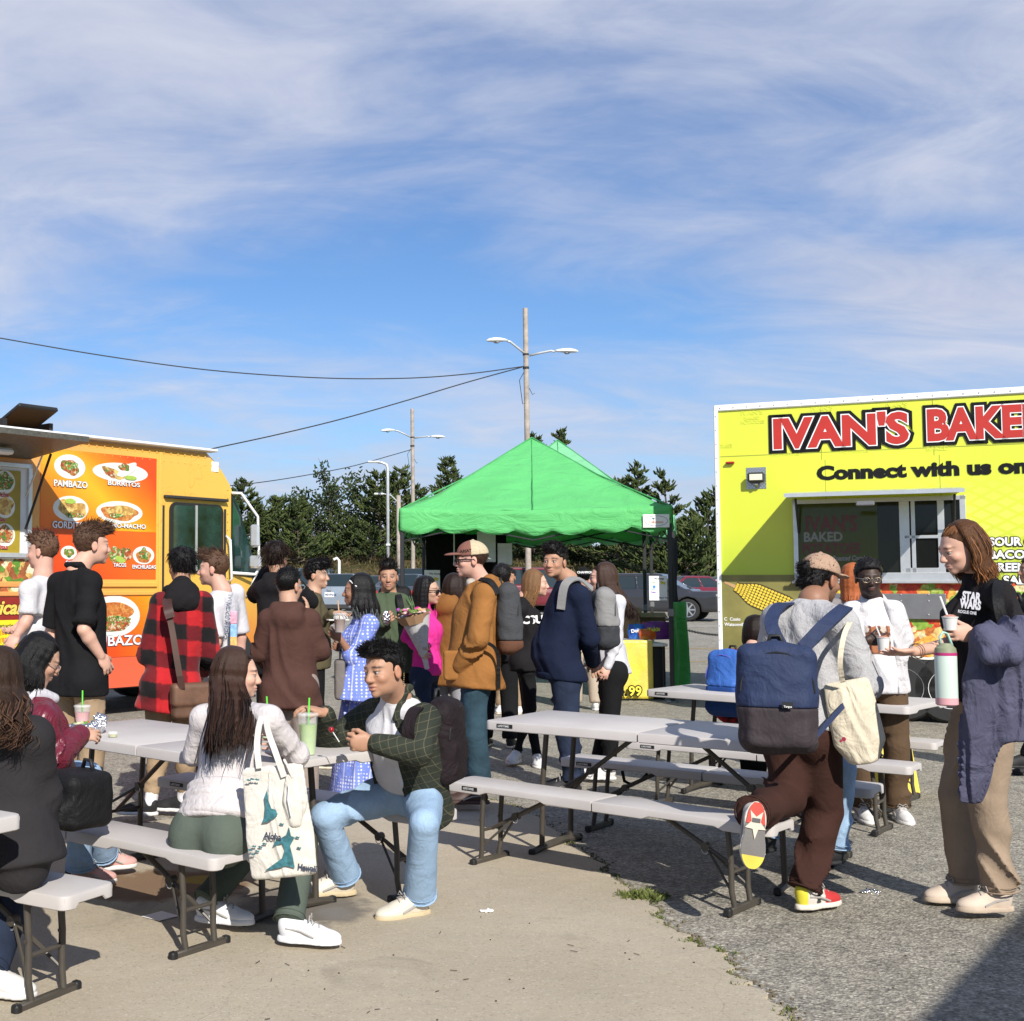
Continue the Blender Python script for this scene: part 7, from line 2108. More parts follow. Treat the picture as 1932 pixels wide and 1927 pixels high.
xy=onz(1713,1334,0.74)[:2];u_=np.array([math.cos(R(-45)),math.sin(R(-45))]);v_=np.array([-u_[1],u_[0]])
c_=xy-u_*0.915+v_*0.37;put('table',c_[0],c_[1],-45,'far folding table beside the yellow trailer, blue backpack behind it')
b4=put('bench',*(from_front_seam(1114.5,1512,0.43,-44.5,0.265)),-44,'empty bench in the centre front, the nearer bench of the middle table')
b5=put('bench',*(from_front_seam(1323,1457,0.43,-41,0.265)),-40,'shaded bench behind the middle table, black strap dangling under it')
xy=(onz(1196,1401,0.43)[:2]+onz(1689,1444,0.43)[:2])/2;put('bench',xy[0]+0.09,xy[1]+0.10,-41,'bench on the near side of the far table')
b7x=onz(1760,1402,0.43)[:2]-np.array([math.cos(R(-42)),math.sin(R(-42))])*0.90+np.array([math.sin(R(42)),math.cos(R(42))])*0.13
put('bench',b7x[0],b7x[1],-42,'bench on the far side of the far table, its end by the mint bottle woman')
b2=put('bench',*(from_front_seam(124,1564,0.43,-41,0.265)),-40.5,'bench where the woman in the white top and the woman in maroon sit')
xy=(onz(296,1460,0.43)[:2]+onz(861,1537,0.43)[:2])/2;b3=put('bench',xy[0]+0.02,xy[1]+0.02,-39,'bench behind the left table where the man in the green plaid shirt sits')
e_=onz(120,1693,0.43)[:2];u1=np.array([math.cos(R(-32)),math.sin(R(-32))]);v1=np.array([-u1[1],u1[0]])
c_=e_-u1*0.91+v1*0.1325;put('bench',c_[0],c_[1],-32,'bench at the bottom left corner where the person in charcoal sits')
e_=onz(45,1535,0.74)[:2];u1=np.array([math.cos(R(-36)),math.sin(R(-36))]);v1=np.array([-u1[1],u1[0]])
c_=e_-u1*0.915-v1*0.37;put('table',c_[0],c_[1],-36,'folding table at the left edge of which only a rounded corner shows')
# ===== the people
FAIR=(0.60,0.36,0.265);FAIR2=(0.58,0.34,0.26);TAN=(0.42,0.235,0.15);OLIVE=(0.48,0.29,0.20);BRN=(0.30,0.155,0.095);DARK=(0.050,0.028,0.020)
CB=fabric('black_cotton',(0.010,0.010,0.011));CBK=fabric('black_hoodie_fleece',(0.013,0.012,0.013),weave=250)
KHAKI=fabric('khaki_cotton',(0.33,0.235,0.145));WT=fabric('white_cotton',(0.56,0.55,0.57));DEN=fabric('dark_denim',(0.022,0.032,0.060),var=0.3);TEAL=fabric('teal_denim',(0.030,0.060,0.080),var=0.35)
LDEN=fabric('washed_denim',(0.25,0.36,0.50),var=0.22,weave=300,heather=0.25);WHS=plain('white_shoe',(0.66,0.65,0.63),0.5,0.08);WSO=plain('cream_sole',(0.62,0.54,0.42),0.6,0.1);BSH=plain('black_shoe',(0.014,0.014,0.015),0.7,0.1);SOCK=fabric('white_sock',(0.68,0.67,0.68))
BRSH=plain('brown_boot',(0.05,0.025,0.018),0.6,0.2)
def at3(px,py,Y):return tuple(at(px,py,Y))
def plaid(c1,c2,c3,p,base,w=0.5,axis=None):
 def f(V):
  L=V-base;x=L[:,0]*(1 if axis is None else axis[0])+L[:,1]*(0.35 if axis is None else axis[1]);z=L[:,2]+0.15*L[:,0]
  a=((x/p)%1)<w;b=((z/p)%1)<w
  c=np.where((a&b)[:,None],np.array(c1),np.where((a|b)[:,None],np.array(c2),np.array(c3)));return c
 return f
# --- left group by the orange truck
p=Person('person in a plain white t-shirt facing the orange truck, farthest left',78,8.0,1.76,75,J=dict(hd=(80,1042,0),eL=(52,1168,-.18),wL=(32,1198,-.22),eR=(58,1165,.15),wR=(30,1186,-.05)),skin=FAIR2,res=0.007)
p.body(hands=dict(L=dict(curl=.6),R=dict(curl=.6)),long=False,browcol=(.09,.05,.03)).top(WT,'t_shirt',.42,hem=.08,sl=(.072,.07,.07),ph=1).pants(KHAKI).shoes(WHS,WSO)
p.hair(H_BROWN,top=.012,front=.012,tex=(.004,110),tufts=900,flow=(0,.3,.3),curly=.004)
p=Person('person in a black short-sleeved shirt and khaki trousers, in front of the truck menu',148,7.35,1.87,-38,J=dict(hd=(174,1030,.02),sR=(170,1106,-.12),sL=(112,1108,.10),eR=(158,1188,-.2),wR=(190,1238,-.12),eL=(98,1190,.15)),skin=FAIR,head=dict(yaw=-62),res=0.006)
p.body(long=False,browcol=(.09,.05,.03)).top(CB,'shirt',.46,1.04,1.1,hem=.11,hemw=1.08,sl=(.078,.078,.07),collar='shirt',ph=2,wr=.008,folds=.008).pants(KHAKI,(.105,.085,.078),wr=.008).shoes(BSH,WSO)
p.hair(H_BROWN,top=.016,front=.022,tex=(.004,100),tufts=1500,flow=(0,.6,.2),curly=.004)
b=p.base;p=Person('person in a large red and black checked overshirt, brown strap across the back',322,7.84,1.73,12,J=dict(hd=(342,1071,.05),sL=(303,1146,0),sR=(382,1144,-.02),eL=(279,1236,.0),wL=(312,1165,.24),eR=(396,1232,.06),wR=(385,1265,.3),aL=(284,1512,-.02),aR=(346,1506,.15),kL=(300,1425,.06),kR=(352,1420,.1)),skin=TAN,head=dict(yaw=28),res=0.006)
p.body(hands=dict(L=dict(curl=.6)))
p.top(PRINTED,'overshirt',1.0,1.08,1.15,hem=.20,hemw=1.12,sl=(.080,.086,.060),wr=.010,folds=.010,ph=3,color=plaid((.010,.009,.010),(.135,.010,.014),(.42,.016,.020),.195,p.base,axis=(1,.2)))
q=Field(p.P['nb']-.25,p.P['nb']+.22,.008);nb=p.P['nb'];ff,rr=p.f,p.r
q.ell(nb-ff*.085-UP*.055,(.125,.065,.085),np.array([rr,ff,UP]),.03,nz=(.005,38));q.cap(nb+rr*.08+ff*.03,nb-ff*.07+rr*.05,.04,.045,.03);q.cap(nb-rr*.08+ff*.03,nb-ff*.07-rr*.05,.04,.045,.03);q.cap(nb-ff*.03+UP*.03,nb-ff*.05+UP*.01,.07,.09,.03);q.build('hood',CBK,p.root,p.base)
p.pants(KHAKI,(.100,.088,.066),cut=.05,wr=.008,cuffs=True).shoes(BSH,WHS,dict(L=78,R=70),socks=SOCK)
p.hair(H_BLACK,top=.014,front=.01,tex=(.003,90),tufts=1300,tl=.032,flow=(0,-.2,-.8),nape=-.05,sides=.045);PL=p
p=Person('person in a white t-shirt with a printed back, right of the checked overshirt',408,8.5,1.80,48,J=dict(hd=(402,1075,.02),eL=(408,1212,-.16),wL=(388,1250,.08),sL=(396,1146,-.1)),skin=FAIR2,head=dict(yaw=82),res=0.007)
p.body(beard=.35,long=False,browcol=(.07,.04,.03)).top(WT,'t_shirt',.46,1.0,1.05,hem=.10,sl=(.076,.075,.075),ph=4).pants(CB).shoes(BSH,WSO)
p.hair(H_BROWN,top=.014,front=.016,tex=(.003,120),tufts=900,flow=(0,.7,.4));CS=p
p=Person('person in a dark brown hooded sweatshirt seen from behind, hand at the face',548,7.85,1.68,-15,J=dict(hd=(545,1107,.02),sL=(508,1168,0),sR=(583,1168,0),eR=(603,1228,.03),wR=(578,1165,.25),eL=(492,1232,.05),wL=(512,1262,.25)),skin=OLIVE,head=dict(yaw=-38),res=0.006)
HB=fabric('brown_fleece',(0.075,0.036,0.028),weave=260)
p.body(hands=dict(R=dict(d=(.1,.2,.9),curl=.3))).top(HB,'hooded_sweatshirt',1,1.12,1.22,hem=.15,hemw=1.1,sl=(.088,.088,.062),wr=.011,folds=.009,ph=5,hood=True).ribbed(HB,.13,1.12,1.18)
p.pants(fabric('taupe_cotton',(.27,.22,.19)),(.12,.105,.095),wr=.010).shoes(WHS,WSO)
p.hair(H_BLACK,t=.005,top=.010,tex=(.0015,150),tufts=1500,tl=.011,flow=(0,0,.3),nape=-.045,tr=.001);p.glasses(plain('clear_frame',(.25,.35,.38),.2))
p=Person('person in a black hooded sweatshirt, both hands at the face, by the truck cab',527,9.4,1.82,-12,J=dict(hd=(522,1056,.05),sL=(497,1112,0),sR=(560,1112,0),eL=(482,1122,.2),wL=(503,1078,.33),eR=(585,1135,.1),wR=(548,1090,.33)),skin=TAN,head=dict(yaw=-25),res=0.008)
p.body().top(CBK,'hooded_sweatshirt',1,1.05,1.15,hem=.12,sl=(.08,.08,.058),wr=.010,ph=6,hood=True).pants(CB,(.1,.085,.075)).shoes(BSH,WSO)
p.hair(H_DBROWN,t=.016,top=.018,tex=(.004,80),tufts=900,tl=.045,flow=(0,-.1,-1),nape=-.085,sides=.03)
p=Person('smiling person in an olive sweatshirt holding out a paper tray, black wavy fringe',594,10.2,1.72,-92,J=dict(hd=(597,1087,0),eR=(598,1186,-.2),wR=(626,1157,-.4),eL=(606,1180,.2),wL=(632,1166,-.1)),skin=OLIVE,head=dict(yaw=-104),res=0.007)
OLV2=fabric('olive_fleece',(.095,.080,.045))
p.body(mouth=.8,hands=dict(R=dict(d=(1,-.2,.1),n=(0,0,-1),curl=.3),L=dict(d=(1,-.3,0),n=(0,0,1),curl=.3))).top(OLV2,'sweatshirt',1,hem=.08,ph=7).pants(CB).shoes(BSH,WSO)
p.hair(H_BLACK,t=.012,top=.022,front=.03,tex=(.006,75),tufts=1000,tl=.03,flow=(0,.9,-.2),curly=.006,forehead=.045)
# --- woman in the blue dress
p=Person('woman in a blue and white patterned dress with wide sleeves, drink in hand',690,8.25,1.60,84,sex='f',J=dict(hd=(674,1116,0),sL=(697,1188,-.14),sR=(690,1180,.18),eL=(668,1244,-.2),wL=(642,1206,-.25),eR=(665,1235,.15),wR=(645,1225,.1)),skin=BRN,head=dict(yaw=86),res=0.006,build=1.05)
DRS=NT('blue_print_dress');_v=DRS.mapv(DRS.coord(),(1,1,1),rot=(0,0,.7));_d=DRS.vor(44,_v,rnd=.12);_s=DRS.math('PINGPONG',DRS.sep(_v)[0],.045)
DRS.set(color=DRS.mix(DRS.math('MAXIMUM',DRS.rng(_d,.30,.36,1,0),DRS.rng(_s,0,.006,1,0)),(.17,.23,.62),(.58,.60,.74)),rough=.85,spec=.2);DRS.bump(DRS.noise(9,3,.5,dist=1.8),.4,.03);DRS=DRS.m
p.body(long=False,mouth=.5,hands=dict(L=dict(d=(-.7,0,.5),n=(.3,.9,0),curl=.55,thumb=.4))).top(DRS,'dress',.6,1.08,1.2,hem=.10,sl=(.078,.085,.09),ph=8,bust=.03,wr=.008)
q=Field(p.base+(-.5,-.5,.05),p.base+(.5,.5,1.0),.010);hp=p.P['hip']
q.tube(p.base+(0,0,.10),hp+UP*.16,p.r,[(0,.27,.25),(.5,.225,.20),(.85,.185,.155),(1,.15,.12)],.02,folds=(.018,9,1.2,0),rnd=.01);q.build('skirt',DRS,p.root,p.base)
q=Field(p.P['eL']-(.2,.2,.34),p.P['eL']+(.2,.2,.12),.008);e=p.P['eL']
q.tube(e+(.0,.0,-.27),e+(.03,0,.05),p.f,[(0,.125,.075),(.5,.095,.06),(1,.055,.05)],.01,folds=(.010,7,2,1),rnd=.008);q.build('sleeve',DRS,p.root,p.base)
p.shoes(plain('tan_sandal',(.30,.18,.10)),WSO)
p.longhair(H_BLACK,.16,700,.010,1.2,1.18,(62,298),(0,-.02),.034,H_GREY,m=14,inw=1.05)
m=MB();m.tube([p.h(-.05,.055,.082)-p.base,p.h(-.085,.03,.06)-p.base,p.h(-.100,.0,.035)-p.base],.005,6);m.build('hair_clip',plain('white_clip',(.75,.75,.74),.3),p.hairo);BD=p
p=Person('person in a forest green sweatshirt facing the camera, backpack strap on one shoulder',733,9.9,1.72,176,J=dict(hd=(733,1090,-.03),eR=(706,1172,-.02),wR=(722,1176,-.22),sL=(757,1133,0),sR=(710,1133,0),eL=(772,1180,0)),skin=TAN,res=0.007)
p.body(mouth=.2,hands=dict(R=dict(d=(.6,-.5,.5),n=(.3,.5,.3),curl=.6))).top(fabric('forest_fleece',(.070,.095,.055)),'sweatshirt',1,1.06,1.1,hem=.09,sl=(.076,.072,.055),collar='crew',ph=9).pants(CB,(.11,.1,.09)).shoes(WHS,WSO)
p.hair(H_BLACK,t=.007,top=.020,front=.012,tex=(.003,120),tufts=900,tl=.018,flow=(0,.2,.8),forehead=.062);GS=p
p=Person('woman in a bright pink long-sleeved top and sunglasses holding the bouquet',802,9.4,1.60,-112,sex='f',J=dict(hd=(808,1116,0),sR=(783,1158,-.1),sL=(812,1156,.12),eR=(765,1204,-.16),wR=(790,1226,-.24),eL=(815,1200,.05),wL=(803,1222,-.2)),skin=OLIVE,head=dict(yaw=-118),res=0.006)
PNK=fabric('hot_pink_knit',(.66,.035,.26),weave=300)
p.body(lip=(.45,.05,.07),hands=dict(R=dict(curl=.5))).top(PNK,'top',1,.95,hem=.02,ph=10,collar='turtle',bust=.03).pants(DEN,(.088,.064,.06)).shoes(WHS,WSO)
p.longhair(H_BLACK,.20,420,.006,1.0,1.05,(60,300),(.0,-.03),.026,m=13);SGL=plain('sunglass_black',(.008,.008,.009),.08);p.glasses(SGL,SGL,thick=.004);PK=p
p=Person('person in a tan hoodie and grey sweatpants, hidden behind the man in the cap',846,9.6,1.66,-25,sex='f',J=dict(hd=(862,1112,0),eL=(822,1215,0),wL=(820,1262,.0)),skin=BRN,head=dict(yaw=-50),res=0.008)
TANF=fabric('tan_fleece',(.22,.095,.028),weave=260)
p.body().top(TANF,'hooded_sweatshirt',1,1.1,1.2,hem=.14,sl=(.08,.082,.055),ph=11,hood=True).pants(fabric('grey_sweat',(.27,.27,.29),heather=.3),(.105,.09,.085)).shoes(plain('blue_sneaker',(.03,.06,.16)),WSO)
p.longhair(H_DBROWN,.14,420,.012,2.2,1.1,(40,320),(0,-.02),.035,m=14,curls=.010)
# --- man in the tan cap
p=Person('man in a tan jacket, sunglasses and brown and cream cap, facing left',898,8.2,1.85,86,J=dict(hd=(889,1058,0),sL=(914,1122,-.17),sR=(908,1118,.2),eL=(902,1205,-.26),wL=(868,1256,-.14),aL=(908,1490,-.06),aR=(890,1480,.12)),skin=FAIR2,head=dict(yaw=90),res=0.005,cres=.007)
p.body(beard=.15,browcol=(.07,.04,.03),hands=dict(L=dict(off=True)))
TANJ=fabric('tan_duck_cloth',(.275,.120,.034),weave=300,fscale=7)
p.top(TANJ,'jacket',1,1.12,1.36,hem=.13,hemw=1.05,sl=(.086,.082,.062),wr=.012,folds=.011,ph=12,hood=True).ribbed(TANJ,.10,1.14,1.34)
q=Field(p.P['wL']-.15,p.P['wL']+.15,.007);w=p.P['wL'];q.box(w+p.f*.02,(.02,.09,.10),np.array([p.r,p.f,UP]),.02,.01);q.build('pocket',TANJ,p.root,p.base)
q=Field(p.P['nb']-.15,p.P['nb']+.18,.006);nb=p.P['nb'];q.cap(nb+p.f*.02+UP*.035,nb+p.f*.055+UP*.0,.066,.052,.02);q.build('fleece_collar',fabric('cream_fleece',(.55,.50,.42),weave=120),p.root,p.base)
p.pants(TEAL,(.108,.090,.082),wr=.011,ph=1).shoes(BRSH,BRSH,high=True)
p.hair(H_DBROWN,t=.006,tufts=600,tl=.012,tex=(.002,140),nape=-.05,flow=(0,-.2,-.6));p.capp((.22,.10,.075),(.52,.44,.29));p.glasses(SGL,SGL,thick=.004);TC_=p
def onshirt(P_,px,py,Y,txt,size,mat,x,up=(0,0,1),name='lettering',off=.001,sx=1.0,par=None):
 return text_mesh(name,txt,size,basis(tuple(at(px,py,Y)-P_.base),x,up),mat,par or P_.root,off,.0008,sx=sx)
onshirt(TC_,868,1044,8.075,'ARIAT',.028,BLACKP,(.95,-.25,.12))
p=Person('dark-haired person in black standing behind the man in the tan cap',938,11.4,1.74,-20,skin=TAN,res=.009,J=dict(hd=(948,1092,0)))
p.body().top(CBK,'sweatshirt',1,hem=.1,ph=13).pants(CB,(.12,.1,.09)).shoes(BSH,WSO);p.hair(H_BLACK,top=.02,tex=(.004,90),tufts=500)
p=Person('person in khaki trousers in the shade under the canopy',962,14.4,1.72,160,skin=TAN,res=.011);p.body(long=False).top(CB,'shirt',.5,hem=.08).pants(KHAKI,(.11,.1,.09)).shoes(WHS,WSO);p.hair(H_BLACK,tufts=200)
p=Person('woman with long wavy blonde hair in a black university sweatshirt, facing right',992,10.35,1.70,-95,sex='f',J=dict(hd=(1012,1102,0),sR=(983,1150,-.12),eR=(975,1215,-.05),wR=(985,1262,.0),aR=(975,1418,-.05),aL=(1013,1425,-.1)),skin=FAIR,head=dict(yaw=-100),res=0.006)
p.body(browcol=(.2,.12,.07)).top(CBK,'sweatshirt',1,1.05,1.1,hem=.1,ph=14,bust=.03).pants(CB,(.092,.066,.045)).shoes(WHS,WHS,dict(R=150,L=175))
p.longhair(H_LBROWN,.24,700,.014,2.0,1.1,(60,300),(-.02,-.07),.030,m=16,curls=.010)
onshirt(p,984,1177,10.215,'CSU',.09,WHITEP,(1,-.1,.04),off=.004,sx=1.1);
# --- man in navy
NAVY=fabric('navy_fleece',(.009,.014,.034),weave=260)
p=Person('heavyset man in a navy sweatshirt looking back at the camera, hands behind his back',1075,8.95,1.85,84,J=dict(hd=(1046,1062,-.05),nb=(1080,1104,.0),sL=(1092,1130,-.16),sR=(1078,1124,.2),eL=(1112,1205,-.12),wL=(1118,1248,.12),eR=(1110,1205,.25),wR=(1120,1246,.2),hip=(1064,1268,0),kL=(1070,1385,-.08),aL=(1082,1470,-.08)),skin=TAN,head=dict(yaw=146,pitch=2),res=0.005,cres=.007,build=1.05)
p.body(mouth=.2,armr=1.1,jaw=1.15).top(NAVY,'sweatshirt',1,1.0,1.12,hem=.05,hemw=1.05,belly=.042,sl=(.088,.082,.060),wr=.010,folds=.006,ph=15,collar='crew').ribbed(NAVY,.02,1.08,1.28,asym=.025)
p.pants(DEN,(.115,.092,.085),waist=1.12,wr=.012,ph=2).shoes(BSH,BSH)
p.hair(H_BLACK,t=.010,top=.020,front=.014,tex=(.007,70),tufts=1800,tl=.014,flow=(0,.3,.5),curly=.008,forehead=.050,sides=.04);NV=p
p=Person('woman with long dark curly hair in a pale grey top and black leggings',1152,9.4,1.66,82,sex='f',J=dict(hd=(1135,1092,0),sL=(1166,1138,-.14),eL=(1163,1214,-.2),wL=(1146,1258,-.24),aL=(1150,1450,-.05),aR=(1128,1442,.1)),skin=FAIR2,res=0.006,build=1.05)
p.body(hands=dict(L=dict(curl=.45))).top(fabric('pale_grey_knit',(.47,.47,.50),heather=.3),'top',1,1.0,1.15,hem=.03,ph=16,bust=.03,sl=(.07,.062,.045)).pants(CB,(.112,.080,.075),waist=1.1,seat=1.1).shoes(WHS,WHS,dict(L=82,R=82))
p.longhair(H_DBROWN,.27,1100,.014,2.6,1.15,(62,298),(0,-.12),.034,m=18,curls=.013);CW=p
p=Person('person with a black backwards lettered cap in the shade under the canopy',1103,14.8,1.72,-10,skin=TAN,res=.010)
p.body(long=False).top(CB,'shirt',.5,hem=.08).pants(fabric('sand_cotton',(.40,.33,.25)),(.11,.10,.09)).shoes(WHS,WHS);p.hair(H_BLACK,tufts=200);p.capp((.008,.008,.009),(.008,.008,.009),True)
onshirt(p,1089,1082,14.66,'CHAMPION',.036,WHITEP,(1,0,0))
# --- right group
p=Person('bearded man with round glasses in an open white overshirt by the yellow trailer',1652,7.9,1.72,172,J=dict(hd=(1639,1092,-.05),sR=(1606,1150,0),sL=(1688,1148,.02),eR=(1600,1222,-.08),wR=(1636,1208,-.34),eL=(1704,1205,.0),wL=(1694,1262,-.1)),skin=DARK,head=dict(yaw=166,pitch=-4),res=0.005,cres=.007)
p.body(beard=.9,lip=(.16,.06,.05),hands=dict(R=dict(d=(.9,-.3,.05),n=(.2,.9,0),curl=.5,thumb=.3),L=dict(off=True)))
def wtee(V):
 L=V-p.base;x=L@p.r;z=L[:,2];fr=(L@p.f)>.05
 c=np.tile(np.array((.66,.66,.68)),(len(V),1));k=fr&(np.abs(x-.02)<.075)&(z>1.06)&(z<1.24)
 g=np.sin(L[:,0]*60+2)*np.sin(z*50)
 pic=np.where((g>.15)[:,None],np.array((.35,.14,.07)),np.where((g<-.4)[:,None],np.array((.55,.48,.40)),np.array((.11,.04,.025))));return np.where(k[:,None],pic,c)
p.top(PRINTED,'t_shirt',.3,.96,1.0,hem=.08,ph=17,color=wtee,collar='crew')
OSH=fabric('white_linen',(.56,.54,.545),fold=.5)
q=Field(p.base+(-.5,-.5,.6),p.base+(.5,.5,1.6),.007);hp,nb=p.P['hip'],p.P['nb']
q.tube(hp-UP*.08,nb+UP*.01,p.r,[(0,.200,.155),(.3,.190,.145),(.7,.185,.130),(.86,.170,.110),(.95,.12,.085),(1,.075,.07)],.02,folds=(.012,6,8,2),rnd=.02)
for c_ in 'RL':
 q.cap(p.P['s'+c_]-UP*.02,p.P['e'+c_],.064,.064,.03,wr=(.009,50,.4,1.1,2));q.cap(p.P['e'+c_],p.P['e'+c_]*.35+p.P['w'+c_]*.65,.064,.050,.01,wr=(.009,55,0,.8,3))
q.cap(nb+UP*.01,nb+UP*.2,.06,.06,.004,'sub');q.tube(hp-UP*.3+p.f*.20-p.r*.02,nb+p.f*.14+UP*.08,p.r,[(0,.095,.14),(.5,.085,.14),(1,.055,.13)],.01,'sub',rnd=.01)
q.cap(nb+p.r*.055+UP*.02,nb+p.r*.085+p.f*.09-UP*.06,.022,.016,.01);q.cap(nb-p.r*.055+UP*.02,nb-p.r*.085+p.f*.09-UP*.06,.022,.016,.01)
q.build('overshirt',OSH,p.root,p.base)
p.pants(fabric('brown_cargo_cotton',(.095,.060,.035)),(.11,.095,.09),wr=.010).shoes(WHS,WHS)
p.hair(H_BLACK,t=.014,top=.012,tex=(.004,120),tufts=1600,tl=.008,flow=(0,0,0),curly=.004,nape=-.03,forehead=.060,sides=.05,tr=.0018);p.glasses(plain('gold_wire',(.45,.40,.30),.3,metal=.6),thick=.0014);WM=p
p=Person('person with long copper hair in a grey top, half hidden behind the man in white',1607,9.3,1.68,-20,sex='f',skin=FAIR,J=dict(hd=(1610,1093,0)),res=.009)
p.body().top(fabric('grey_knit',(.25,.23,.22)),'top',1,hem=.05,ph=18).pants(CB).shoes(BSH,WSO);p.longhair(H_RED,.20,300,.008,1.5,1.05,(50,310),(0,-.03),.028,m=12)
p=Person('person in dark clothes cut off by the right edge of the picture',1962,9.6,1.75,80,skin=TAN,res=.009,J=dict(aL=(1935,1428,0)))
p.body().top(fabric('dark_olive_cotton',(.05,.05,.035)),'jacket',1,1.1,1.2,hem=.15,ph=19).pants(CB).shoes(BSH,BSH);p.hair(H_DBROWN,tufts=300)
# --- tall woman with the bottle
BTEE=fabric('washed_black_cotton',(.016,.014,.015))
p=Person('tall woman with half-tied auburn hair in a black printed t-shirt and beige cords',1858,5.68,1.80,88,sex='f',J=dict(hd=(1813,1036,-.06),nb=(1853,1096,-.03),sL=(1886,1124,-.20),sR=(1846,1122,.14),eL=(1932,1208,-.42),wL=(1836,1197,-.52),eR=(1812,1212,.06),wR=(1724,1230,-.12),hip=(1862,1308,0),kL=(1862,1508,-.10),aL=(1888,1680,-.10),kR=(1806,1500,.14),aR=(1823,1663,.14)),skin=FAIR,head=dict(yaw=92,pitch=-17),res=0.004,cres=.006)
p.body(long=False,browcol=(.16,.08,.04),lip=(.50,.20,.17),hands=dict(L=dict(d=(-.95,-.1,.1),n=(.25,.95,-.1),curl=.62,thumb=.8),R=dict(d=(-1,-.1,-.05),n=(0,.35,1),curl=.12,spread=.16,thumb=.3)))
p.top(BTEE,'t_shirt',.44,1.02,1.1,hem=.03,sl=(.074,.078,.078),ph=20,bust=.035,wr=.008,folds=.008,collar='crew',cuff=False)
CORD=fabric('beige_corduroy',(.30,.225,.16),weave=180)
p.pants(CORD,(.108,.092,.088),wr=.012,ph=3,rise=.12).shoes(plain('off_white_canvas',(.55,.45,.36),.8,.12),plain('worn_cream_sole',(.45,.36,.27),.7,.2),dict(L=92,R=92),res=.004)
p.longhair(H_AUBURN,.135,2200,.012,1.6,1.10,(74,286),(0,-.03),.026,m=12,tr=.0018)
q=Field(p.P['hd']-.2,p.P['hd']+.2,.004);q.ell(p.h(0,-.118,.018),np.array((.035,.022,.022)),p.HR(),.01);q.build('hair_tie',plain('tan_clip',(.35,.2,.12)),p.hairo,p.base)
m=MB()
for z in(-.030,-.042):m.lathe([(.004,-.001),(.004,.001)],p.h(-.083,-.006,z)-p.base,8,tuple(p.r));m.tube([p.h(-.086,-.006,z)-p.base+p.f*.006*math.cos(a)+UP*.006*math.sin(a)for a in np.linspace(0,6.28,9)],.0014,4,False)
m.build('earring',plain('silver',(.6,.6,.6),.25,metal=.9),p.root)
for k in(0.015,0.032):
 m=MB();w=p.P['wR']+unit(p.P['eR']-p.P['wR'])*k-p.base;x_,y_,d_=frame(p.P['eR']-p.P['wR']);m.tube([w+(x_*math.cos(a)+y_*math.sin(a))*.034 for a in np.linspace(0,6.28,17)],.0022,5,False);m.build('bracelet',plain('brown_cord',(.22,.12,.07)),p.root)
TW_=p;cm=plain('silver_print',(.50,.50,.54),.5,.1);cr_=plain('maroon_print',(.06,.012,.016),.6,.2)
for s_,x,y,sz,mm,sx in(('STAR',1815,1131,.052,cm,.62),('WARS',1811,1146,.052,cm,.60),('ROGUE ONE',1807,1156,.019,cm,.72)):onshirt(p,x,y,5.405,s_,sz,mm,(.93,-.10,-.12),off=.0025 if sz>.03 else .0004,sx=sx)
# --- man with the blue backpack
GSW=fabric('heather_grey_fleece',(.33,.325,.33),heather=.45,weave=240,fold=.5)
BRP=fabric('chocolate_twill',(.045,.020,.015),weave=260)
p=Person('man in grey sweatshirt and brown trousers, one knee on the bench, tan cap',1515,5.73,1.74,-42,J=dict(hd=(1548,1096,.12),nb=(1534,1136,.02),sL=(1470,1168,.08),sR=(1584,1174,-.12),eR=(1632,1292,-.14),wR=(1618,1236,.16),eL=(1448,1280,.22),wL=(1500,1300,.42),hip=(1512,1372,0),hR=(1540,1380,-.05),hL=(1482,1382,.05),kR=(1554,1530,.04),aR=(1518,1678,-.05),kL=(1484,1506,-.02),aL=(1418,1535,-.42)),skin=BRN,head=dict(yaw=-58,pitch=-8),res=0.0045,cres=.006,build=1.06)
p.body(long=False,beard=.7,hands=dict(R=dict(curl=.4))).top(GSW,'sweatshirt',.80,1.10,1.15,hem=.0,hemw=1.0,sl=(.092,.092,.075),wr=.014,folds=.008,ph=21,collar='crew')
p.pants(BRP,(.125,.100,.082),waist=1.08,wr=.014,ph=4,rise=.09,seat=1.1)
def solec(V):return np.tile(np.array((.60,.56,.48)),(len(V),1))
SHW=attr_mat('patchwork_shoe',.6,0,.4,.2)
def shc(V):
 c=np.tile(np.array((.62,.58,.52)),(len(V),1));x=V[:,0]-p.P['aR'][0];near=np.linalg.norm(V[:,:2]-p.P['aR'][:2],axis=1)<.16
 c=np.where((x<-.0)[:,None]&near[:,None],np.array((.70,.62,.05)),c);c=np.where((x>.10)[:,None],np.array((.45,.03,.03)),c);return np.where(((x>.05)&(x<.075))[:,None],np.array((.03,.04,.04)),c)
tl_dir=(-.16,-.12,-1.0);ul_=(.12,.97,-.15)
p.shoes(SHW,plain('white_rubber',(.62,.58,.50),.6,.08),dict(R=-62,L=(tl_dir,ul_)),color=shc,res=.0045)
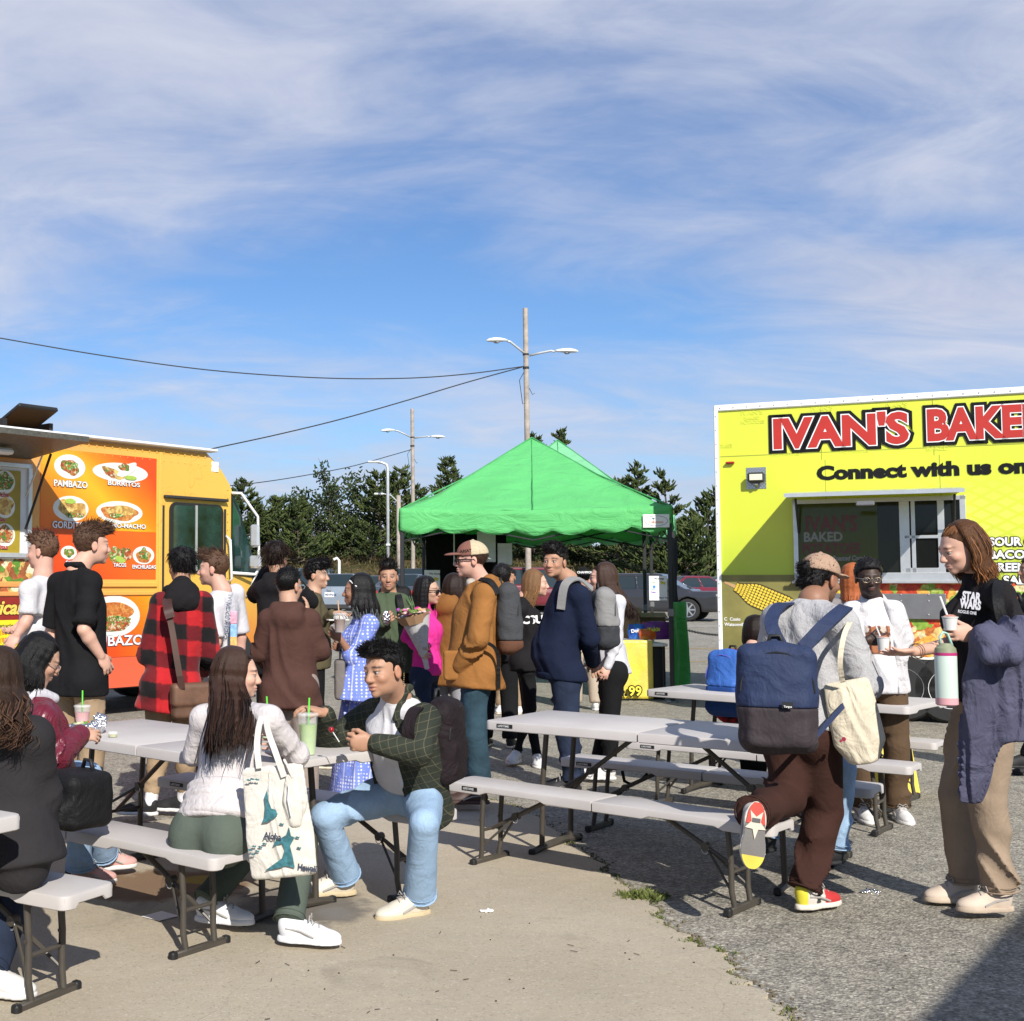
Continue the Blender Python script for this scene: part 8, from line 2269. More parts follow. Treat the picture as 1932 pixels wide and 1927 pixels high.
# coloured rubber of the raised sole
A=p.P['aL'];t_=unit(tl_dir);u__=unit(np.array(ul_)-t_*(np.array(ul_)@t_));sd=np.cross(t_,u__);Ls=.285*p.k;fl=A-u__*(.05*p.H+.001);ct_=fl+t_*(Ls*.5-.055*p.k)-p.base
def soleshape(y0,y1,out,mat,name,w=1.0,n=9):
 ys=np.linspace(y0,y1,n);hw=lambda y:(.050*math.sqrt(max(0,1-((y-.19*Ls)/(.305*Ls))**2))if y>.1*Ls else(.036+.006*math.cos(y*20))*math.sqrt(max(0.02,1-max(0,(-y-.30*Ls)/(.20*Ls))**2)))*w*p.k
 L_=[(hw(y),y)for y in ys]+[(-hw(y),y)for y in ys[::-1]];m=MB();m.prism(L_,ct_-u__*out,sd,t_,-u__*.003);return fixn(m.build(name,mat,p.root))
soleshape(-.48*Ls,.485*Ls,0,plain('grey_rubber',(.16,.15,.14),.8,.1,bump=.6,bscale=200),'outsole');soleshape(-.485*Ls,-.17*Ls,.003,plain('red_rubber',(.50,.06,.04),.7),'heel_patch',1.0);soleshape(.30*Ls,.487*Ls,.003,plain('yellow_rubber',(.62,.50,.06),.7),'toe_patch',1.0)
star=[]
for k in range(10):a=math.pi/2+k*math.pi/5;r_=.060 if k%2==0 else .026;star.append((r_*math.cos(a)*.75,r_*math.sin(a)*1.1))
m=MB();m.prism(star,ct_-u__*.0065-t_*.17*Ls,sd,t_,-u__*.002);fixn(m.build('star_patch',plain('cream_rubber',(.60,.52,.42),.7),p.root));m=MB();m.prism([(-.017,-.009),(.017,-.009),(.017,.009),(-.017,.009)],ct_-u__*.0088-t_*.22*Ls,sd,t_,-u__*.002);fixn(m.build('sole_label',plain('label_grey',(.08,.08,.08)),p.root))
p.hair(H_BLACK,t=.004,tex=(.005,70),tufts=1800,tl=.014,flow=(0,-.4,-.2),curly=.007,nape=-.06,extra=[((0,-.082,-.018),(.066,.045,.048)),((-.015,-.108,.052),(.034,.026,.028))]);p.capp((.38,.25,.17),(.40,.27,.19),False);BP=p
# --- seated people on the right
p=Person('seated person in pale blue jeans behind the man with the blue backpack',1540,6.75,1.72,150,J=dict(hip=(1530,1428,0),hd=(1500,1230,-.05),nb=(1508,1268,0),sL=(1540,1290,.05),sR=(1475,1290,.0),hL=(1570,1432,0),hR=(1500,1430,0),kL=(1590,1450,-.28),aL=(1577,1598,-.24),kR=(1478,1460,-.30),aR=(1450,1574,-.26),eL=(1545,1370,0),wL=(1530,1410,-.2),eR=(1470,1370,0),wR=(1490,1410,-.2)),skin=TAN,res=.007,z0=0)
p.body(long=False).top(CB,'t_shirt',.5,hem=.03,ph=22).pants(LDEN,(.095,.082,.085),wr=.008).shoes(BSH,BSH,dict(L=110,R=130));p.hair(H_BLACK,tufts=300)
p=Person('seated person in a small-checked red and black shirt behind the far table',1425,9.0,1.60,-35,sex='f',J=dict(hip=(1402,1340,0),hd=(1428,1192,.1),nb=(1420,1222,.02),sL=(1395,1240,.06),sR=(1428,1240,-.06),kL=(1400,1350,.35),kR=(1430,1350,.3),aL=(1410,1455,.4),aR=(1435,1455,.35),eL=(1390,1290,.08),wL=(1400,1300,.3),eR=(1432,1290,.05),wR=(1430,1300,.3)),skin=FAIR2,res=.008)
p.body().top(PRINTED,'shirt',1,1.05,1.15,hem=.05,ph=23,color=plaid((.008,.007,.008),(.15,.012,.016),(.38,.02,.025),.055,p.base,axis=(1,.5)))
p.pants(CB).shoes(BSH,BSH);p.longhair(H_DBROWN,.08,500,.012,2.5,1.1,(50,310),(0,0),.035,m=14,curls=.010);RP=p
# --- seated people on the left
p=Person('person with wavy brown hair in a charcoal sweatshirt sitting at the bottom left',5,4.45,1.66,-14,sex='f',J=dict(hip=(12,1602,0),hR=(45,1612,-.02),hL=(-30,1605,.02),hd=(-6,1283,.10),nb=(-8,1355,.05),sR=(60,1388,-.02),sL=(-60,1392,.08),eR=(80,1508,.06),wR=(30,1560,.36),eL=(-80,1500,.1),kR=(60,1600,.42),kL=(-30,1600,.45),aR=(-22,1832,.04),aL=(-60,1780,.5)),skin=FAIR,head=dict(yaw=10),res=.006,cres=.007,build=1.15)
CHR=fabric('charcoal_fleece',(.026,.024,.026),weave=220)
p.body(hands=dict(R=dict(off=True))).top(CHR,'sweatshirt',1,1.1,1.2,hem=.06,sl=(.095,.095,.065),wr=.012,folds=.006,ph=24,hemw=1.1).pants(DEN,(.11,.09,.08)).shoes(WHS,WHS,dict(R=-100,L=-20))
p.longhair(H_BROWN,.17,1700,.018,1.8,1.3,(40,320),(.05,-.16,0),.034,m=18,curls=.022,tr=.0024)
MAR=NT('maroon_nylon');MAR.set(color=(.125,.010,.024),rough=.38,spec=.5);b1=MAR.bump(MAR.noise(9,3,.55,dist=1.8),.6,.03);MAR.bump(MAR.noise(38,3,.5,dist=1.0),.3,.006,b1);MAR=MAR.m
p=Person('woman in a shiny maroon jacket and clear glasses eating at the left table',90,5.6,1.60,-62,sex='f',J=dict(hip=(84,1492,0),hR=(100,1500,-.08),hL=(72,1490,.12),hd=(76,1246,.02),nb=(62,1316,0),sR=(82,1362,-.14),sL=(62,1350,.18),eR=(104,1432,-.16),wR=(150,1388,.04),eL=(75,1420,.3),wL=(92,1374,.30),kR=(168,1462,.32),kL=(145,1460,.38),aR=(196,1612,.70),aL=(152,1638,.46)),skin=OLIVE,head=dict(yaw=-72,pitch=-26),res=.005,cres=.006,build=1.05)
p.body(hands=dict(R=dict(d=(.9,.25,.0),n=(.2,.7,-.5),curl=.5),L=dict(d=(.8,.2,-.1),n=(0,.2,-1),curl=.4))).top(MAR,'jacket',1,1.08,1.2,hem=.06,sl=(.088,.092,.070),wr=.014,folds=.010,ph=25)
q=Field(p.P['nb']-.22,p.P['nb']+.18,.006);nb=p.P['nb'];ff,rr=p.f,p.r
q.ell(nb-ff*.06-UP*.03,(.11,.07,.06),np.array([rr,ff,UP]),.03,nz=(.004,45));q.cap(nb+rr*.07,nb+rr*.05+ff*.08-UP*.03,.032,.025,.02);q.cap(nb-rr*.07,nb-rr*.05+ff*.08-UP*.03,.032,.025,.02);q.build('hood',fabric('pale_grey_fleece',(.50,.49,.52)),p.root,p.base)
p.pants(LDEN,(.092,.078,.088),wr=.008).shoes(plain('pink_sneaker',(.58,.33,.30),.6,.1),WHS,dict(R=-60,L=-70),res=.005)
p.longhair(H_BLACK,.15,1700,.012,1.5,1.15,(62,298),(0,-.02),.030,m=12,tr=.0020);p.glasses(plain('amber_frame',(.40,.26,.20),.2),thick=.003);MJ=p
# --- woman in white, back to the camera
WRIB=fabric('white_ribbed_knit',(.55,.51,.505),weave=330,fold=.45)
p=Person('woman with very long dark hair in a white top and sage leggings, sitting',430,5.1,1.62,-40,sex='f',J=dict(hip=(408,1560,-.02),hR=(440,1568,-.05),hL=(378,1562,.04),hd=(449,1273,.32),nb=(440,1350,.16),sR=(508,1372,.04),sL=(384,1370,.22),eR=(562,1424,.14),wR=(520,1405,.42),eL=(366,1424,.30),wL=(420,1420,.55),kR=(568,1598,.22),kL=(480,1590,.50),aR=(545,1738,.02),aL=(388,1702,.28)),skin=FAIR,head=dict(yaw=-86,pitch=-4),res=.0045,cres=.006,build=1.06)
p.body().top(WRIB,'top',1,1.02,1.05,hem=-.01,hemw=.98,sl=(.072,.070,.050),wr=.008,folds=.007,ph=26)
q=Field(p.P['hip']-.3,p.P['hip']+.45,.006);hp=p.P['hip'];sp=unit(p.P['nb']-hp)
for k,(h_,r_)in enumerate(((.02,.186),(.055,.176),(.095,.170),(.135,.160))):
 q.tube(hp+sp*(h_-.004),hp+sp*(h_+.046),p.r,[(0,r_,r_*.74),(.5,r_+.008,r_*.77),(1,r_-.004,r_*.73)],.012,rnd=.018)
q.build('hem_folds',WRIB,p.root,p.base)
SAGE=fabric('sage_stretch',(.088,.108,.088),weave=500,fold=.15)
p.pants(SAGE,(.118,.082,.078),waist=1.12,wr=.004,seat=1.32,ph=5).shoes(plain('bright_white_mesh',(.72,.74,.78),.6,.04),plain('white_foam',(.70,.71,.74),.6,.04),dict(R=-102,L=-104),L=.275,res=.004)
p.longhair(H_DBROWN,.27,2600,.018,1.5,1.35,(58,302),(.02,-.30,0),.028,m=15,tr=.0022,clump=12,asymlen=-.12);WW=p
# --- man in the green plaid shirt
GPC=NT('green_window_check');v=GPC.coord();s_=GPC.sep(GPC.mapv(v,(1,1,1),rot=(.1,.25,.5)))
g1=GPC.rng(GPC.math('PINGPONG',GPC.math('MULTIPLY',s_[0],1.0),.017),0,.0016,1,0);g2_=GPC.rng(GPC.math('PINGPONG',GPC.math('MULTIPLY',s_[2],1.0),.017),0,.0016,1,0)
GPC.set(color=GPC.mix(GPC.math('MULTIPLY',GPC.math('MAXIMUM',g1,g2_),.55),GPC.mix(GPC.rng(GPC.noise(8,4),.3,.7),(.022,.027,.020),(.034,.040,.029)),(.20,.17,.10)),rough=.9,spec=.2)
b1=GPC.bump(GPC.noise(9,3,.5,dist=1.6),.5,.03);GPC.bump(GPC.noise(300,2),.3,.0015,b1);GPC=GPC.m
p=Person('man in an open dark green checked shirt and pale jeans, sitting',752,5.75,1.80,118,J=dict(hip=(778,1496,.05),hR=(755,1490,.12),hL=(800,1500,-.02),hd=(725,1268,-.28),nb=(757,1336,-.16),sR=(706,1362,.02),sL=(800,1374,-.30),eR=(622,1400,.08),wR=(614,1345,-.14),eL=(786,1418,-.46),wL=(702,1402,-.44),kR=(612,1540,-.02),kL=(800,1553,-.34),aR=(652,1652,.18),aL=(792,1688,-.12)),skin=TAN,head=dict(yaw=132,pitch=-3,roll=-6),res=.004,cres=.0055)
p.body(mouth=.35,hands=dict(R=dict(d=(-.80,-.12,.22),n=(-.15,.05,-1),curls=[.40,.36,.32,.30],spread=.24,thumb=.5),L=dict(d=(-1,-.1,.02),n=(.05,1,.1),curl=.98,thumb=1.0)),brows=1)
p.top(WT,'t_shirt',.3,.92,1.06,hem=-.09,ph=27,collar='crew',bust=.012)
q=Field(p.P['hip']-(.75,.75,.35),p.P['hip']+(.5,.5,.8),.0065);hp,nb=p.P['hip'],p.P['nb'];sp=unit(nb-hp);side=unit(p.P['sR']-p.P['sL'])
q.tube(hp-sp*.10,nb+sp*.01,side,[(0,.215,.165),(.3,.20,.150),(.7,.205,.135),(.86,.185,.112),(.95,.12,.085),(1,.075,.07)],.02,folds=(.012,6,9,4),rnd=.02,asym=[(0,0),(.4,-.0),(1,0)])
for c_ in 'RL':
 q.cap(p.P['s'+c_],p.P['e'+c_],.078,.066,.04,wr=(.010,48,.4,1.1,2));q.cap(p.P['e'+c_],p.P['w'+c_]+unit(p.P['e'+c_]-p.P['w'+c_])*.02,.066,.045,.02,wr=(.009,60,0,.8,3))
q.cap(nb+sp*.01,nb+sp*.2,.060,.06,.004,'sub');fw_=np.cross(sp,side);fw_=fw_*(1 if fw_@p.f>0 else-1)
q.tube(hp-sp*.3+fw_*.20,nb+fw_*.13+sp*.08,side,[(0,.13,.14),(1,.060,.13)],.01,'sub',rnd=.01)
for sg in(1,-1):q.cap(nb+side*.05*sg+sp*.035-fw_*.02,nb+side*.075*sg+fw_*.085-sp*.06,.020,.015,.008)
q.cap(nb-fw_*.05+side*.05+sp*.035,nb-fw_*.05-side*.05+sp*.035,.018,.018,.012)
q.build('checked_shirt',GPC,p.root,p.base)
BEAD=plain('gold_bead',(.30,.21,.08),.25,.1,metal=.8);m=MB();n_b=64
for k in range(n_b):
 a=2*math.pi*k/n_b;c_=nb+side*math.sin(a)*(.058+.012*max(0,-math.cos(a)))+fw_*(.015-.068*math.cos(a)+.045*max(0,-math.cos(a)))+sp*(.035+.10*math.cos(a)-(.13 if math.cos(a)<0 else .13*0)*(-math.cos(a)if math.cos(a)<0 else 0))-p.base
 m.lathe([(.0015,-.0038),(.0040,0),(.0015,.0038)],c_,6)
m.build('bead_necklace',BEAD,p.root);
m=MB();w=p.P['wL']+unit(p.P['eL']-p.P['wL'])*.028-p.base;m.lathe([(.036,-.014),(.039,.0),(.036,.014)],w,16,tuple(unit(p.P['eL']-p.P['wL'])));m.build('cuff',WT,p.root,smooth=True)
p.pants(LDEN,(.116,.076,.084),wr=.0055,ph=6).shoes(plain('cream_leather',(.60,.55,.46),.5,.08),plain('aged_sole',(.52,.42,.26),.6,.1),dict(R=100,L=118),res=.004)
p.hair(H_BLACK,t=.006,top=.014,front=.018,tex=(.006,75),tufts=3000,tl=.014,flow=(.1,.7,.2),curly=.006,forehead=.058,sides=.045,nape=-.04,tr=.0014);GP=p
# ===== things carried, worn over clothes or left on the tables
def backpack(label,c,w,h,d,rt,bk,mat,mat2=None,frac=.3,straps=(),smat=None,res=.007,tilt=0.0,handle=True,zipc=None,boxy=0.0):
 """c = world centre, rt = its right, bk = outward from the wearer's back"""
 rt=unit(rt);bk=unit(np.asarray(bk,float));up=unit(np.cross(bk,rt)*(1 if np.cross(bk,rt)[2]>0 else-1))
 if tilt:up=unit(up+bk*tilt);bk=unit(np.cross(rt,up)*(1 if np.cross(rt,up)@bk>0 else-1))
 Rm=np.array([rt,bk,up]);c=np.asarray(c,float);o=(c[0],c[1],c[2]-h/2)
 t=empty('backpack',o,label,'backpack');O=np.array(o);M_=max(w,h,d)*.75
 F=Field(c-M_,c+M_,res*1.5)
 F.box(c,(w/2,d/2*.85,h/2),Rm,min(w,d)*(.36 if not boxy else .16),.02,wr=(.005,24,h*9));F.ell(c+up*h*.02,(w*.50,d*(.56-boxy),h*(.50-boxy*.5)),Rm,.03);F.box(c-up*h*.20+bk*d*.34,(w*.40,d*.22,h*.24),Rm,.03,.02,wr=(.004,30,2))
 D0=F.D.copy();
 if mat2 is not None:F.cut(c-up*h*(0.5-frac),-up)
 F.build('pack',mat,t,O)
 if mat2 is not None:
  F.D=D0;F.cut(c-up*h*(0.5-frac)+up*.0005,up);F.build('base_panel',mat2,t,O)
 sm=smat or mat
 if handle:m=MB();m.tube([c+up*h*.47-rt*.035-bk*d*.25-O,c+up*(h*.5+.035)-rt*.02-bk*d*.25-O,c+up*(h*.5+.035)+rt*.02-bk*d*.25-O,c+up*h*.47+rt*.035-bk*d*.25-O],.009,8);m.build('handle',LEGC,t,smooth=True)
 z=[c+rt*w*.46*math.cos(a)+up*(h*.06+h*.36*math.sin(a))+bk*d*(.44-.10*abs(math.cos(a)))-O for a in np.linspace(math.pi,0,13)]
 m=MB();m.tube(z,.0042,5);m.build('zip',zipc or LEGC,t)
 for k,(pts,wd,nr)in enumerate(straps):strap('strap',pts,wd,sm,t,O,nr,.010)
 return t
NAVB=fabric('navy_nylon',(.026,.038,.085),.65,fold=.35);DKN=fabric('dusk_nylon',(.045,.036,.040),.65,fold=.3);BLN=fabric('black_nylon',(.010,.010,.011),.6,fold=.4)
GRN=fabric('grey_marl',(.045,.047,.050),heather=.5);GRL=fabric('light_grey_nylon',(.23,.225,.22),.7);BLUE=fabric('bright_blue_nylon',(.045,.13,.42),.55,fold=.4)
CREAM=fabric('cream_canvas',(.62,.55,.42),weave=350,fold=.45);WCAN=fabric('natural_canvas',(.60,.57,.51),weave=350,fold=.35)
# blue backpack on the kneeling man
b=BP;nb_,hp=b.P['nb'],b.P['hip'];bk=-b.f
c_=at(1466,1318,5.38)
backpack('large blue backpack with brown lower half on the man kneeling at the bench',c_,.33,.48,.17,unit(np.array([.90,-.30,0])),unit(np.array([-.30,-.90,.05])),NAVB,DKN,.42,[([at(1475,1222,5.42),at(1455,1176,5.50),at(1472,1142,5.66),at(1500,1140,5.80)],.058,[(-.3,-.9,.3),(-.3,-.8,.6),(-.1,-.3,1),(0,.3,1)]),([at(1515,1222,5.42),at(1555,1180,5.44),at(1592,1148,5.52),at(1596,1146,5.62)],.058,[(-.1,-.9,.3),(.1,-.8,.6),(.2,-.4,1),(.3,.1,1)]),([at(1530,1400,5.40),at(1558,1368,5.44),at(1592,1330,5.50)],.022,(.1,-1,.2))],NAVB,.005)
m=MB();w_=at(1486,1331,5.255);m.box((0,0,0),(.045,.004,.026),rotz(-.3));o=m.build('brand_tag',LEGC);o.location=w_;bpt=bpy.data.objects['backpack'];o.parent=bpt;o.location=Vector(w_)-bpt.location
text_mesh('lettering','Targus',.012,basis(tuple(w_-np.array(bpt.location)+np.array([-.018,-.003,-.009])),(.955,-.295,0),(0,0,1)),WHITEP,bpt,.0002,.0006)
# cream tote on his arm
def tote(label,pts_c,w,h,d,rt,fw,mat,straps,res=.005,pinch=.0,lean=(0,0),name='tote_bag'):
 rt=unit(rt);fw=unit(fw);c=np.asarray(pts_c,float);O=np.array((c[0],c[1],c[2]-h/2));t=empty(name,tuple(O),label,'bag')
 F=Field(c-max(w,h)*.8,c+max(w,h)*.8,res);Rm=np.array([rt,fw,UP])
 top,bot=c+UP*h/2+rt*lean[0],c-UP*h/2+rt*lean[1]
 F.tube(bot,top,rt,[(0,w*.5*(1-pinch),d*.42),(.25,w*.52,d*.5),(.7,w*.5,d*.36),(1,w*.47,d*.16)],.01,folds=(.005,5,8,w*20),rnd=.02)
 F.build('bag',mat,t,O)
 for pts,wd,nr in straps:strap('handle',pts,wd,mat,t,O,nr,.004)
 return t
tote('plain cream canvas tote hanging from the forearm of the man in grey',at(1620,1362,5.52),.215,.37,.12,(1,-.2,0),(.2,1,0),CREAM,[([at(1590,1288,5.47),at(1585,1250,5.42),at(1592,1200,5.44),at(1606,1170,5.55)],.022,[(-.3,-1,0),(-.3,-1,0),(-.1,-1,.2),(0,-.3,1)])],pinch=.45,lean=(-.05,.02))
m=MB();m.lathe([(.010,-.001),(.010,.001)],(0,0,0),10,(0,1,0));m.lathe([(.006,-.001),(.006,.001)],(-.014,0,-.008),8,(0,1,0));tt_=bpy.data.objects['tote_bag'];o=m.build('stain',plain('berry_stain',(.25,.01,.04),.8),tt_);o.location=Vector(at(1592,1395,5.445))-tt_.location
# white tote and pouch of the woman in white
wt_=tote('white souvenir tote with teal rays and the words Aloha Hawaii',at(523,1549,4.86),.262,.435,.06,(.985,-.10,-.035),(.1,.98,0),WCAN,[([at(489,1450,4.84),at(485,1410,4.86),at(488,1375,4.93),at(494,1352,5.03)],.024,[(0,-1,0),(0,-1,0),(-.1,-.9,.3),(0,-.2,1)]),([at(536,1466,4.83),at(520,1420,4.84),at(506,1380,4.91),at(502,1352,5.03)],.024,[(0,-1,0),(0,-1,0),(-.1,-.9,.3),(0,-.2,1)])],.0045,lean=(-.02,.03))
O=np.array(wt_.location);TEALP=plain('teal_print',(.030,.135,.160),.6,.45,60);INK=plain('ink_navy',(.03,.04,.07),.6)
def onbag(px,py,Y=4.80):return at(px,py,Y)-O
def flat(name,pts,mat,Y=4.822,par=None):
 m=MB();P3=[onbag(x,y,Y+(x-523)*-.0002)for x,y in pts];n=len(P3);d=np.array([0,.0022,0]);m.add(P3+[q+d for q in P3],[tuple(range(n)),tuple(range(n,2*n))[::-1]]+[(i,n+i,n+(i+1)%n,(i+1)%n)for i in range(n)]);return fixn(m.build(name,mat,par or wt_))
flat('ray_print',[(504,1490),(499,1503),(501,1520),(499,1540),(494,1552),(505,1551),(516,1545),(524,1537),(520,1528),(512,1526),(506,1510)],TEALP)
flat('ray_print',[(545,1560),(540,1576),(519,1588),(514,1598),(532,1592),(537,1604),(532,1620),(500,1643),(518,1640),(540,1634),(556,1638),(553,1620),(547,1596),(556,1580),(549,1578)],TEALP)
for x,y in((468,1472),(475,1470),(484,1471),(478,1597),(471,1604),(484,1606),(490,1598),(498,1592),(476,1612),(560,1580),(563,1600),(530,1555)):flat('fish_print',[(x-4,y),(x,y-2),(x+3,y),(x+5,y-2),(x+5,y+2),(x,y+2)],TEALP)
for s_,x,y,sz in(('Aloha',497,1582,.034),('Hawaii',561,1641,.032)):text_mesh('lettering',s_,sz*1.05,basis(tuple(onbag(x,y,4.822)),(.99,-.09,-.10),(0,0,1)),INK,wt_,.0012,.0006,sx=.82)
pc_=at(552,1508,4.84);F=Field(pc_-.22,pc_+.22,.0045);F.tube(pc_-UP*.11+(.01,0,0),pc_+UP*.10,(1,0,0),[(0,.03,.02),(.5,.052,.032),(1,.028,.02)],.01,folds=(.004,5,10,1),rnd=.015);t=empty('pouch',tuple(pc_),'small off-white zip pouch hanging in front of the white tote','pouch');F.build('pouch_body',WCAN,t,pc_)
m=MB();m.tube([at(552,1468,4.82)-pc_,at(542,1445,4.83)-pc_,at(536,1434,4.86)-pc_],.006,6);m.build('cord',WCAN,t);m=MB();m.tube([at(545,1480,4.80)-pc_,at(543,1510,4.795)-pc_,at(549,1540,4.80)-pc_],.003,5);m.build('zip',plain('zip_white',(.7,.7,.7),.4),t)
# backpacks of the standing and seated men
b=GP;backpack('dark backpack worn by the man in the green checked shirt',at(838,1398,5.72),.28,.40,.17,unit(np.array([.35,.93,0])),unit(np.array([.90,-.25,.1])),fabric('plum_black_nylon',(.016,.011,.013),.7,fold=.5),None,.3,[([at(775,1420,5.28),at(770,1375,5.27),at(782,1340,5.36),at(806,1334,5.55)],.055,[(-.6,-1,0),(-.6,-1,.2),(-.2,-.4,1),(.3,0,1)])],res=.006,tilt=.15)
b=TC_;c_=b.P['nb']-b.f*.27-UP*.28;backpack('grey marl backpack with brown base on the man in the tan jacket',at(957,1168,8.15),.30,.47,.17,b.r,-b.f,GRN,fabric('brown_suede',(.11,.05,.03)),.2,[([at(940,1120,7.98),at(925,1098,7.99),at(905,1093,8.03)],.045,[(.3,-1,.2),(0,-.8,.8),(0,-.5,1)]),([at(918,1212,7.94),at(938,1232,7.97),at(941,1300,8.0)],.022,(0,-1,0))],BLN,.007)
b=NV;backpack('light grey backpack with charcoal panel on the heavyset man in navy',at(1140,1168,8.95),.29,.45,.18,b.r,-b.f,GRL,fabric('charcoal_nylon',(.04,.042,.046),.7),.38,[([at(1058,1150,8.76),at(1066,1104,8.76),at(1090,1092,8.82),at(1118,1112,8.84)],.06,[(-.5,-1,0),(-.2,-.8,.6),(0,-.4,1),(.4,-.6,.7)])],GRL,.007)
b=GS;backpack('black backpack of the person in the forest green sweatshirt',at(745,1155,10.12),.28,.42,.14,b.r,-b.f,BLN,None,.3,[([at(757,1180,9.76),at(757,1150,9.75),at(753,1128,9.79),at(750,1120,9.92)],.05,[(0,-1,0),(0,-1,.1),(0,-.6,.8),(0,0,1)])],res=.009)
b=RP;backpack('bright blue backpack on the person in the small-checked shirt',at(1373,1290,8.86),.30,.48,.20,unit(np.array([.64,-.77,0])),unit(np.array([-.77,-.64,.1])),BLUE,fabric('deep_blue_nylon',(.02,.06,.22),.6),.45,res=.008,zipc=plain('violet_zip',(.12,.12,.5),.4))
b=TW_;backpack('dark backpack worn by the tall woman, cut off at the right edge',at(1945,1215,5.85),.26,.42,.15,unit(np.array([0,1.,0])),unit(np.array([1.,.0,.1])),BLN,None,.3,[([at(1896,1190,5.32),at(1884,1140,5.33),at(1884,1104,5.42),at(1900,1098,5.55)],.045,[(-.3,-1,0),(-.3,-1,.1),(0,-.6,.8),(.2,0,1)])],res=.006)
t=backpack('black bag lying on the bench beside the woman in maroon',at(140,1506,5.22),.27,.235,.28,unit(np.array([.75,-.66,0])),unit(np.array([-.66,-.75,.0])),BLN,None,.3,res=.006,boxy=.12)
# satchel of the checked overshirt person
b=PL;p0=b.P['nb'];so=b.base
bc=at(372,1322,7.72);t=empty('satchel',tuple(bc),'brown leather satchel at the hip of the person in the large checked overshirt','bag');F=Field(bc-.28,bc+.28,.006)
Rm=np.array([[.88,.47,0],[-.47,.88,0],[0,0,1.]]);LEA=plain('brown_leather',(.13,.065,.038),.6,.25,14,.3,80);LED=plain('dark_leather',(.055,.022,.016),.5,.2,14)
F.box(bc,(.17,.045,.11),Rm,.03,.01);F.box(bc+(0,-.02,.04),(.175,.045,.075),Rm,.03,.01);F.build('bag',LEA,t,bc)
strap('strap',[at(341,1288,7.60),at(333,1240,7.58),at(325,1190,7.60),at(317,1150,7.62),at(315,1130,7.72),at(322,1124,7.85)],.038,plain('brown_webbing',(.085,.050,.038),.8,.1),t,bc,[(0,-1,0),(0,-1,0),(0,-1,0),(0,-1,.2),(0,-.5,1),(0,.2,1)],.004)
strap('shoulder_pad',[at(322,1166,7.585),at(317,1148,7.60),at(315,1131,7.70)],.060,LED,t,bc,[(0,-1,0),(0,-1,.2),(0,-.6,1)],.007);strap('strap_end',[at(343,1300,7.60),at(340,1276,7.59)],.042,LED,t,bc,(0,-1,0),.007)
# cups and food
def clear(name,tintc=(1,1,1),rough=.05):
 if name in MATS:return MATS[name]
 t=NT(name);t.set(color=tintc,rough=rough,trans=.0,alpha=.28,spec=.8);MATS[name]=t.m;return t.m
CLR=clear('clear_plastic',(.9,.92,.92));PAPW=plain('paper_cup_white',(.68,.67,.64),.6,.03);STRG=plain('green_straw',(.10,.55,.04),.4,.05)
def liquid(name,col):return plain(name,col,.25,.08,30,spec=.4)
def drink(px,py_base,Y,r,h,fill,mat,label,straw=None,cat='drink',dome=False,z=None,tilt=None):
 p=at(px,py_base,Y)if z is None else onz(px,py_base,z);t=empty('drink_cup',tuple(p),label,cat)
 m=MB();m.lathe([(r*.72,.0),(r*.72,.003),(r*.97,h*.97),(r*1.04,h*.975),(r*1.04,h)],(0,0,0),26,caps=False);m.build('cup',CLR,t,smooth=True)
 m=MB();m.lathe([(r*.70,.004),(r*(.70+.25*fill),h*fill)],(0,0,0),26);m.build('liquid',mat,t,auto=R(40))
 m=MB();m.lathe([(r*1.05,h),(r*1.05,h+.006),(r*.9,h+.009),(.006,h+.009)],(0,0,0),26,caps=False);m.build('lid',CLR,t,smooth=True)
 if straw:dx,dy,hs,sm=straw;m=MB();m.tube([(-dx*.4,-dy*.4,h*.15),(dx,dy,h+hs)],.0042,8);m.build('straw',sm,t,smooth=True)
 return t
drink(581,1424,0,.046,.178,.76,liquid('lime_drink',(.36,.52,.17)),'tall pale green drink with green straw in front of the checked shirt man',(.006,0,.075,STRG),z=.742)
drink(155,1372,0,.044,.110,.72,liquid('pink_drink',(.62,.26,.25)),'pink drink with a green straw behind the foil on the left table',(.0,0,.085,STRG),z=.742)
drink(506,1395,0,.040,.140,.6,liquid('lime_drink',(.36,.52,.17)),'drink mostly hidden behind the woman in white, only its green straw showing',(-.008,0,.07,STRG),z=.742)
drink(641,1193,7.90,.042,.115,.72,liquid('tea_drink',(.16,.05,.015)),'iced tea with a tan straw in the hand of the woman in the blue dress',(-.012,0,.09,plain('tan_straw',(.5,.3,.18),.5)))
def papercup(px,py,Y,r,h,label,spoon=True,z=None,fill=(.45,.20,.15)):
 p=at(px,py,Y)if z is None else onz(px,py,z);t=empty('paper_cup',tuple(p),label,'cup');m=MB();m.lathe([(r*.76,0),(r,h),(r*1.06,h),(r*1.06,h-.004)],(0,0,0),24);m.build('cup',PAPW,t,auto=R(40))
 m=MB();m.lathe([(r*.92,h+.0006),(r*.5,h+.008),(.001,h+.010)],(0,0,0),18,caps=False);m.build('filling',plain('cocoa_filling',fill,.6,.5,120),t,smooth=True)
 if spoon:m=MB();m.tube([(0,0,h*.5),(-r*1.3,0,h+.085)],.0042,6);m.build('spoon',WHITEP,t)
 return t
papercup(1793,1189,5.12,.030,.056,'small white paper cup with spoon in the tall woman hand');papercup(1667,1229,7.50,.037,.085,'white paper cup with spoon held by the bearded man in white')
papercup(112,1371,0,.032,.055,'short white paper cup between the hands of the woman in maroon',False,z=.742,fill=(.6,.58,.5))
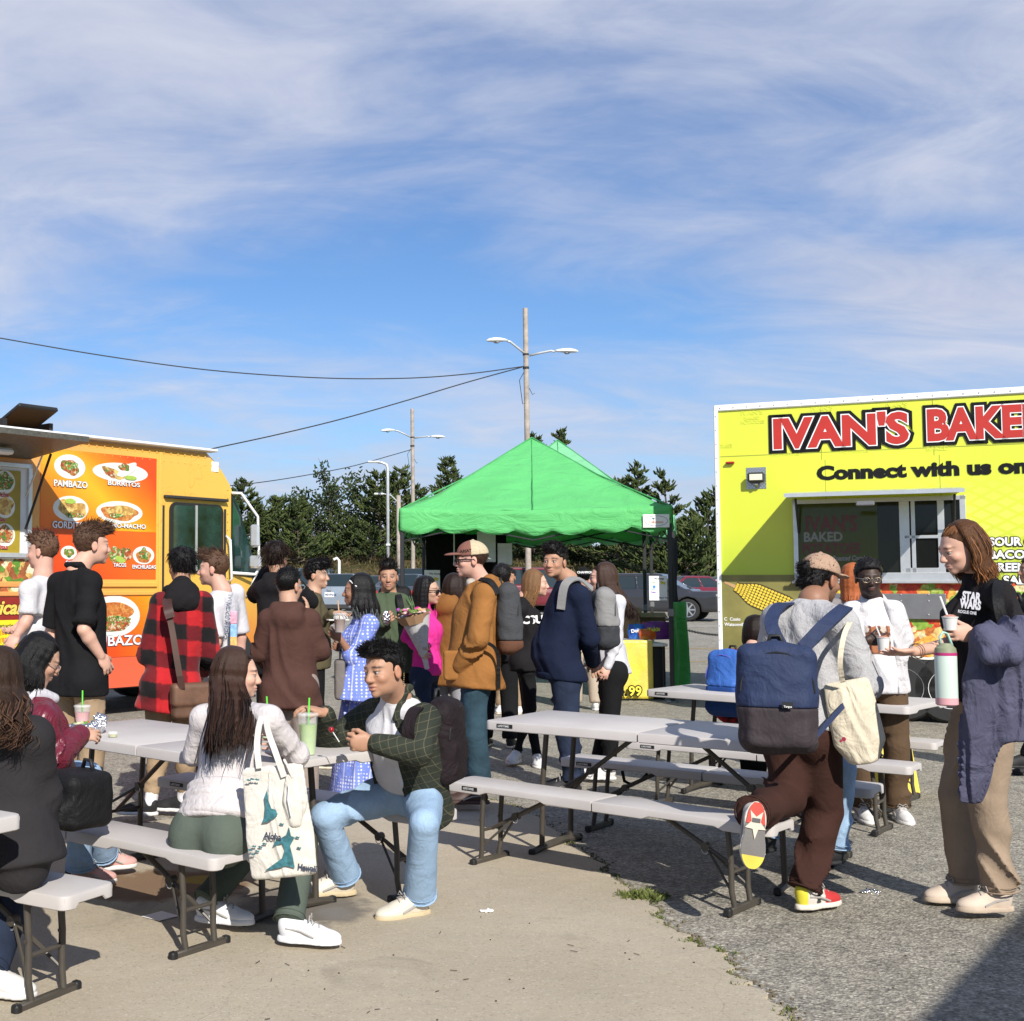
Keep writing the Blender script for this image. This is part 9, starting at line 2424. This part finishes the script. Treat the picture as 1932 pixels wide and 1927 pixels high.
t=empty('sauce_tub',tuple(onz(213,1391,.742)),'tiny clear tub of green sauce on the left table','sauce tub');m=MB();m.lathe([(.020,0),(.026,.026),(.028,.026)],(0,0,0),18,caps=False);m.build('tub',CLR,t);m=MB();m.lathe([(.0195,.002),(.023,.014)],(0,0,0),18);m.build('sauce',liquid('green_sauce',(.35,.38,.10)),t)
FOIL=NT('aluminium_foil');FOIL.set(color=(.80,.80,.82),rough=.22,metal=1.0);FOIL.bump(FOIL.vor(60,FOIL.coord()),1.0,.01,FOIL.bump(FOIL.noise(40,4,.6,dist=1),.8,.01));FOIL=FOIL.m
def foil(name,c,w,d,h,label,food=None,res=.004,parent=None):
 F=Field(c-max(w,d)*.75,c+max(w,d)*.75,res);F.ell(c+UP*h*.35,(w/2,d/2,h*.5),None,.01,nz=(.010,70));F.ell(c+(w*.35,.0,h*.75),(w*.2,d*.3,h*.6),None,.01,nz=(.012,80));F.ell(c+UP*h*1.0-(w*.1,0,0),(w*.33,d*.33,h*.6),None,.01,'sub',nz=(.008,70));F.cut(c+UP*.002,-UP)
 t=empty(name,tuple(c),label,'foil');F.build('wrap',FOIL,t,c)
 if food:G=Field(c-w*.5,c+w*.5,res);G.ell(c+UP*h*.52-(w*.1,0,0),(w*.28,d*.26,h*.28),None,.01,nz=(.007,110));G.build('food',food,t,c)
 return t
foil('foil_wrapper',onz(164,1383,.742),.19,.15,.075,'crumpled foil wrapper with shredded food on the left table',F_GREEN)
c_=at(729,1166,9.64);F=Field(c_-.1,c_+.1,.005);F.ell(c_,(.035,.035,.062),None,.01,nz=(.004,90));o=F.build('foil_burrito',FOIL,None,c_);o.location=c_;tag(o,'foil-wrapped burrito held by the person in the forest green sweatshirt','burrito')
m=MB();c_=at(637,1170,9.80);m.box((0,0,0),(.17,.12,.012),rotz(.2),.004);m.box((0,.05,.018),(.17,.02,.04),rotz(.2),.006);m.box((0.02,0,.02),(.10,.07,.035),rotz(.5),.012);o=m.build('paper_tray',PAPW);o.location=c_;tag(o,'white paper food tray held out by the smiling person in olive','food tray')
# lollipop
L_=at(625,1377,5.29);t=empty('lollipop',tuple(L_),'red lollipop held upright by the man in the checked shirt','lollipop');m=MB();m.lathe([(.001,-.0125),(.009,-.009),(.0125,0),(.009,.009),(.001,.0125)],(0,0,0),16);m.build('candy',plain('red_candy',(.32,.004,.012),.12,.05,coat=.5),t,smooth=True);m=MB();m.tube([(0,0,0),at(640,1400,5.30)-L_],.0022,6);m.build('stick',WHITEP,t)
# bouquet
bq=at(792,1200,9.10);t=empty('bouquet',tuple(bq),'bunch of pink and purple flowers wrapped in paper, held by the woman in pink','flowers')
tip,top=at(806,1262,9.16)-bq,at(782,1160,9.10)-bq;ax=unit(top-tip);L_=np.linalg.norm(top-tip)
m=MB();m.lathe([(.018,0),(.022,L_*.2),(.115,L_*.98),(.125,L_*1.0)],tip,18,tuple(ax),caps=False);m.build('paper_wrap',plain('newsprint',(.50,.49,.48),.85,.15,50),t,auto=R(30));m=MB();m.lathe([(.10,L_*.86),(.135,L_*1.03)],tip+(-.015,-.01,0),12,tuple(ax),caps=False);m.build('kraft_paper',plain('kraft',(.40,.24,.13),.8,.1),t)
for nm,cols,n,rr_ in(('blossom',[(.60,.16,.32),(.30,.05,.30),(.70,.42,.45),(.55,.35,.15)],34,.020),('leaf',[(.10,.18,.03)],30,.018)):
 for ci,cc_ in enumerate(cols):
  m=MB()
  for k in range(n//len(cols)):
   a=RNG.random()*6.28;r_=.115*RNG.random()**.5;q=tip+ax*(L_*1.02+.03*RNG.random())+np.array([math.cos(a)*r_,math.sin(a)*r_,0]);s_=rr_*(.6+.6*RNG.random());m.lathe([(.001,-s_*.4),(s_,0),(s_*.7,s_*.5),(.001,s_*.6)],q,7,(RNG.normal(0,.4),RNG.normal(0,.4)-.5,1))
  m.build(nm,plain('petal_%s_%d'%(nm,ci),cc_,.7,.2,60),t)
m=MB()
for k in range(7):a=RNG.normal(0,.35);q=tip+ax*L_;m.tube([q,q+np.array([math.sin(a)*.06-.02,RNG.normal(0,.02),.07]),q+np.array([math.sin(a)*.11-.05,RNG.normal(0,.02),.14])],.006,4,True,.002)
m.build('greenery',plain('bouquet_stems',(.09,.16,.06),.7,.2),t)
# bag of the woman in the blue dress
c_=at(641,1282,8.1);F=Field(c_-.25,c_+.25,.008);F.box(c_,(.035,.10,.13),None,.02,.01);t=empty('handbag',tuple(c_),'grey handbag beside the blue patterned dress','bag');F.build('bag',fabric('taupe_leather',(.17,.15,.14)),t,c_);m=MB();m.tube([(0,-.05,.12),(0.0,-.05,.20),(.01,.0,.22),(0,.05,.12)],.006,6);m.build('handle',LEGC,t)
# insulated bottle
bt=at(1787,1331,5.12);t=empty('water_bottle',tuple(bt),'pale mint insulated bottle with pink base and looped handle','bottle');MINT=plain('mint_enamel',(.56,.66,.58),.4,.03);PNKB=plain('pink_enamel',(.66,.34,.36),.45,.03)
def ring(nm,prof,mm):m=MB();m.lathe(prof,(0,0,0),32);m.build(nm,mm,t,auto=R(35))
ring('base',[(.038,0),(.0435,.005),(.0435,.032)],PNKB);ring('bottle_body',[(.0430,.032),(.0430,.205),(.0415,.212)],MINT);ring('collar',[(.0435,.208),(.0435,.220)],plain('magenta_band',(.45,.03,.16),.4));ring('lid',[(.0430,.220),(.040,.238),(.026,.252),(.022,.258),(.001,.259)],plain('olive_lid',(.24,.26,.16),.5))
m=MB();m.tube([(-.018,0,.250),(-.022,0,.285),(-.008,0,.305),(.010,0,.300),(.020,0,.275),(.030,0,.245)],.0052,8);m.build('loop',plain('aqua_loop',(.36,.60,.52),.5),t,smooth=True)
# sweatshirt hanging over the forearm
DSW=fabric('slate_purple_fleece',(.085,.085,.135),weave=240,fold=.5);eL,wL=TW_.P['eL'],TW_.P['wL'];c0_=at(1880,1330,5.18)
F=Field(np.minimum(c0_-.35,at(1780,1545,5.0)-.05),np.maximum(c0_+(.40,.3,.42),eL+.15),.006)
A_=at(1856,1200,5.10);B_=at(1930,1192,5.16)
F.cap(A_,B_,.052,.070,.03,wr=(.012,40,0,1,1));F.cap(at(1864,1212,5.06),at(1906,1225,5.08),.048,.060,.03,wr=(.010,45,0,1,2))
F.tube(at(1832,1516,5.24),at(1884,1215,5.12),(1,.1,0),[(0,.045,.018),(.12,.06,.03),(.4,.095,.045),(.75,.125,.055),(1,.12,.06)],.04,folds=(.014,5,7,1),rnd=.015)
F.tube(at(1912,1400,5.16),at(1915,1200,5.14),(1,.1,0),[(0,.065,.03),(.5,.09,.045),(1,.10,.055)],.04,folds=(.014,6,8,3),rnd=.015)
F.cap(at(1868,1240,5.03),at(1905,1236,5.0),.035,.05,.03,wr=(.008,50,0,1,5))
o=F.build('sweatshirt',DSW,None,c0_);o.location=c0_;tag(o,'slate purple sweatshirt draped over the forearm of the tall woman','sweatshirt')
# yellow folding sign beyond the far table
YSG=plain('caution_yellow',(.68,.52,.04),.45,.08);xs_=XA(1657,9.1);t=empty('floor_sign',(xs_,9.1,0),'yellow folding floor sign standing behind the far table','sign')
for sg in(-1,1):
 m=MB();pts=[(-.16,0),(.16,0),(.12,.80),(.08,.90),(-.08,.90),(-.12,.80)];m.prism(pts,(0,sg*.20,0),(1,0,0),unit((0,-sg*.2,.9)),(0,-.012*sg,0));fixn(m.build('board',YSG,t))
m=MB();m.box((0,-.12,.42),(.17,.006,.20),np.array([[1,0,0],[0,.976,.217],[0,-.217,.976]]).T);m.build('picture',plain('sign_print',(.06,.05,.01),.5,.6,60),t)
# litter
def litter(px,py,pts,label,mat,lift=.016,name='litter',h=.001):
 p=onz(px,py,0);m=MB();m.prism(pts,(0,0,lift),(1,0,0),(0,1,0),(0,0,h));o=fixn(m.build(name,mat));o.location=p;tag(o,label,'litter');return o
litter(297,1734,[(-.07,-.02),(.02,-.09),(.10,-.01),(.01,.07)],'white folded paper lying under the left table',WHITEP,name='paper')
c_=onz(918,1727);F=Field(c_-.06,c_+.06,.003);F.ell(c_+UP*.018,(.026,.014,.008),None,.01,nz=(.006,150));F.ell(c_+(.014,.0,.022),(.012,.012,.008),None,.004,nz=(.006,150));o=F.build('tissue',WHITEP,None,c_);o.location=c_;tag(o,'small crumpled white tissue on the concrete in the foreground','tissue')
c_=onz(1640,1686);F=Field(c_-.08,c_+.08,.004);F.ell(c_+UP*.008,(.045,.02,.010),None,.01,nz=(.010,120));o=F.build('wrapper',FOIL,None,c_);o.location=c_;tag(o,'crumpled silver wrapper on the asphalt at right','wrapper')
m=MB();k_=at(1174,1462,7.5);m.tube([at(1174,1455,7.5)-k_,at(1178,1474,7.5)-k_,at(1190,1480,7.5)-k_,at(1208,1474,7.5)-k_,at(1222,1460,7.5)-k_],.010,6);o=m.build('loose_strap',BLN);o.location=k_;tag(o,'black strap dangling below the shaded bench','strap')
litv=[(.3,5.3),(1.1,5.0),(2.3,5.2),(1.7,4.7),(.5,4.6),(2.9,6.4),(.2,4.2),(-.4,4.7),(1.5,7.9),(2.4,4.9),(2.6,6.9)]
m=MB()
for x,y in litv:
 for k in range(3):
  a=RNG.random()*3;q=(x+RNG.normal(0,.3),y+RNG.normal(0,.3),.017);m.box(q,(.016+.02*RNG.random(),.002,.002),rotz(a));m.box((q[0]+.2,q[1]-.1,.015),(.006,.005,.003),rotz(a))
o=m.build('twigs',plain('dead_twig',(.06,.045,.03),.9));tag(o,'tiny twigs and crumbs scattered on the ground','twigs',kind='stuff')
# printed back of the cream social shirt
a_=at(431,1196,8.36)-CS.base;text_mesh('lettering','CREAM SOCIAL',.040,basis(tuple(a_),(.10,-.02,1),(-1,-.2,0.1)),plain('grey_ink',(.25,.27,.33),.6),CS.root,.001,.001)
for k,(dz,cc_)in enumerate(((-.02,(.25,.45,.75)),(.07,(.70,.35,.45)),(-.10,(.70,.45,.15)))):
 m=MB();m.box(at(441,1185,8.33)-CS.base+(0,.0,dz),(.05,.012,.09),rotz(.5),.01);m.build('print',plain('ice_print_%d'%k,cc_,.6,.3,40),CS.root)
